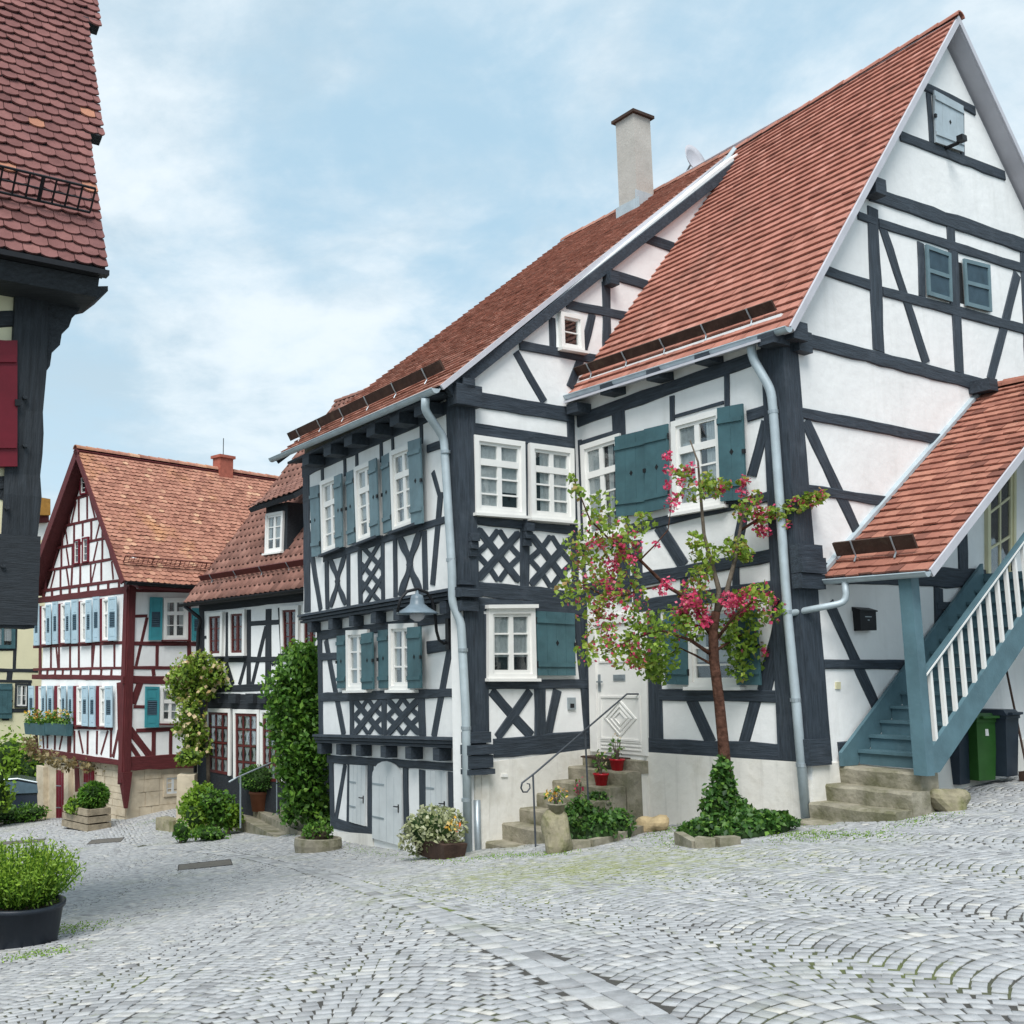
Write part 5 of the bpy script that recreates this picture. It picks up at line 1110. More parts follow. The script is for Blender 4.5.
# gable windows with pale shutters
ws_up = [((350, 402), 208, 508, (285, 325), (394, 430)), ((500, 552), 190, 497, (432, 472), (545, 582)), ((655, 712), 172, 492, (582, 632), (708, 750)), ((828, 890), 150, 478, (750, 800), (886, 950))]
for (a, b), t, bt, l, r_ in ws_up:
    k = .09
    def qq(x0, x1, dt=0, db=0): return [z2(x0, t+dt-(x0-a)*k), z2(x1, t+dt-(x1-a)*k), z2(x1, bt+db-(x1-a)*.05), z2(x0, bt+db-(x0-a)*.05)]
    window(RG, qq(a-2, b), RH, rows=2, top=.33, deep=.09, sill=red, cw=.06); slab(RG, qq(a-35, a-3, -5), RH, 'window_reveal', 'redpaint', n0=0, n1=.05, px=True)
    shutter(RG, qq(*l, -22, 5), RH, 'paleblue', .06, louvre='half'); shutter(RG, qq(*r_, -8, 5), RH, 'paleblue', .12, louvre='half')
ws_lo = [((325, 362), 240, (243, 285), (358, 388)), ((475, 517), 250, (392, 435), (515, 548)), ((625, 680), 275, (555, 590), (678, 722)), ((805, 862), 285, (722, 768), (860, 918))]
for (a, b), bt, l, r_ in ws_lo:
    t = -28
    def qq(x0, x1, dt=0, db=0): return [z3(x0, t+dt), z3(x1, t+dt), z3(x1, bt+db+(x1-a)*.03), z3(x0, bt+db+(x0-a)*.03)]
    window(RG, qq(a-2, b), RH, rows=2, top=.33, deep=.09, sill=red, cw=.06); slab(RG, qq(a-37, a-3, -5), RH, 'window_reveal', 'redpaint', n0=0, n1=.05, px=True)
    shutter(RG, qq(*l, -5, 5), RH, 'paleblue', .06, louvre='half'); shutter(RG, qq(*r_, -5, 5), RH, 'paleblue', .12, louvre='half')
for q in ([z1(385, 565), z1(413, 558), z1(412, 684), z1(384, 690)], [z1(428, 553), z1(460, 546), z1(458, 676), z1(427, 682)], [z1(415, 238), z1(450, 228), z1(450, 328), z1(417, 334)]):
    window(RG, q, RH, casing='redpaint', rows=3, top=0, cols=1, deep=.07, sill=False, curtains=False, cw=.14)
window(RS, [z4(490, 262), z4(715, 258), z4(712, 650), z4(488, 652)], RH, rows=2, top=.34, deep=.08, sill=red)
shutter(RS, [z4(362, 252), z4(478, 256), z4(470, 652), z4(348, 655)], RH, 'teal_bright', .05, louvre='half'); shutter(RS, [z4(755, 355), z4(850, 355), z4(850, 660), z4(750, 660)], RH, 'teal_bright', .05, louvre='half')
slab(RS, [z4(718, 258), z4(745, 258), z4(743, 655), z4(714, 655)], RH, 'window_reveal', 'redpaint', n0=0, n1=.05, px=True)
window(RS, [z5(281, 155), z5(398, 158), z5(394, 362), z5(278, 360)], RH, rows=2, top=.36, deep=.08, sill=red)
shutter(RS, [z5(194, 150), z5(274, 152), z5(270, 382), z5(190, 384)], RH, 'teal_bright', .05, louvre='half')
window(RSb, [z5(302, 652), z5(408, 648), z5(404, 770), z5(302, 778)], RH, casing='rubble', sash='greywhite', rows=3, top=0, sill=False, curtains=False, deep=.05)
# flower boxes under the two left gable windows
for i, (a, b, lab) in enumerate(((215, 372, 'turquoise window box of yellow flowers, the left of two under the pale shutters'), (375, 545, 'turquoise window box of orange flowers, the right of two under the pale shutters'))):
    ax_, ay_ = z3(a, 258); bx_, by_ = z3(b, 268)
    u0, zt = RG.uw(ax_, ay_, .2); u1, zt2 = RG.uw(bx_, by_, .2)
    fb = thing('window_box', lab, 'window box', RG.P((u0+u1)/2, zt-.3, .1), 'window boxes on the red house')
    mb = MB(); mb.hexa([RG.P(u0, zt-.36, .08), RG.P(u1, zt2-.36, .08), RG.P(u1, zt2-.36, .26), RG.P(u0, zt-.36, .26)], [RG.P(u0, zt, .06), RG.P(u1, zt2, .06), RG.P(u1, zt2, .32), RG.P(u0, zt, .32)]); mb.build('box_body', 'teal', fb)
    rn = np.random.default_rng(60+i); n = 260; t = rn.random(n); C = np.array([RG.P(u0+(u1-u0)*tt, zt+(zt2-zt)*tt+abs(rn.normal(0, .16)), rn.uniform(.05, .34)) for tt in t]); leaves('flower_leaves', C, .11, 'leaf_vine', fb, seed=61+i)
    n = 70; t = rn.random(n); C = np.array([RG.P(u0+(u1-u0)*tt, zt+(zt2-zt)*tt+rn.uniform(.1, .42), rn.uniform(.05, .34)) for tt in t]); leaves('flowers', C, .10, 'petal_mix', fb, seed=63+i, up=.6)
# ================================================================== DARK HOUSE WITH DORMER
DH = thing('half_timbered_house', 'black and white timber house with pantiled roof, dormer and glazed brown doors', 'house', D.P(0, 0, H(*D.O.xy)))
dk = 'timber_dk'
uDl = D.uw(199, 690)[0]; eL = D.uw(184, 603.5, .4); eR = D.uw(316, 587, .4); 
uDr = -5.2
def ez_(u): return eL[1]+(eR[1]-eL[1])*(u-eL[0])/(eR[0]-eL[0])
slab(D, [(uDl, -5), (uDr, -5), (uDr, ez_(uDr)+.3), (uDl, ez_(uDl)+.3)], DH, n0=-.3)
DE0 = D.P(eL[0], eL[1], .4); DV = Fac(DE0, math.degrees(math.atan2(-D.N.x, -D.N.y)))
rr = DV.uw(337, 402); rr = (abs(rr[0]), rr[1]); DR0 = D.P(eL[0], rr[1], .4-rr[0]); print('dark ridge', rr)
DE1 = D.P(uDr, ez_(uDr), .4); DR1 = D.P(uDr, rr[1]+.25, .4-rr[0])
tiles('roof', DE0, DE1, DR1, DR0, 'roof_dark', .21, .31, DH, style='pan', th=.015, seed=51, deck='timber_dk', dth=.15)
DB0 = DR0-D.N*rr[0]-Vector((0, 0, rr[1]-eL[1])); DB1 = DR1-D.N*rr[0]-Vector((0, 0, rr[1]-eL[1]))
tiles('roof', DB1, DB0, DR0, DR1, 'roof_dark', .21, .31, DH, style='pan', th=.015, seed=52, deck='timber_dk', dth=.15)
ridge(DR0, DR1, 'roof_dark', DH, r=.12)
nd_ = (DE1-DE0).cross(DR0-DE0).normalized(); nd_ = nd_ if nd_.z > 0 else -nd_
gutter(DE0+D.U*.1, DE1, DH, r=.07, m='iron', out=D.N*.07)
verge(DE0, DR0, .16, .03, DH, m=dk, nrm=nd_, out=D.U)
mb = MB(); gW = D.P(uDl, 0, 0); gB = D.P(uDl, 0, .8-2*rr[0]); gM = D.P(uDl, 0, .4-rr[0])
mb.poly([gW+Vector((0, 0, -5)), gB+Vector((0, 0, -5)), gB+Vector((0, 0, eL[1])), gM+Vector((0, 0, rr[1]-.4)), gW+Vector((0, 0, eL[1]))], -D.U*.2); mb.build('wall', 'plaster', DH)
snow_board(DE0, DE1, DR0, nd_, .03, .97, .75, .16, DH, 6, m='brownred')
def d6(x, y): return (190+x/7.314, 570+y/7.314)
def d7(x, y): return (150+x/5.389, 690+y/5.389)
tb(D, d6, [(70, 275, 880, 190, 9), (88, 300, 90, 640, 4.6), (273, 310, 270, 640, 3), (432, 290, 430, 840, 4.2), (577, 285, 570, 850, 6), (655, 275, 675, 640, 3.4), (440, 392, 690, 378, 5), (100, 492, 135, 490, 3), (270, 490, 290, 488, 3),
           (215, 657, 700, 652, 5.4), (130, 872, 620, 855, 7), (120, 975, 640, 985, 8), (556, 415, 455, 840, 3.8), (412, 660, 362, 840, 3.6), (265, 680, 315, 840, 4), (830, 270, 830, 640, 3), (600, 690, 660, 660, 3)], DH, dk)
for x in (218, 343, 470, 560):
    mb = MB(); u, z = D.uw(*d6(x, 938)); mb.box(D.P(u, z, .06), D.U*.17, D.N*.10, Vector((0, 0, .12))); mb.build('joist_end', dk, DH)
for q in ([(140, 315), (257, 305), (250, 632), (143, 635)], [(300, 296), (418, 288), (415, 628), (300, 630)], [(675, 266), (812, 258), (808, 606), (685, 612)], [(836, 255), (960, 248), (955, 600), (838, 604)]):
    window(D, [d6(*p) for p in q], DH, casing='white', sash='brownred', rows=3, top=0, deep=.09, curtains=False, cw=.13, sill=dk)
for q in ([(312, 98), (442, 101), (440, 462), (314, 440)], [(455, 103), (598, 106), (596, 488), (458, 474)], [(602, 108), (730, 110), (728, 500), (604, 490)]):
    glazed_door(D, [d7(*p) for p in q], DH, m='white', sash='brownred', cols=3, rows=4, name='glazed_door', curtain=True, cw=.10)
slab(D, [(uDl-.02, -5), (uDr, -5), (uDr, D.uw(*d7(600, 20))[1]), (uDl-.02, D.uw(*d7(310, 18))[1])], DH, 'ground_floor_boarding', dk, n0=-.05, n1=.006)
slab(D, [d7(300, 440), d7(740, 500), d7(740, 760), d7(300, 760)], DH, 'sill_wall', dk, n0=-.05, n1=.02, px=True)
pipe([DE0+D.N*.07-D.U*.15+Vector((0, 0, -.08)), D.P(uDl-.25, eL[1]-.45, .12), D.P(uDl-.05, eL[1]-.75, .10), D.P(uDl-.05, -2.0, .10)], .05, DH, 'iron')
# dormer
zdm = 9; 
Df = D.off(-.52)      # dormer front stands back up the slope
dq = [(267.5, 514), (285, 511), (283.5, 551.5), (266.5, 554)]
ua, za = Df.uw(258, 512); ub, zb2 = Df.uw(286, 556)
u0, u1 = Df.uw(266, 554)[0], Df.uw(286, 551)[0]; zt_ = Df.uw(275, 508)[1]; zb_ = Df.uw(275, 556)[1]
mb = MB(); dd = 3.0
pf = [Df.P(u0+.02, zb_-.35, 0), Df.P(u1-.05, zb_-.35, 0), Df.P(u1-.05, zt_+.1, 0), Df.P(u0+.02, zt_+.1, 0)]
mb.hexa(pf, [p-D.N*dd+Vector((0, 0, .0)) for p in pf]); dm = mb.build('dormer', dk, DH)
window(Df, dq, dm, casing='white', sash='white', rows=3, top=0, deep=.07, sill='white', cw=.07)
ap = Df.P((u0+u1)/2, zt_, 0)
mb = MB(); mb.hexa([Df.P(u0+.1, zb_-.1, .0), Df.P(u1-.1, zb_-.1, .0), Df.P(u1-.1, zb_-.30, .24), Df.P(u0+.1, zb_-.30, .24)], [Df.P(u0+.1, zb_-.04, .0), Df.P(u1-.1, zb_-.04, .0), Df.P(u1-.1, zb_-.25, .26), Df.P(u0+.1, zb_-.25, .26)]); mb.build('dormer_flashing', 'zinc', dm)
sl_ = (rr[1]-eL[1])/rr[0]*.42
e0 = Df.P(u0+.35, zt_+.05, .35); e1 = Df.P(u1-.75, zt_+.20, .35)
tiles('dormer_roof', e0, e1, e1-D.N*3.6+Vector((0, 0, 3.6*sl_*1.15)), e0-D.N*3.6+Vector((0, 0, 3.6*sl_*1.15)), 'roof_dark', .21, .31, dm, style='pan', th=.015, seed=53, deck='timber_dk', dth=.14)
# ================================================================== NEAR HOUSE ON THE LEFT (upper floor overhanging the square)
LH = thing('corner_house', 'near dark timbered house at the upper left edge with purple brown tiles', 'house', L.P(-2, -.9, -.3))
zLb = L.uw(38, 622)[1]; lEu, lEz = L.uw(108, 270, .55)
slab(L, [(.0, zLb), (-5, zLb), (-5, lEz+.3), (.0, lEz+.3)], LH, m='cream', n0=-.3)
LS = Fac(L.P(0, 0), -30.5)
mb = MB(); a = L.P(-.01, 0, -.3); mb.hexa([L.P(-.3, zLb, -.3), L.P(0, zLb, -.3), L.P(0, zLb, -6), L.P(-.3, zLb, -6)], [L.P(-.3, lEz, -.3), L.P(0, lEz, -.3), L.P(0, lEz, -6), L.P(-.3, lEz, -6)]); mb.build('wall', 'cream', LH)
mb = MB(); mb.hexa([L.P(-5, zLb-.02, .02), L.P(.02, zLb-.02, .02), L.P(.02, zLb-.02, -6), L.P(-5, zLb-.02, -6)], [L.P(-5, zLb+.12, .02), L.P(.02, zLb+.12, .02), L.P(.02, zLb+.12, -6), L.P(-5, zLb+.12, -6)]); mb.build('jetty_floor', dk, LH)
slab(L.off(-.5), [(-.75, -4), (-5, -4), (-5, zLb), (-.75, zLb)], LH, m='cream', n0=-5)
mb = MB(); k = 16; vs_ = []; gr = []; rn = random.Random(9); a = L.uw(-14, 450)[0]
for i in range(k+1):
    t = i/k; z = zLb-.06+(lEz-.05-zLb)*t; r_ = rn.uniform(-.012, .012); e = .035*math.sin(t*5)
    wv = (-.30 if .0 <= t < .999 else -.30)
    for (uu, nn) in ((wv-e*.3, .055+r_), (.03+r_, .055+r_*.6), (.03+r_, -.35), (wv, -.02)): vs_.append(L.P(uu, z, nn)); gr.append((z, uu, nn))
mb.add(vs_, [(i*4+j, i*4+(j+1) % 4, (i+1)*4+(j+1) % 4, (i+1)*4+j) for i in range(k) for j in range(4)]+[(3, 2, 1, 0), tuple(k*4+j for j in range(4))], gr); mb.build('corner_post', dk, LH)
for za_, zb3, wv in ((622, 573, -.62), (573, 536, -.52)): 
    mb = MB(); mb.hexa([L.P(wv, L.uw(20, za_)[1]-.03, -.02), L.P(.05, L.uw(20, za_)[1]-.03, -.02), L.P(.05, L.uw(20, za_)[1]-.03, .075 if za_ > 600 else .068), L.P(wv, L.uw(20, za_)[1]-.03, .075 if za_ > 600 else .068)], [L.P(wv, L.uw(20, zb3)[1], -.02), L.P(.045, L.uw(20, zb3)[1], -.02), L.P(.045, L.uw(20, zb3)[1], .07), L.P(wv, L.uw(20, zb3)[1], .07)], [(a_, b_, c__) for c__ in (0, 1) for a_, b_ in ((0, 0), (1, 0), (1, .1), (0, .1))]); mb.build('beam', dk, LH)
tb(L, lambda x, y: (x, y), [(-60, 560, 4, 556, 22), (-60, 486, 22, 482, 14), (2, 500, 14, 470, 14), (-60, 322, 22, 318, 16), (8, 620, 10, 470, 8)], LH, dk)
for x, y in ((24, 446), (6, 508), (2, 566), (24, 398)):
    mb = MB(); p = L.px(x, y, .05); mb.tube([p, p+L.N*.05], .022, 8); mb.build('wooden_peg', dk, LH)
window(L, [(-90, 336), (4, 342), (4, 468), (-90, 470)], LH, casing='redpaint', sash='white', deep=.06, sill=False, cw=.12)
shutter(L, [(-24, 343), (15, 343), (15, 468), (-24, 468)], LH, 'redpaint', .065, hole=False)
# eave boards, carved bracket under the eave at the corner
LER = L.P(lEu, lEz, .55); LEL = L.P(-5, lEz, .55)
LF = Fac(LER, 59.5); pit = R(66); upL = (-L.N*math.cos(pit)+Vector((0, 0, math.sin(pit))))
LRL, LRR = LEL+upL*8, LER+upL*8
LEX = LER+L.U*.48; wX = (LEX-LEL).length
def lext(t): return (0, 1-(.48-.155*int(t*8/1.95+.02))/wX)
tiles('roof', LEL, LEX, LEX+upL*8, LRL, 'roof_left', .16, .128, LH, style='round', th=.020, seed=71, deck=None, ext=lext, jitter=1.8)
mb = MB(); nn_ = (LER-LEL).cross(LRL-LEL).normalized(); nn_ = nn_ if nn_.z > 0 else -nn_
for k in range(4):
    a_, b_ = LER+upL*1.95*k+L.U*(.155*k-.02), LER+upL*1.95*(k+1)+L.U*(.155*k-.02); c_, d_ = LEL+upL*1.95*(k+1), LEL+upL*1.95*k
    mb.hexa([p-nn_*.13 for p in (d_, a_, b_, c_)], [p-nn_*.012 for p in (d_, a_, b_, c_)])
mb.build('roof_deck', dk, LH)
nL_ = (LER-LEL).cross(LRL-LEL).normalized(); nL_ = nL_ if nL_.z > 0 else -nL_
grid_guard(LEL, LER, LRL, nL_, .2, .975, .66, .24, LH, 'iron', 34)
for d in (1.95, 3.90):
    mb = MB(); mb.box(LER+upL*(d+.02)+L.U*(.155*d/1.95-.12)-nL_*.02, L.U*.09, upL*.045, nL_*.035); mb.build('verge_batten', dk, LH)
mb = MB(); mb.hexa([L.P(-5, lEz-.24, .0), L.P(lEu-.06, lEz-.24, .0), L.P(lEu-.06, lEz-.24, .42), L.P(-5, lEz-.24, .42)], [L.P(-5, lEz-.07, .0), L.P(lEu-.06, lEz-.07, .0), L.P(lEu-.06, lEz-.07, .48), L.P(-5, lEz-.07, .48)]); mb.build('eave_board', dk, LH)
mb = MB(); mb.hexa([L.P(-5, lEz-.07, .50), L.P(lEu, lEz-.07, .50), L.P(lEu, lEz-.07, .60), L.P(-5, lEz-.07, .60)], [L.P(-5, lEz+.0, .50), L.P(lEu, lEz+.0, .50), L.P(lEu, lEz-.02, .60), L.P(-5, lEz-.02, .60)]); mb.build('gutter', 'iron', LH)
prof = [(108, 291), (96, 300), (82, 303), (78, 312), (72, 318), (69, 327), (62, 333), (60, 345), (52, 352), (50, 366), (43, 376), (40, 392), (36, 396), (20, 396), (20, 288), (108, 286)]
mb = MB(); mb.poly([L.P(*L.uw(x, y, .03), .03) for x, y in prof], -L.N*.45); mb.build('carved_bracket', dk, LH)
# ================================================================== FAR HOUSES
YH = thing('yellow_house', 'pale yellow timbered house with dark green shutters in the gap at far left', 'house', Yw.P(0, -3, -.5))
slab(Yw, [Yw.uw(-150, 540), Yw.uw(46, 540), Yw.uw(46, 830), Yw.uw(-150, 830)], YH, m='cream', n0=-4)
tb(Yw, z2, [(-300, 545, 125, 545, 3), (-300, 705, 300, 715, 3.5), (125, 340, 112, 700, 3.6), (-300, 330, 260, 345, 3), (80, 705, 70, 800, 6), (-300, 790, 250, 800, 3), (235, 800, 235, 1200, 3)], YH, 'timber_dk')
tb(Yw, z3, [(-300, 165, 250, 160, 4), (50, 160, 45, 240, 7), (-200, 470, 320, 480, 4)], YH, 'timber_dk')
window(Yw, [z2(118, 812), z2(225, 815), z2(222, 1005), z2(112, 1003)], YH, casing='timber_dk', sash='white', rows=2, top=0, deep=.06, sill=False)
window(Yw, [z2(-80, 350), z2(120, 350), z2(118, 540), z2(-80, 540)], YH, casing='teal', sash='teal', rows=1, top=0, deep=.06, sill=False)
shutter(Yw, [z2(-60, 815), z2(95, 815), z2(90, 1090), z2(-60, 1090)], YH, 'teal', .05, hole=False)
slab(Yw, [z3(110, 640), z3(245, 640), z3(245, 850), z3(110, 850)], YH, 'door', 'redpaint', n0=-.05, n1=.05, px=True)
Ww = Fac(at(42, 540, 47), 58)
WHs = thing('white_house', 'white house wall and ochre eave board glimpsed behind the near dark post', 'house', Ww.P(0, -3, 0))
slab(Ww, [Ww.uw(-60, 500), Ww.uw(49, 519), Ww.uw(49, 840), Ww.uw(-60, 840)], WHs, n0=-5)
mb = MB(); a, b = Ww.uw(-60, 480, .6), Ww.uw(50.5, 499, .6); c__, d__ = Ww.uw(-60, 514, .6), Ww.uw(50.5, 515, .6)
mb.poly([Ww.P(*a, .6), Ww.P(*b, .6), Ww.P(*d__, .6), Ww.P(*c__, .6)], -Ww.N*1.2); mb.build('eave_board', 'ochre', WHs)
mb = MB(); a, b = Ww.uw(-60, 515, .3), Ww.uw(49, 515, .3); c__, d__ = Ww.uw(-60, 528, .3), Ww.uw(49, 522, .3); mb.poly([Ww.P(*a, .3), Ww.P(*b, .3), Ww.P(*d__, .3), Ww.P(*c__, .3)], -Ww.N*.9); mb.build('soffit', 'timber_red', WHs)
# ================================================================== GROUND, PAVING
def ground():
    xs = np.concatenate([np.linspace(-60, -12, 20)[:-1], np.linspace(-12, 14, 105), np.linspace(14, 60, 20)[1:]])
    ys = np.concatenate([np.linspace(-20, 2, 12)[:-1], np.linspace(2, 36, 137), np.linspace(36, 300, 30)[1:]])
    X, Y = np.meshgrid(xs, ys, indexing='ij'); P = np.c_[X.ravel(), Y.ravel()]
    Z = np.concatenate([HN(P[i:i+4000]) for i in range(0, len(P), 4000)]); Z = np.clip(Z, -5, 2.5)
    V = np.c_[P, Z-.0055]; nx, ny = len(xs), len(ys); i, j = np.meshgrid(np.arange(nx-1), np.arange(ny-1), indexing='ij'); a = (i*ny+j).ravel()
    Fq = np.c_[a, a+ny, a+ny+1, a+1]
    m = bpy.data.materials.new('paving_joints'); m.use_nodes = True; nt = m.node_tree; N = nt.nodes; Lk = nt.links; b = N['Principled BSDF']; b.inputs['Roughness'].default_value = .95
    tc = N.new('ShaderNodeTexCoord'); n1 = N.new('ShaderNodeTexNoise'); n1.inputs['Scale'].default_value = .55; n1.inputs['Detail'].default_value = 6; n1.inputs['Roughness'].default_value = .65; Lk.new(tc.outputs['Object'], n1.inputs[0])
    # moss gathers along the foot of the house
    sp = A.px(660, 850, .6); vm = N.new('ShaderNodeVectorMath'); vm.operation = 'DISTANCE'; Lk.new(tc.outputs['Object'], vm.inputs[0]); vm.inputs[1].default_value = MOSS
    mr = N.new('ShaderNodeMapRange'); mr.inputs['From Min'].default_value = .8; mr.inputs['From Max'].default_value = 4.2; mr.inputs['To Min'].default_value = .34; mr.inputs['To Max'].default_value = 0; Lk.new(vm.outputs['Value'], mr.inputs[0])
    ad = N.new('ShaderNodeMath'); ad.operation = 'ADD'; Lk.new(n1.outputs[0], ad.inputs[0]); Lk.new(mr.outputs[0], ad.inputs[1])
    rp = N.new('ShaderNodeValToRGB'); e = rp.color_ramp.elements; e[0].position = .50; e[0].color = (.080, .075, .066, 1); e[1].position = .72; e[1].color = (.17, .21, .045, 1); Lk.new(ad.outputs[0], rp.inputs[0])
    n2 = N.new('ShaderNodeTexNoise'); n2.inputs['Scale'].default_value = 30; Lk.new(tc.outputs['Object'], n2.inputs[0]); mx = N.new('ShaderNodeMix'); mx.data_type = 'RGBA'; mx.blend_type = 'MULTIPLY'; mx.inputs[0].default_value = .6; Lk.new(rp.outputs[0], mx.inputs[6]); Lk.new(n2.outputs[0], mx.inputs[7]); Lk.new(mx.outputs[2], b.inputs['Base Color'])
    M['joint'] = m
    o = np_mesh('ground', V, Fq, 'joint', smooth=True); o['kind'] = 'structure'; return o
MOSS = tuple(gpx(590, 868))
ground()
# the drain band of larger setts that swings across the square
BL = [gpx(x, y) for x, y in ((150, 845.5), (210, 850), (260, 856), (310, 866), (360, 880), (415, 898), (460, 915), (512, 938), (557, 957), (612, 983), (655, 1004), (700, 1030))]
bl = [Vector((p.x, p.y)) for p in BL]; d = (bl[-1]-bl[-2]).normalized(); bl += [bl[-1]+d*1.5, bl[-1]+d*3]
seg = [0]
for i in range(1, len(bl)): seg.append(seg[-1]+(bl[i]-bl[i-1]).length)
blx = np.array([p.x for p in bl]); bly = np.array([p.y for p in bl])
def line_dist(P):
    """signed distance to the drain line (+ = house side) for points Nx2"""
    best = np.full(len(P), 1e9); sg = np.zeros(len(P))
    for i in range(len(bl)-1):
        a = np.array(bl[i]); b = np.array(bl[i+1]); ab = b-a; t = np.clip(((P-a)@ab)/(ab@ab), 0, 1); q = a+t[:, None]*ab; d_ = np.linalg.norm(P-q, axis=1)
        cr = ab[0]*(P[:, 1]-a[1])-ab[1]*(P[:, 0]-a[0]); k = d_ < best; best[k] = d_[k]; sg[k] = np.sign(cr[k])
    return best*sg
def stones(cx, cy, ang, lw, ld, rn, tint, base=.0, inset=.045, hvar=.0010):
    n = len(cx); ca, sa = np.cos(ang), np.sin(ang)
    cor = np.array([(-1, -1), (1, -1), (1, 1), (-1, 1)], float)
    X = np.zeros((n, 12, 2)); Zo = np.zeros((n, 12))
    jit = rn.uniform(-.07, .07, (n, 4, 2)); 
    hz = rn.normal(0, hvar, n); tx = rn.normal(0, .012, n); ty = rn.normal(0, .012, n)
    for r, (sc, z) in enumerate(((1-inset, 0.0), (1.0, -.0025), (1.0, -.05))):
        loc = (cor[None]*sc*(1+jit*(.8)))*np.c_[lw/2, ld/2][:, None, :]
        X[:, r*4:r*4+4, 0] = cx[:, None]+loc[..., 0]*ca[:, None]-loc[..., 1]*sa[:, None]; X[:, r*4:r*4+4, 1] = cy[:, None]+loc[..., 0]*sa[:, None]+loc[..., 1]*ca[:, None]
        Zo[:, r*4:r*4+4] = z+base+(hz+0)[:, None]+(loc[..., 0]*tx[:, None]+loc[..., 1]*ty[:, None])*(1 if r < 2 else 0)
    Pc = np.c_[cx, cy]; Hc = np.concatenate([HN(Pc[i:i+4000]) for i in range(0, n, 4000)]); e = .05
    Hx = np.concatenate([HN(Pc[i:i+4000]+[e, 0]) for i in range(0, n, 4000)]); Hy = np.concatenate([HN(Pc[i:i+4000]+[0, e]) for i in range(0, n, 4000)])
    Z = Hc[:, None]+((Hx-Hc)/e)[:, None]*(X[..., 0]-cx[:, None])+((Hy-Hc)/e)[:, None]*(X[..., 1]-cy[:, None])+Zo
    V = np.concatenate([X, Z[..., None]], -1).reshape(-1, 3)
    f = np.array([(0, 1, 2, 3)]+[(i+4, (i+1) % 4+4, (i+1) % 4, i) for i in range(4)]+[(i+8, (i+1) % 4+8, (i+1) % 4+4, i+4) for i in range(4)])
    Fq = (np.arange(n)[:, None, None]*12+f[None]).reshape(-1, 4)
    return V, Fq, np.repeat(tint, 12)
def paving(seed, phi, lane, sag, pitch, sw, keep, name, flip=1):
    rn = np.random.default_rng(seed); c, s = math.cos(phi), math.sin(phi)
    # lane coordinates: a across, b along
    P = np.array([(x, y) for x in (-9, 13) for y in (3.2, 33)]); a_ = P[:, 0]*c+P[:, 1]*s; b_ = -P[:, 0]*s+P[:, 1]*c
    CX = []; CY = []; AN = []; LW = []; LD = []
    for li in range(int(math.floor(a_.min()/lane)), int(math.ceil(a_.max()/lane))+1):
        a0 = (li+.5)*lane
        kb = np.arange(b_.min(), b_.max(), pitch); 
        # stones by x-steps of roughly equal arc length
        xs = np.linspace(-lane/2, lane/2, 400); sl = -8*sag*xs/lane**2; arc = np.concatenate([[0], np.cumsum(np.hypot(np.diff(xs), np.diff(sag*(1-(2*xs/lane)**2))))]); nst = int(round(arc[-1]/sw))
        for k, b0 in enumerate(kb):
            off = rn.uniform(-.5, .5); cs = (np.arange(nst)+.5+off*.5*(k % 2)+rn.normal(0, .10, nst))/nst*arc[-1]; cs = np.clip(cs, .03, arc[-1]-.03)
            x = np.interp(cs, arc, xs); slp = -8*sag*x/lane**2*flip; y = b0+flip*sag*(1-(2*x/lane)**2)+rn.normal(0, .003, nst)
            w_ = np.diff(np.concatenate([[0], (cs[1:]+cs[:-1])/2, [arc[-1]]])); A_ = np.arctan(slp)
            CX.append((a0+x)*c-y*s); CY.append((a0+x)*s+y*c); AN.append(A_+phi); LW.append(w_-.011); LD.append(pitch*np.cos(A_)-.0145+rn.normal(0, .002, nst))
    CX, CY, AN, LW, LD = map(np.concatenate, (CX, CY, AN, LW, LD))
    k = keep(np.c_[CX, CY]) & (LW > .03); CX, CY, AN, LW, LD = (q[k] for q in (CX, CY, AN, LW, LD))
    z = np.concatenate([HN(np.c_[CX, CY][i:i+4000]) for i in range(0, len(CX), 4000)]); px_, py_ = proj(np.c_[CX, CY, z]); k = (px_ > -220) & (px_ < 1260) & (py_ > 770) & (py_ < 1130); CX, CY, AN, LW, LD = (q[k] for q in (CX, CY, AN, LW, LD))
    n = len(CX); tint = rn.normal(.5, .17, n); lgt = rn.random(n); tint[lgt < .03] += .35; tint[lgt > .96] -= .3
    dm = np.hypot(CX-MOSS[0], CY-MOSS[1]); 
    print(name, n)
    V, Fq, tt = stones(CX, CY, AN, LW, LD, rn, np.clip(tint, 0, 1))
    o = np_mesh(name, V, Fq, 'cobble', None, tt, smooth=False); o['kind'] = 'structure'; return o
M['cobble'] = mat('granite_setts', (.4, .4, .4),   .7, .2, 11, .2, 60, attr=[(0, (.225, .225, .23)), (.35, (.335, .340, .348)), (.65, (.405, .410, .416)), (1, (.52, .50, .46))], stain=(.7, (.27, .29, .17), .56, .80, .6), spec=.4)
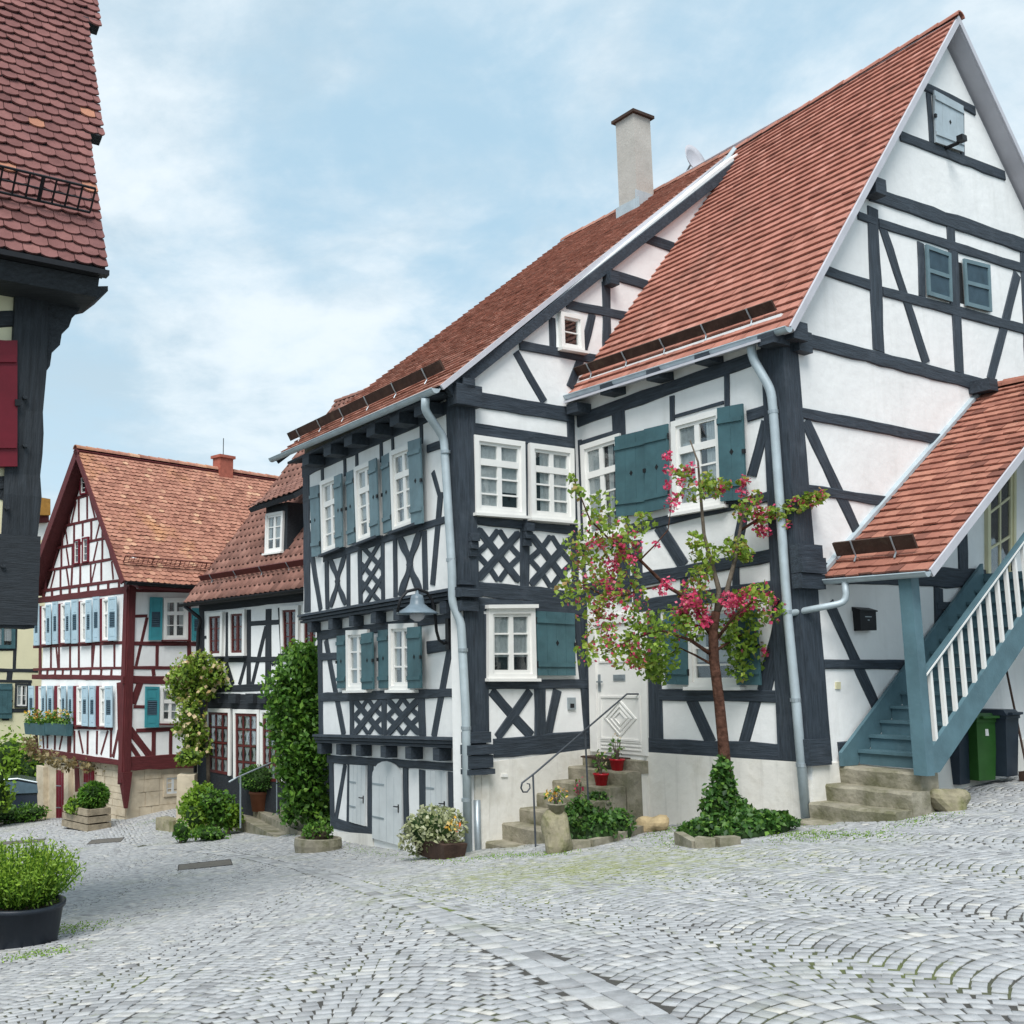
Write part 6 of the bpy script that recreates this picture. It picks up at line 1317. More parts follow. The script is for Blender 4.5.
def moss_setts():
    nt = M['cobble'].node_tree; N = nt.nodes; Lk = nt.links; b = N['Principled BSDF']; src = b.inputs['Base Color'].links[0].from_socket
    tc = N.new('ShaderNodeTexCoord'); vm = N.new('ShaderNodeVectorMath'); vm.operation = 'DISTANCE'; Lk.new(tc.outputs['Object'], vm.inputs[0]); vm.inputs[1].default_value = MOSS
    mr = N.new('ShaderNodeMapRange'); mr.inputs['From Min'].default_value = .3; mr.inputs['From Max'].default_value = 3.4; mr.inputs['To Min'].default_value = .25; mr.inputs['To Max'].default_value = 0; Lk.new(vm.outputs['Value'], mr.inputs[0])
    n1 = N.new('ShaderNodeTexNoise'); n1.inputs['Scale'].default_value = 7; n1.inputs['Detail'].default_value = 7; n1.inputs['Roughness'].default_value = .7; Lk.new(tc.outputs['Object'], n1.inputs[0])
    ad = N.new('ShaderNodeMath'); ad.operation = 'ADD'; Lk.new(n1.outputs[0], ad.inputs[0]); Lk.new(mr.outputs[0], ad.inputs[1])
    r2 = N.new('ShaderNodeMapRange'); r2.inputs['From Min'].default_value = .60; r2.inputs['From Max'].default_value = .80; r2.inputs['To Max'].default_value = .8; Lk.new(ad.outputs[0], r2.inputs[0])
    mx = N.new('ShaderNodeMix'); mx.data_type = 'RGBA'; Lk.new(r2.outputs[0], mx.inputs[0]); Lk.new(src, mx.inputs[6]); mx.inputs[7].default_value = (.25, .27, .09, 1); Lk.new(mx.outputs[2], b.inputs['Base Color'])
moss_setts()
def in_house(P):
    """points under the buildings"""
    r = np.zeros(len(P), bool)
    for F_, m_ in ((A, .0), ):
        d = (P-np.array(F_.O)[:2])@np.array(F_.N)[:2]; u = (P-np.array(F_.O)[:2])@np.array(F_.U)[:2]; r |= (d < -.15) & (u > .15)
    d = (P-np.array(F2.O)[:2])@np.array(F2.N)[:2]; u = (P-np.array(F2.O)[:2])@np.array(F2.U)[:2]; dw = (P-np.array(W.O)[:2])@np.array(W.N)[:2]
    r |= (d < -.6) & (dw < -.15) & (u < 6.3) & (u > -.5)
    return r
ld_far = lambda P: line_dist(P)
BW = .30
paving(31, R(16), 1.45, .35, .108, .098, lambda P: (line_dist(P) > .012) & ~in_house(P), 'cobblestone_paving')
paving(32, R(-8), 1.45, .31, .106, .098, lambda P: (line_dist(P) < -BW-.012) & ~in_house(P), 'cobblestone_paving')
def band():
    rn = np.random.default_rng(5); CX = []; CY = []; AN = []; LW = []; LD = []
    for row, (o_, d_) in enumerate(((-.080, .146), (-.222, .146))):
        s_ = 0
        while s_ < seg[-1]:
            l = rn.uniform(.17, .30); sm = s_+l/2; i = min(np.searchsorted(seg, sm)-1, len(bl)-2); i = max(i, 0); t = (sm-seg[i])/(seg[i+1]-seg[i]); p = bl[i].lerp(bl[i+1], t)
            t0 = (bl[i]-bl[max(0, i-1)]).normalized() if i else (bl[1]-bl[0]).normalized(); dd = (bl[i+1]-bl[i]).normalized(); nrm = Vector((-dd.y, dd.x)); q = p+nrm*o_
            CX.append(q.x); CY.append(q.y); AN.append(math.atan2(dd.y, dd.x)); LW.append(l-.018); LD.append(d_-.010); s_ += l
    n = len(CX); V, Fq, tt = stones(np.array(CX), np.array(CY), np.array(AN), np.array(LW), np.array(LD), rn, np.clip(rn.normal(.45, .22, n), 0, 1), base=.003, inset=.03)
    o = np_mesh('drain_band', V, Fq, 'cobble', None, tt); o['kind'] = 'structure'
band()
# ================================================================== PLANTS AND SMALL THINGS
rgen = np.random.default_rng(77)
def tubes_from(paths, name, m, parent, n=8):
    mb = MB()
    for pts, rs in paths: mb.tube(pts, rs, n)
    return mb.build(name, m, parent, smooth=True)
def wob(a, b, k, amp, seed):
    a, b = Vector(a), Vector(b); rn = random.Random(seed); r_ = [a]
    for i in range(1, k): r_.append(a.lerp(b, i/k)+Vector((rn.uniform(-1, 1), rn.uniform(-1, 1), rn.uniform(-1, 1)))*amp)
    return r_+[b]
# ---- the pink hawthorn
TY = 14.35
def tp(x, y, dy=0): return at(x, y, TY+dy)
tb0 = tp(727, 832); tb0 = Vector((tb0.x, tb0.y, H(tb0.x, tb0.y)-.1))
TR = thing('tree', 'slender hawthorn tree with reddish trunk and deep pink blossom in front of the white house', 'tree', tb0)
trunk = [tb0, tp(727, 790), tp(723, 740), tp(719, 700), tp(714, 660), tp(713, 630), tp(716, 612)]
tubes_from([(trunk, [.11, .085, .075, .07, .068, .066, .06])], 'trunk', 'bark', TR, 12)
BR = [([(716, 618), (719, 590), (712, 565), (704, 535), (701, 500), (698, 462), (690, 440)], .042, .009, [0, .02, .05, .05, 0, -.05, -.05]),
      ([(716, 615), (727, 590), (735, 560), (741, 525), (747, 500), (760, 492)], .040, .010, [0, -.05, -.1, -.12, -.15, -.2]),
      ([(741, 530), (765, 515), (790, 507), (822, 495)], .022, .007, [-.1, -.2, -.3, -.4]),
      ([(714, 640), (690, 600), (665, 585), (640, 560), (615, 545), (590, 520), (574, 480)], .035, .007, [0, .1, .1, .05, -.1, -.2, -.2]),
      ([(665, 585), (640, 590), (610, 600), (585, 585), (565, 590)], .02, .006, [.1, 0, -.1, -.2, -.3]),
      ([(712, 655), (690, 640), (660, 630), (630, 640), (600, 655)], .03, .006, [0, -.1, -.2, -.3, -.4]),
      ([(713, 665), (695, 655), (680, 648), (660, 660)], .02, .006, [0, .15, .25, .35]),
      ([(716, 640), (735, 615), (755, 600), (775, 605)], .025, .006, [0, -.15, -.3, -.35]),
      ([(717, 650), (740, 635), (758, 640), (770, 655)], .02, .006, [0, .2, .3, .4]),
      ([(640, 560), (655, 545), (668, 530), (672, 500)], .014, .005, [.05, .1, .2, .2]),
      ([(615, 545), (600, 560), (585, 565), (570, 560)], .014, .005, [-.1, .1, .2, .3])]
paths = []
for pts, r0, r1, dys in BR: paths.append(([tp(x, y, d) for (x, y), d in zip(pts, dys)], list(np.linspace(r0, r1, len(pts)))))
for i, pth in enumerate(paths): tubes_from([pth], 'limb', 'bark2' if i < 2 else 'bark', TR, 7)
# (x, y, radius px, leaves, flower share, dy)
CL = [(600, 508, 17, 90, .0, -.15), (577, 492, 8, 36, 0, -.2), (572, 479, 5, 18, 0, -.2), (592, 528, 18, 90, .1, -.1), (612, 532, 20, 140, .15, -.1), (628, 545, 18, 110, .12, 0), (645, 522, 12, 60, 0, .1), (575, 545, 14, 70, .06, -.2), (592, 552, 20, 120, .22, -.1), (585, 572, 20, 120, .18, -.2), (568, 592, 14, 80, .04, -.3), (600, 588, 22, 150, .22, -.2), (622, 572, 18, 110, .25, 0), (612, 612, 20, 120, .25, -.2), (632, 598, 16, 90, .3, -.1), (590, 610, 16, 80, .12, -.25),
      (600, 640, 18, 110, .35, -.35), (620, 650, 20, 150, .25, -.35), (645, 640, 24, 240, .03, -.2), (660, 655, 20, 210, 0, .1), (648, 668, 14, 130, 0, .1), (668, 625, 20, 150, .05, .05), (585, 655, 12, 60, .15, -.4), (640, 622, 16, 90, .15, -.2), (636, 660, 10, 60, .4, -.3), (660, 675, 10, 90, 0, .2),
      (690, 628, 16, 90, .15, 0), (700, 600, 15, 70, .3, 0), (690, 590, 12, 40, .5, .1), (705, 555, 14, 80, 0, .05), (695, 540, 9, 40, 0, .05), (700, 575, 12, 60, .05, 0), (735, 548, 13, 80, .05, -.1), (745, 555, 8, 40, .05, -.1), (745, 600, 14, 70, .45, -.2), (760, 593, 12, 60, .12, -.3), (770, 610, 14, 55, .3, -.35), (745, 625, 17, 110, .03, .1), (738, 645, 16, 100, 0, .2), (755, 650, 16, 90, .08, .3), (740, 668, 14, 80, 0, .3), (755, 668, 10, 50, 0, .35), (768, 648, 8, 26, .3, .4), (725, 630, 12, 60, .1, .1), (680, 610, 10, 30, .5, .1),
      (675, 498, 8, 26, .75, .15), (670, 470, 7, 20, .85, .1), (682, 475, 10, 44, .12, .1), (695, 490, 13, 60, .05, 0), (708, 478, 8, 30, 0, 0), (715, 490, 9, 36, .06, -.1), (722, 485, 8, 30, .2, -.1), (742, 482, 6, 22, .7, -.15), (755, 498, 8, 28, .4, -.2), (745, 510, 12, 56, .15, -.15), (765, 515, 9, 40, .35, -.25), (780, 512, 9, 60, .12, -.3), (795, 506, 9, 66, .3, -.35), (810, 500, 8, 56, .25, -.4), (820, 496, 7, 40, .4, -.42), (785, 524, 6, 20, .7, -.3), (762, 530, 8, 24, .8, -.2), (727, 485, 6, 14, .4, -.1)]
FL_ = [(672, 505, 8, 14), (681, 482, 5, 8), (668, 456, 6, 12), (690, 468, 7, 10), (668, 485, 5, 8), (612, 565, 9, 14), (618, 560, 9, 14), (605, 580, 7, 10), (635, 548, 7, 8), (622, 548, 5, 7), (608, 600, 8, 14), (614, 590, 9, 16), (598, 612, 8, 10), (605, 628, 6, 9), (610, 640, 6, 12), (634, 648, 8, 12), (612, 618, 5, 8), (660, 590, 7, 12), (668, 583, 7, 12), (690, 600, 11, 30), (685, 610, 8, 14), (700, 612, 8, 16), (735, 607, 13, 46), (745, 600, 12, 40), (728, 600, 9, 22), (706, 622, 7, 14), (704, 618, 8, 16), (700, 628, 6, 10), (770, 600, 8, 14), (778, 602, 6, 8), (765, 652, 5, 8), (742, 492, 6, 12), (745, 480, 6, 12), (758, 520, 7, 14), (764, 532, 7, 16), (757, 512, 6, 10), (770, 512, 6, 10), (780, 527, 6, 10), (788, 506, 5, 8), (800, 505, 6, 10), (815, 500, 6, 10), (632, 560, 6, 8), (590, 545, 5, 6), (580, 565, 5, 6), (656, 545, 4, 7), (720, 492, 5, 6), (616, 540, 6, 9), (600, 545, 6, 8), (612, 575, 6, 9)]
px2m = TY*1.0/FPX
LC = []; PC = []; LT = []
for x, y, r, n, sh, dy in CL:
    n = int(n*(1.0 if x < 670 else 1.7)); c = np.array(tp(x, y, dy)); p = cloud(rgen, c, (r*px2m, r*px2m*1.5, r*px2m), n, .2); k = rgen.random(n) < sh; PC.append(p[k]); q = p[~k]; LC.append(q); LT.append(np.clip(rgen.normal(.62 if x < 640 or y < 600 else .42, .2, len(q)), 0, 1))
for x, y, r, n in FL_: PC.append(cloud(rgen, np.array(tp(x, y, rgen.uniform(-.3, .1))), (r*px2m, r*px2m, r*px2m), int(n*3.4), .2))
LC = np.concatenate(LC); LT = np.concatenate(LT); PC = np.concatenate(PC)
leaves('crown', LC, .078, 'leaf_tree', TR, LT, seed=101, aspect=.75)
leaves('blossom', PC, .050, 'petal_pink', TR, seed=102, aspect=.95, up=.5)
# ---- ivy mound at its foot, ivy bed by the steps
def mound(name, label, pts, n, size, m, seed, cat='ivy', up=.5, structure_h=.0):
    """pts: (x, y, Y depth, radius m (xy), height m) domes of leaves standing on the ground"""
    rn = np.random.default_rng(seed); C = []
    c0 = pts[0][0]; t = thing(name, label, cat, (c0[0], c0[1], H(c0[0], c0[1])))
    tot = sum(r*r*.6+r*h for _, r, h in pts); mb = MB()
    for p, r, h in pts:
        k = max(12, int(n*(r*r*.6+r*h)/tot)); a = rn.random(k)*2*math.pi; u = np.sqrt(rn.random(k)); zz = np.sqrt(np.maximum(0, 1-u*u)); X = p[0]+np.cos(a)*u*r+rn.normal(0, .03, k); Y_ = p[1]+np.sin(a)*u*r+rn.normal(0, .03, k)
        Zg = HN(np.c_[X, Y_]); C.append(np.c_[X, Y_, Zg+zz*h*rn.uniform(.82, 1.08, k)+.02])
        mb.blob((p[0], p[1], H(p[0], p[1])+h*.25), r*.85, r*.85, h*.58, seed=int(p[0]*50), amp=.12)
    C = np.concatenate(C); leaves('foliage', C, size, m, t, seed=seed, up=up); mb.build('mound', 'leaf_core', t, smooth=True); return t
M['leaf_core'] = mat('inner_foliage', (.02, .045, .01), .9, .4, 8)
g1 = gpx(727, 836)
def off(p, dx, dy): return Vector((p.x+dx, p.y+dy, 0))
ivy1 = [(off(g1, 0, .0), .45, .30), (off(g1, -.03, .1), .26, .62), (off(g1, .02, .12), .17, .92), (off(g1, .40, .0), .34, .24), (off(g1, .62, -.04), .22, .20), (off(g1, -.36, -.02), .26, .22), (off(g1, .05, -.25), .4, .2), (off(g1, .45, -.2), .32, .2), (off(g1, .15, .1), .25, .42)]
mound('ivy_mound', 'dark green ivy mound round the foot of the pink flowering tree', ivy1, 4200, .080, 'leaf_ivy', 201)
bed = []
for x, y, r, h in ((580, 838, .30, .36), (597, 834, .32, .42), (612, 830, .32, .45), (628, 826, .30, .45), (642, 822, .26, .42), (655, 818, .22, .38), (600, 843, .22, .22), (566, 842, .22, .25), (590, 826, .3, .5), (575, 830, .22, .42), (620, 838, .2, .2), (660, 815, .15, .7), (572, 812, .14, .5)):
    bed.append((gpx(x, y), r, h+.16))
mound('ivy_bed', 'low ivy bed beside the sandstone steps to the white door', bed, 6500, .075, 'leaf_ivy', 202)
# bed kerbs and boulders
def kerb(name, label, pts, w, h, parent=None, m='stone', seed=1):
    t = thing(name, label, 'kerb', pts[0]); rn = random.Random(seed)
    for i in range(len(pts)-1):
        a, b = pts[i], pts[i+1]; d = (b-a); d.z = 0; L_ = d.length; d.normalize(); s_ = Vector((-d.y, d.x, 0)); mb = MB(); c = (a+b)/2
        mb.box((c.x, c.y, (H(a.x, a.y)+H(b.x, b.y))/2+h*.2), d*(L_*.49), s_*w*(.5+rn.uniform(-.06, .06)), Vector((0, 0, h*(.8+rn.uniform(-.1, .1))))); mb.build('kerb_stone', m, t)
    return t
kerb('bed_kerb', 'row of low mossy stones edging the ivy bed', [gpx(x, y) for x, y in ((566, 850), (590, 847), (615, 841), (640, 833), (662, 827))], .10, .10, seed=2)
kerb('bed_kerb', 'curved sandstone edging in front of the tree bed', [gpx(x, y) for x, y in ((679, 844), (697, 848), (717, 847), (738, 844))], .12, .11, seed=3)
def boulder(label, p, r, m, seed, name='boulder'):
    t = MB(); t.blob((0, 0, r[2]*.55), *r, seed=seed, amp=.28, sub=3); o = t.build(name, m, None, smooth=False); o.location = (p.x, p.y, H(p.x, p.y)); return tag(o, label, 'rock')
p_ = gpx(557, 852); boulder('upright mossy stone block at the bottom of the ivy bed by the steps', p_, (.20, .2, .33), 'rock', 5, 'stone_block')
boulder('pale yellow sandstone lump at the right end of the ivy bed', gpx(654, 831), (.22, .16, .16), 'rocky', 6)
boulder('brown mossy boulder beside the right end of the stone steps near the bins', gpx(951, 810), (.23, .19, .18), 'rock', 7)
# ---- pots on the entrance steps
def pot_plant(name, label, p, r, h, potm, leafm, n, size, ph, pr, seed, flowers=None, group=None, cat='flower pot'):
    t = thing(name, label, cat, p, group); mb = MB(); mb.lathe((0, 0, 0), [(.0, 0), (r*.72, 0), (r*.98, h*.86), (r*1.08, h*.86), (r*1.08, h), (r*.96, h), (r*.9, h*.9), (0, h*.88)], 20, cap=False); obj_local(mb, 'pot', potm, t, True)
    rn = np.random.default_rng(seed); C = cloud(rn, (0, 0, h+ph*.5), (pr, pr, ph*.55), n, .4); o = leaves('foliage', C, size, leafm, None, seed=seed); o.parent = t
    if n > 500: mb = MB(); mb.blob((0, 0, h+ph*.5), pr*.85, pr*.85, ph*.46, seed, .06); obj_local(mb, 'branches', 'leaf_core', t, True)
    mb = MB(); 
    for k in range(6): a = k*1.05; mb.tube([(0, 0, h*.8), (math.cos(a)*pr*.3, math.sin(a)*pr*.3, h+ph*.4), (math.cos(a)*pr*.6, math.sin(a)*pr*.6, h+ph*.8)], [.012, .008, .004], 5)
    obj_local(mb, 'stems', 'bark2', t)
    if flowers: C = cloud(rn, (0, 0, h+ph*.65), (pr, pr, ph*.55), flowers[1], .8); o = leaves('flowers', C, flowers[2], flowers[0], None, seed=seed+1, up=.8); o.parent = t
    return t
def on_step(i, n_, du=.12): u, z = us[i]; return W.P(u+du, z+.002, n_)
def step_at(i, x):
    u, z = us[i]; n_ = .1
    while n_ < 1.06 and proj(np.array(W.P(u+.15, z, n_)))[0] < x: n_ += .01
    return W.P(u+.15, z, min(n_, .98))
pot_plant('flower_pot', 'lower of two red pots on the steps, with a thin white flowering plant', step_at(4, 606), .115, .18, 'redpot', 'leaf_vine', 40, .07, .34, .12, 301, ('petal_cream', 14, .05), 'red pots on the entrance steps')
lp_ = W.P(-.42, ztop+.003, 1.12); pot_plant('flower_pot', 'small red pot on the top landing by the white door, upper of two red pots', step_at(5, 622)+Vector((0, 0, .0)), .115, .18, 'redpot', 'leaf_vine', 40, .07, .32, .12, 303, ('petal_cream', 14, .05), 'red pots on the entrance steps')
pb = gpx(562, 838); pot_plant('flower_pot', 'little stone pot of pink flowers on the mossy block', Vector((p_.x+.02, p_.y+.05, H(p_.x, p_.y)+.50)), .12, .12, 'stone', 'leaf_vine', 40, .06, .18, .16, 305, ('petal_mix', 40, .05))
pq = gpx(584, 838); pot_plant('flower_pot', 'small pale pot with upright pink stems beside the rail post', Vector((pq.x, pq.y+.25, H(pq.x, pq.y+.25)+.35)), .10, .16, 'stone', 'leaf_vine', 30, .05, .38, .08, 307, ('petal_pink', 26, .05))
# ---- planter of variegated shrub at the wing corner, trough before the cellar
pv = gpx(440, 858); t = thing('planter', 'brown box planter with a pale variegated shrub and yellow flowers at the downpipe', 'planter', pv)
mb = MB(); ux, nx_ = F0.U, F0.N; mb.hexa([pv+ux*a*.40+nx_*b*.16+Vector((0, 0, .0)) for a, b in ((-1, -1), (1, -1), (1, 1), (-1, 1))], [pv+ux*a*.45+nx_*b*.2+Vector((0, 0, .26)) for a, b in ((-1, -1), (1, -1), (1, 1), (-1, 1))]); mb.build('planter_box', 'plank', t)
C = np.concatenate([cloud(rgen, pv+ux*.22+Vector((0, 0, .38)), (.42, .36, .36), 600, .5), cloud(rgen, pv-ux*.12+Vector((0, 0, .45)), (.36, .30, .30), 420, .5), cloud(rgen, pv+ux*.42+nx_*.2+Vector((0, 0, .22)), (.26, .25, .24), 220, .5)]); leaves('foliage', C, .075, 'leaf_pot', t, seed=311)
leaves('flowers', cloud(rgen, pv-ux*.38+Vector((0, 0, .52)), (.12, .12, .12), 26, .4), .06, 'petal_mix', t, seed=312)
mb = MB(); mb.blob(pv+ux*.15+Vector((0, 0, .36)), .33, .26, .26, 4); mb.build('branches', 'leaf_core', t)
pt = gpx(318, 850); t = thing('stone_trough', 'low sandstone trough with a small green plant before the grey cellar doors', 'planter', pt)
mb = MB(); mb.lathe((0, 0, 0), [(.0, -.1), (.40, -.1), (.43, .10), (.42, .22), (.36, .23), (.34, .17), (0, .16)], 22, cap=False); o = obj_local(mb, 'trough', 'stone', t); o.scale = (1.05, .8, 1)
C = cloud(rgen, (0, .05, .32), (.30, .24, .20), 300, .4); o = leaves('foliage', C, .08, 'leaf_vine', None, seed=313); o.parent = t
mb = MB(); mb.blob((0, .05, .26), .22, .18, .14, 5); obj_local(mb, 'soil', 'earth', t)
# ---- big tub in the left foreground
tbp = gpx(18, 944); t = thing('tub', 'black plastic tub with a feathery bright green shrub in the left foreground', 'plant tub', tbp)
mb = MB(); mb.lathe((0, 0, 0), [(0, 0), (.345, 0), (.36, .02), (.405, .34), (.425, .345), (.43, .385), (.40, .39), (.385, .33), (0, .31)], 40, cap=False); obj_local(mb, 'pot', 'blackplastic', t, True)
mb = MB(); mb.blob((0, 0, .32), .36, .36, .05, 3); obj_local(mb, 'soil', 'earth', t)
C = []; rn = np.random.default_rng(320); mb = MB()
for k in range(240):
    a = rn.random()*6.283; rr_ = math.sqrt(rn.random())*.60; tip = np.array([math.cos(a)*rr_, math.sin(a)*rr_, .44+.50*math.sqrt(max(0, 1-(rr_/.70)**2))*rn.uniform(.7, 1.08)]); base = np.array([math.cos(a)*rr_*.35, math.sin(a)*rr_*.35, .34])
    m_ = (base+tip)/2+np.array([math.cos(a), math.sin(a), 0])*.03; mb.tube([base, m_, tip], [.006, .005, .003], 4)
    for q in range(30):
        u = rn.uniform(.25, 1.03); p = base*(1-u)**2+2*m_*u*(1-u)+tip*u*u; C.append(p+rn.normal(0, .032, 3))
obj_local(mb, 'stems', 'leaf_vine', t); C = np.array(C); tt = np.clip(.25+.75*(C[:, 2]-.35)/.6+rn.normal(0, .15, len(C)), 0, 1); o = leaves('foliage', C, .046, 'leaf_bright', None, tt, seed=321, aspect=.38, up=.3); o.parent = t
# ---- manhole covers
def manhole(x, y, w, d, label, rz):
    p = gpx(x, y); e = .3; nx_ = (H(p.x+e, p.y)-H(p.x-e, p.y))/(2*e); ny_ = (H(p.x, p.y+e)-H(p.x, p.y-e))/(2*e); ux = Vector((math.cos(rz), math.sin(rz), 0)); ux.z = nx_*ux.x+ny_*ux.y; uy = Vector((-math.sin(rz), math.cos(rz), 0)); uy.z = nx_*uy.x+ny_*uy.y; n = ux.cross(uy).normalized()
    t = thing('manhole_cover', label, 'manhole cover', p, 'manhole covers in the paving'); mb = MB(); mb.box(p+n*-.003, ux*w/2, uy*d/2, n*.008); o = mb.build('cover', 'manhole', t)
    mb = MB(); 
    for a, b, c_, d_ in ((-1, -1, 1, -1), (1, -1, 1, 1), (1, 1, -1, 1), (-1, 1, -1, -1)): mb.tube([p+n*.003+ux*a*w/2+uy*b*d/2, p+n*.003+ux*c_*w/2+uy*d_*d/2], .008, 4)
    mb.build('frame', 'iron', t)
manhole(205, 865, .95, .95, 'rectangular cast iron cover in the cobbles left of the curved drain', R(8))
manhole(106, 841, .8, .8, 'small iron cover far down the lane below the red house', R(5))
manhole(22, 842, 1.1, .6, 'iron cover at the left edge of the far cobbles', R(5))
# ---- left background: dark house front garden
def shrub(name, label, base, r, h, n, size, m, seed, cat='shrub', lift=.0, group=None, lob=7, shell=.5, trunk=True):
    t = thing(name, label, cat, base, group); rn = np.random.default_rng(seed); C = []; mb = MB()
    for k in range(lob):
        a = rn.random()*6.283; q = rn.uniform(.0, .55); c = np.array([math.cos(a)*r*q, math.sin(a)*r*q, lift+h*rn.uniform(.30, .72)]); rr_ = r*rn.uniform(.45, .65)
        C.append(cloud(rn, c, (rr_*1.08, rr_*1.08, min(rr_*1.15, h*.42)), n//lob, shell*.6)+rn.normal(0, r*.05, (n//lob, 3))); mb.blob(c, rr_*.6, rr_*.6, min(rr_*.66, h*.24), seed+k)
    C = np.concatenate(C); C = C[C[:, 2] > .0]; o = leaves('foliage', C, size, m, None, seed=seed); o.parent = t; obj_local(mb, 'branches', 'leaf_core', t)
    if trunk: mb = MB(); mb.tube([(0, 0, -.1), (0, 0, lift+h*.4)], [.05, .03], 6); obj_local(mb, 'trunk', 'bark2', t)
    return t
def atY(x, y, Y): p = at(x, y, Y); return Vector((p.x, p.y, H(p.x, p.y)))
shrub('shrub', 'bright green feathery shrub left of the stone trough bed before the glazed doors', atY(197, 800, 25.8), .6, 1.5, 2200, .11, 'leaf_bright', 401)
shrub('shrub', 'bright green shrub, middle one of the bed before the glazed doors', atY(217, 800, 25.6), .55, 1.4, 2000, .11, 'leaf_vine', 402)
shrub('shrub', 'loose yellow green shrub at the foot of the stone steps with railing', atY(229, 803, 25.6), .34, .9, 900, .10, 'leaf_bright', 403)
shrub('shrub', 'low spreading plant at the front of the bed before the glazed doors', atY(208, 814, 24.6), .5, .3, 600, .09, 'leaf_vine', 404)
tg = [gpx(163, 827), gpx(196, 829)]
kerb('stone_trough', 'long mossy stone trough edging the shrub bed before the dark house', [gpx(x, y) for x, y in ((161, 829), (179, 831), (197, 829), (232, 824))], .35, .30, m='rock', seed=9)
shrub('shrub', 'small plant growing in the long mossy stone trough', atY(181, 820, 24.6), .30, .5, 300, .09, 'leaf_vine', 405)
# steps, railing, boxwood pot
SD = thing('stone_steps', 'three pale stone steps with a thin railing up to the glazed doors', 'steps', gpx(262, 828))
FD = D.off(1.2)
sa, sb = gpx(230, 828), gpx(291, 839); zb0 = (sa.z+sb.z)/2; bk = (Vector((-(sb-sa).y, (sb-sa).x, 0))).normalized()
if bk.y < 0: bk = -bk
for i in range(3):
    a3 = Vector((sa.x, sa.y, zb0+.13+.16*i))+bk*.38*i+(sb-sa).normalized()*.10*i; b3 = Vector((sb.x, sb.y, zb0+.13+.16*i))+bk*.38*i
    back = bk*2.2; lo = Vector((0, 0, -.8)); mb = MB(); mb.hexa([a3+lo, b3+lo, b3+back+lo, a3+back+lo], [a3, b3, b3+back, a3+back]); mb.build('step', 'stone', SD)
mb = MB(); mb.tube([at(229, 782, 23.6), at(236, 778, 23.6), at(282, 758, 24.6)], .022, 6)
mb.build('handrail', 'steel', SD)
for (xa, ya, xb, yb, Y_) in ((240.5, 776, 240.5, 828, 23.6), (277, 760, 277, 815, 24.5)):
    mb = MB(); mb.tube([at(xa, ya, Y_), at(xb, yb, Y_)], .02, 6); mb.build('rail_post', 'steel', SD)
bz_ = zb0+.13+.16; r_ = ray(259, 811); bx_ = EYE+r_*((bz_-EYE.z)/r_.z)
pot_plant('boxwood_pot', 'round clipped boxwood in a square tapering brown pot on the stone steps', bx_, .24, .48, 'terracotta', 'leaf_ivy', 2200, .07, .62, .52, 411, cat='potted plant')
# big climber beside the wing
def climber(name, label, pts, Y_, n, size, m, seed, cat, depth=.5, flowers=None, stem=None, core=True, tintmu=.5):
    rn = np.random.default_rng(seed); b = at(pts[0][0], pts[0][1], Y_); t = thing(name, label, cat, (b.x, b.y, H(b.x, b.y))); C = []; PF_ = []; mb = MB(); k_ = Y_/FPX; tot = sum(r*r for *_, r in pts); T_ = []
    for x, y, r in pts:
        c = np.array(at(x, y, Y_+rn.uniform(-.15, .15))); q = cloud(rn, c, (r*k_*1.08, depth, r*k_*1.08), int(n*r*r/tot)+6, .35); q += rn.normal(0, .06, q.shape); q[:, 1] -= .05; C.append(q); T_.append(np.clip(rn.normal(tintmu, .22, len(q))+.18*(q[:, 2]-c[2])/(r*k_), 0, 1))  # tint rises towards each clump's top, shade below put into leaf colour
        if core: mb.blob(c+np.array([0, depth*.15, 0]), r*k_*.60, depth*.5, r*k_*.60, int(x+y))
        if flowers: PF_.append(cloud(rn, c+np.array([0, -.12, 0]), (r*k_*1.05, depth, r*k_*1.05), int(flowers[1]*r*r/tot)+1, .9))
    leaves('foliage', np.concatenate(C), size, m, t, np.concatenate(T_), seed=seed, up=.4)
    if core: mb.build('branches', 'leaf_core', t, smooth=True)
    if flowers: leaves('flowers', np.concatenate(PF_), flowers[2], flowers[0], t, seed=seed+1, up=.6, aspect=.95)
    if stem: mb = MB(); [mb.tube([at(x, y, Y_+.1) for x, y in s_[0]], s_[1], 6) for s_ in stem]; mb.build('stem', 'bark2', t, smooth=True)
    return t
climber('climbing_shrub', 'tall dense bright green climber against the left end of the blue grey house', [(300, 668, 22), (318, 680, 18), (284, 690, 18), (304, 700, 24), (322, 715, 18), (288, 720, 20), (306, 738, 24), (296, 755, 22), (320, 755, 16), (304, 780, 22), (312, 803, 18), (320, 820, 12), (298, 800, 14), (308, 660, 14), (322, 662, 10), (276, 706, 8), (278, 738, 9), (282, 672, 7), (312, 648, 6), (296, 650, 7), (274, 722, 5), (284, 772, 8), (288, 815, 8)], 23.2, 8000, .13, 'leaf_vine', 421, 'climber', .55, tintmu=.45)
climber('climbing_rose', 'climbing rose with cream flowers between the red house and the dark house', [(188, 672, 13), (200, 664, 12), (180, 690, 12), (195, 690, 14), (212, 672, 11), (222, 676, 9), (230, 684, 6), (190, 710, 12), (184, 728, 9), (196, 728, 11), (200, 745, 11), (192, 742, 9), (208, 690, 9), (175, 678, 8), (186, 758, 5)], 27.6, 3200, .12, 'leaf_tree', 431, 'climbing rose', .4, ('petal_cream', 170, .15), [([(209, 810), (208, 760), (205, 720), (208, 690)], [.06, .055, .05, .04]), ([(206, 730), (195, 715), (190, 690)], [.03, .025, .02]), ([(208, 690), (218, 680), (226, 682)], [.03, .02, .015])])
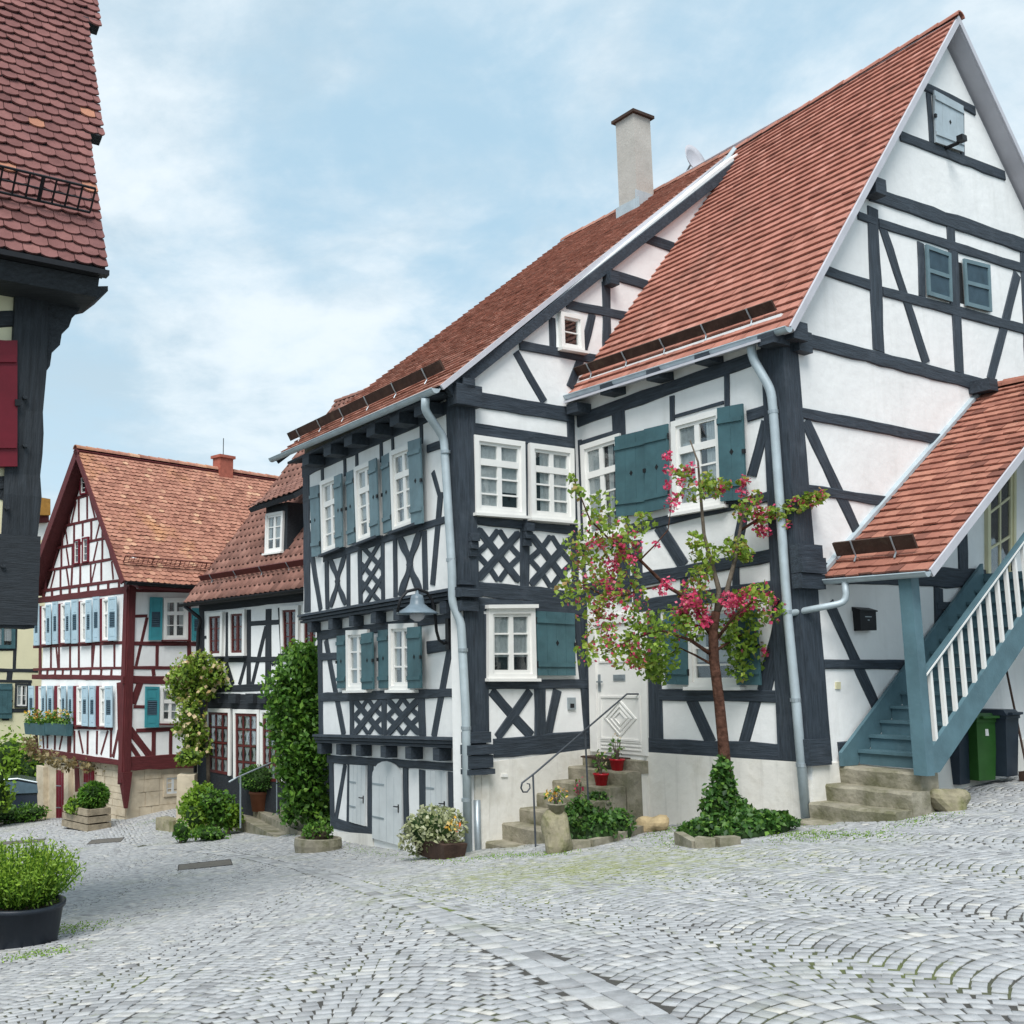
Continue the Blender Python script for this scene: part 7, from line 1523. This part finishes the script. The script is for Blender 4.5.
shrub('shrub', 'leafy bush on a sandstone block under the climbing rose', Vector(at(187, 766, 27.2)), .42, .5, 500, .12, 'leaf_tree', 441, lift=0, trunk=False)
mb = MB(); pc_ = at(187, 796, 27.2); mb.ab((pc_.x-.22, pc_.y-.3, H(pc_.x, pc_.y)), (pc_.x+.22, pc_.y+.3, at(187, 774, 27.2).z)); o = mb.build('stone_pedestal', 'rubble', None); tag(o, 'sandstone block carrying the leafy bush under the climbing rose', 'pedestal')
# ---- by the red house: wooden planter with ball shrub, dry vine, hedge, car
wp = gpx(86, 828); WPt = thing('wooden_planter', 'weathered wooden planter with a clipped round bush before the red house', 'planter', wp)
dU, dN = RG.U, RG.N
for k in range(3):
    mb = MB(); z = .10+.20*k; a = .72-.02*k
    for s_, l_, o_ in ((dU, dN, 1), (dU, dN, -1)): mb.box(wp+l_*o_*.32+Vector((0, 0, z)), s_*a, l_*.04, Vector((0, 0, .085)))
    for o_ in (1, -1): mb.box(wp+dU*o_*(a-.03)+Vector((0, 0, z)), dN*.28, dU*.04, Vector((0, 0, .080)))
    mb.build('plank', 'wood', WPt)
mb = MB(); mb.box(wp+Vector((0, 0, .3)), dU*.6, dN*.27, Vector((0, 0, .22))); mb.build('soil', 'earth', WPt)
def topiary(label, p, r, n, m, seed): 
    t = thing('ball_shrub', label, 'shrub', p); rn = np.random.default_rng(seed); C = cloud(rn, (0, 0, r*.9), (r, r, r*.9), n, .9); o = leaves('foliage', C, .12, m, None, seed=seed); o.parent = t; mb = MB(); mb.blob((0, 0, r*.9), r*.88, r*.88, r*.8, seed, .06); obj_local(mb, 'branches', 'leaf_core', t, True); return t
topiary('round clipped bush in the weathered wooden planter', Vector(at(93, 810, wp.y)), .42, 900, 'leaf_vine', 451)
shrub('shrub', 'loose pale green plant left of the round bush in the wooden planter', Vector(at(73, 818, wp.y-.1)), .34, .6, 350, .12, 'leaf_bright', 452, trunk=False)
climber('vine', 'straggling brownish vine along the jetty beam of the red house', [(35, 752, 6), (45, 757, 6), (55, 760, 6), (63, 764, 6), (72, 764, 5), (88, 766, 5), (100, 768, 4), (110, 768, 4), (118, 770, 3), (30, 745, 6)], 31.6, 420, .14, 'leaf_dry', 461, 'vine', .35, core=False, stem=[([(30, 752), (50, 762), (80, 768), (118, 772)], .02), ([(118, 772), (122, 778), (128, 770), (140, 776), (160, 774)], .02)]) if 'leaf_dry' in M else None
for i, (x, y, r, h, m, lab) in enumerate(((10, 812, 1.5, 3.4, 'leaf_bright', 'tall bright green hedge bush below the yellow house at the left edge'), (30, 806, 1.2, 2.9, 'leaf_bright', 'bright green hedge bush between the yellow house and the red house'))):
    p = at(x, y, 38.6); shrub('hedge_bush', lab, Vector((p.x, p.y, H(p.x, p.y))), r, h, 1500, .20, m, 471+i, group='hedge bushes at the left edge', lob=10)
p = at(-9, 800, 31.5); shrub('shrub', 'yellow green shrub at the left edge in front of the parked car', Vector((p.x, p.y, H(p.x, p.y))), .8, 2.0, 900, .16, 'leaf_bright', 481, lob=8)
p = at(33, 816, 32.5); shrub('shrub', 'low dark green shrub at the rear of the parked car', Vector((p.x, p.y, H(p.x, p.y))), .6, .5, 400, .12, 'leaf_vine', 482)
p = at(12, 815, 33.0); shrub('shrub', 'low dark green shrub in front of the parked car', Vector((p.x, p.y, H(p.x, p.y))), .9, .5, 500, .12, 'leaf_ivy', 483)
# parked car, mostly hidden by the shrubs
cp = at(22, 812, 34.4); cp = Vector((cp.x-.6, cp.y, at(20, 799, 34.4).z-.75)); CAR = thing('parked_car', 'dark blue parked car half hidden behind shrubs below the yellow house', 'car', cp)
CAR.rotation_euler = (0, 0, R(12))
side = [(-2.05, .28), (-2.1, .62), (-1.95, .86), (-1.2, .96), (-.55, 1.38), (.45, 1.44), (1.15, 1.30), (1.75, .98), (2.05, .92), (2.12, .55), (2.05, .28)]
mb = MB()
def sec(sc): return [Vector((x, 0, z)) for x, z in side]
n_ = len(side); rings = []
vs_ = []
for y, kx, dz in ((-.84, .97, .0), (-.80, 1.0, .0), (.80, 1.0, .0), (.84, .97, .0)):
    for x, z in side:
        tuck = .16*max(0, (z-.9)/.5); yy = y*(1-tuck); vs_.append((x*kx, yy, z))
fs = [(i*n_+j, i*n_+(j+1) % n_, (i+1)*n_+(j+1) % n_, (i+1)*n_+j) for i in range(3) for j in range(n_)]+[tuple(range(n_-1, -1, -1)), tuple(3*n_+j for j in range(n_))]
mb.add(vs_, fs); obj_local(mb, 'body', 'car', CAR)
for pts in ([(-1.12, 1.0), (-.53, 1.33), (-.05, 1.37), (-.05, 1.0)], [(.03, 1.0), (.03, 1.37), (.45, 1.38), (1.08, 1.26), (1.45, 1.02)]):
    for sy in (-1, 1):
        mb = MB(); mb.poly([(x, sy*(.85-.135*(z-.9)/.5), z) for x, z in pts], (0, sy*.006, 0)); obj_local(mb, 'side_window', 'louvre', CAR)
mb = MB(); mb.poly([(-1.22, -.62, .985), (-1.22, .62, .985), (-.60, .56, 1.37), (-.60, -.56, 1.37)], (-.01, 0, .012)); obj_local(mb, 'windscreen', 'zinc', CAR)
mb = MB(); mb.tube([(-1.18, -.76, .99), (-.55, -.72, 1.40), (.45, -.72, 1.455), (1.2, -.74, 1.30)], .03, 6); obj_local(mb, 'roof_rail', 'steel', CAR)
for sx in (-1.35, 1.35):
    for sy in (-1, 1):
        mb = MB(); mb.tube([(sx, sy*.70, .31), (sx, sy*.88, .31)], .31, 20); w_ = obj_local(mb, 'wheel', 'rubber', CAR); mb = MB(); mb.tube([(sx, sy*.875, .31), (sx, sy*.89, .31)], .20, 16); obj_local(mb, 'rim', 'steel', w_)
for sy in (-1, 1): mb = MB(); mb.blob((-2.0, sy*.62, .70), .08, .16, .07, 1, 0, 2); obj_local(mb, 'headlight', 'soffit', CAR, True)
# moss and small weeds along the foot of the walls and in the joints
rn = np.random.default_rng(500); C = []
for (x0, y0, x1, y1, n, sp) in ((664, 828, 800, 826, 260, .10), (655, 832, 690, 846, 120, .12), (785, 833, 880, 836, 160, .08), (905, 828, 935, 810, 80, .08), (335, 842, 400, 856, 50, .05), (480, 857, 560, 854, 120, .08), (410, 858, 470, 862, 60, .06), (60, 934, 75, 925, 120, .10), (60, 950, 20, 958, 60, .08), (165, 832, 250, 828, 120, .10), (230, 826, 300, 836, 60, .06), (135, 826, 160, 820, 40, .1), (805, 836, 790, 842, 40, .1)):
    a, b = gpx(x0, y0), gpx(x1, y1)
    for k in range(n*4): t_ = rn.random(); p = a.lerp(b, t_)+Vector((rn.normal(0, sp*2.2), rn.normal(0, sp*2.2), 0)); C.append((p.x, p.y, H(p.x, p.y)+abs(rn.normal(0, .008))+.001))
o = leaves('moss', np.array(C), .022, 'leaf_bright', None, np.clip(rn.normal(.45, .2, len(C)), 0, 1), seed=501, up=.8); tag(o, 'tufts of yellow green moss along the foot of the walls and steps', 'moss', kind='stuff')
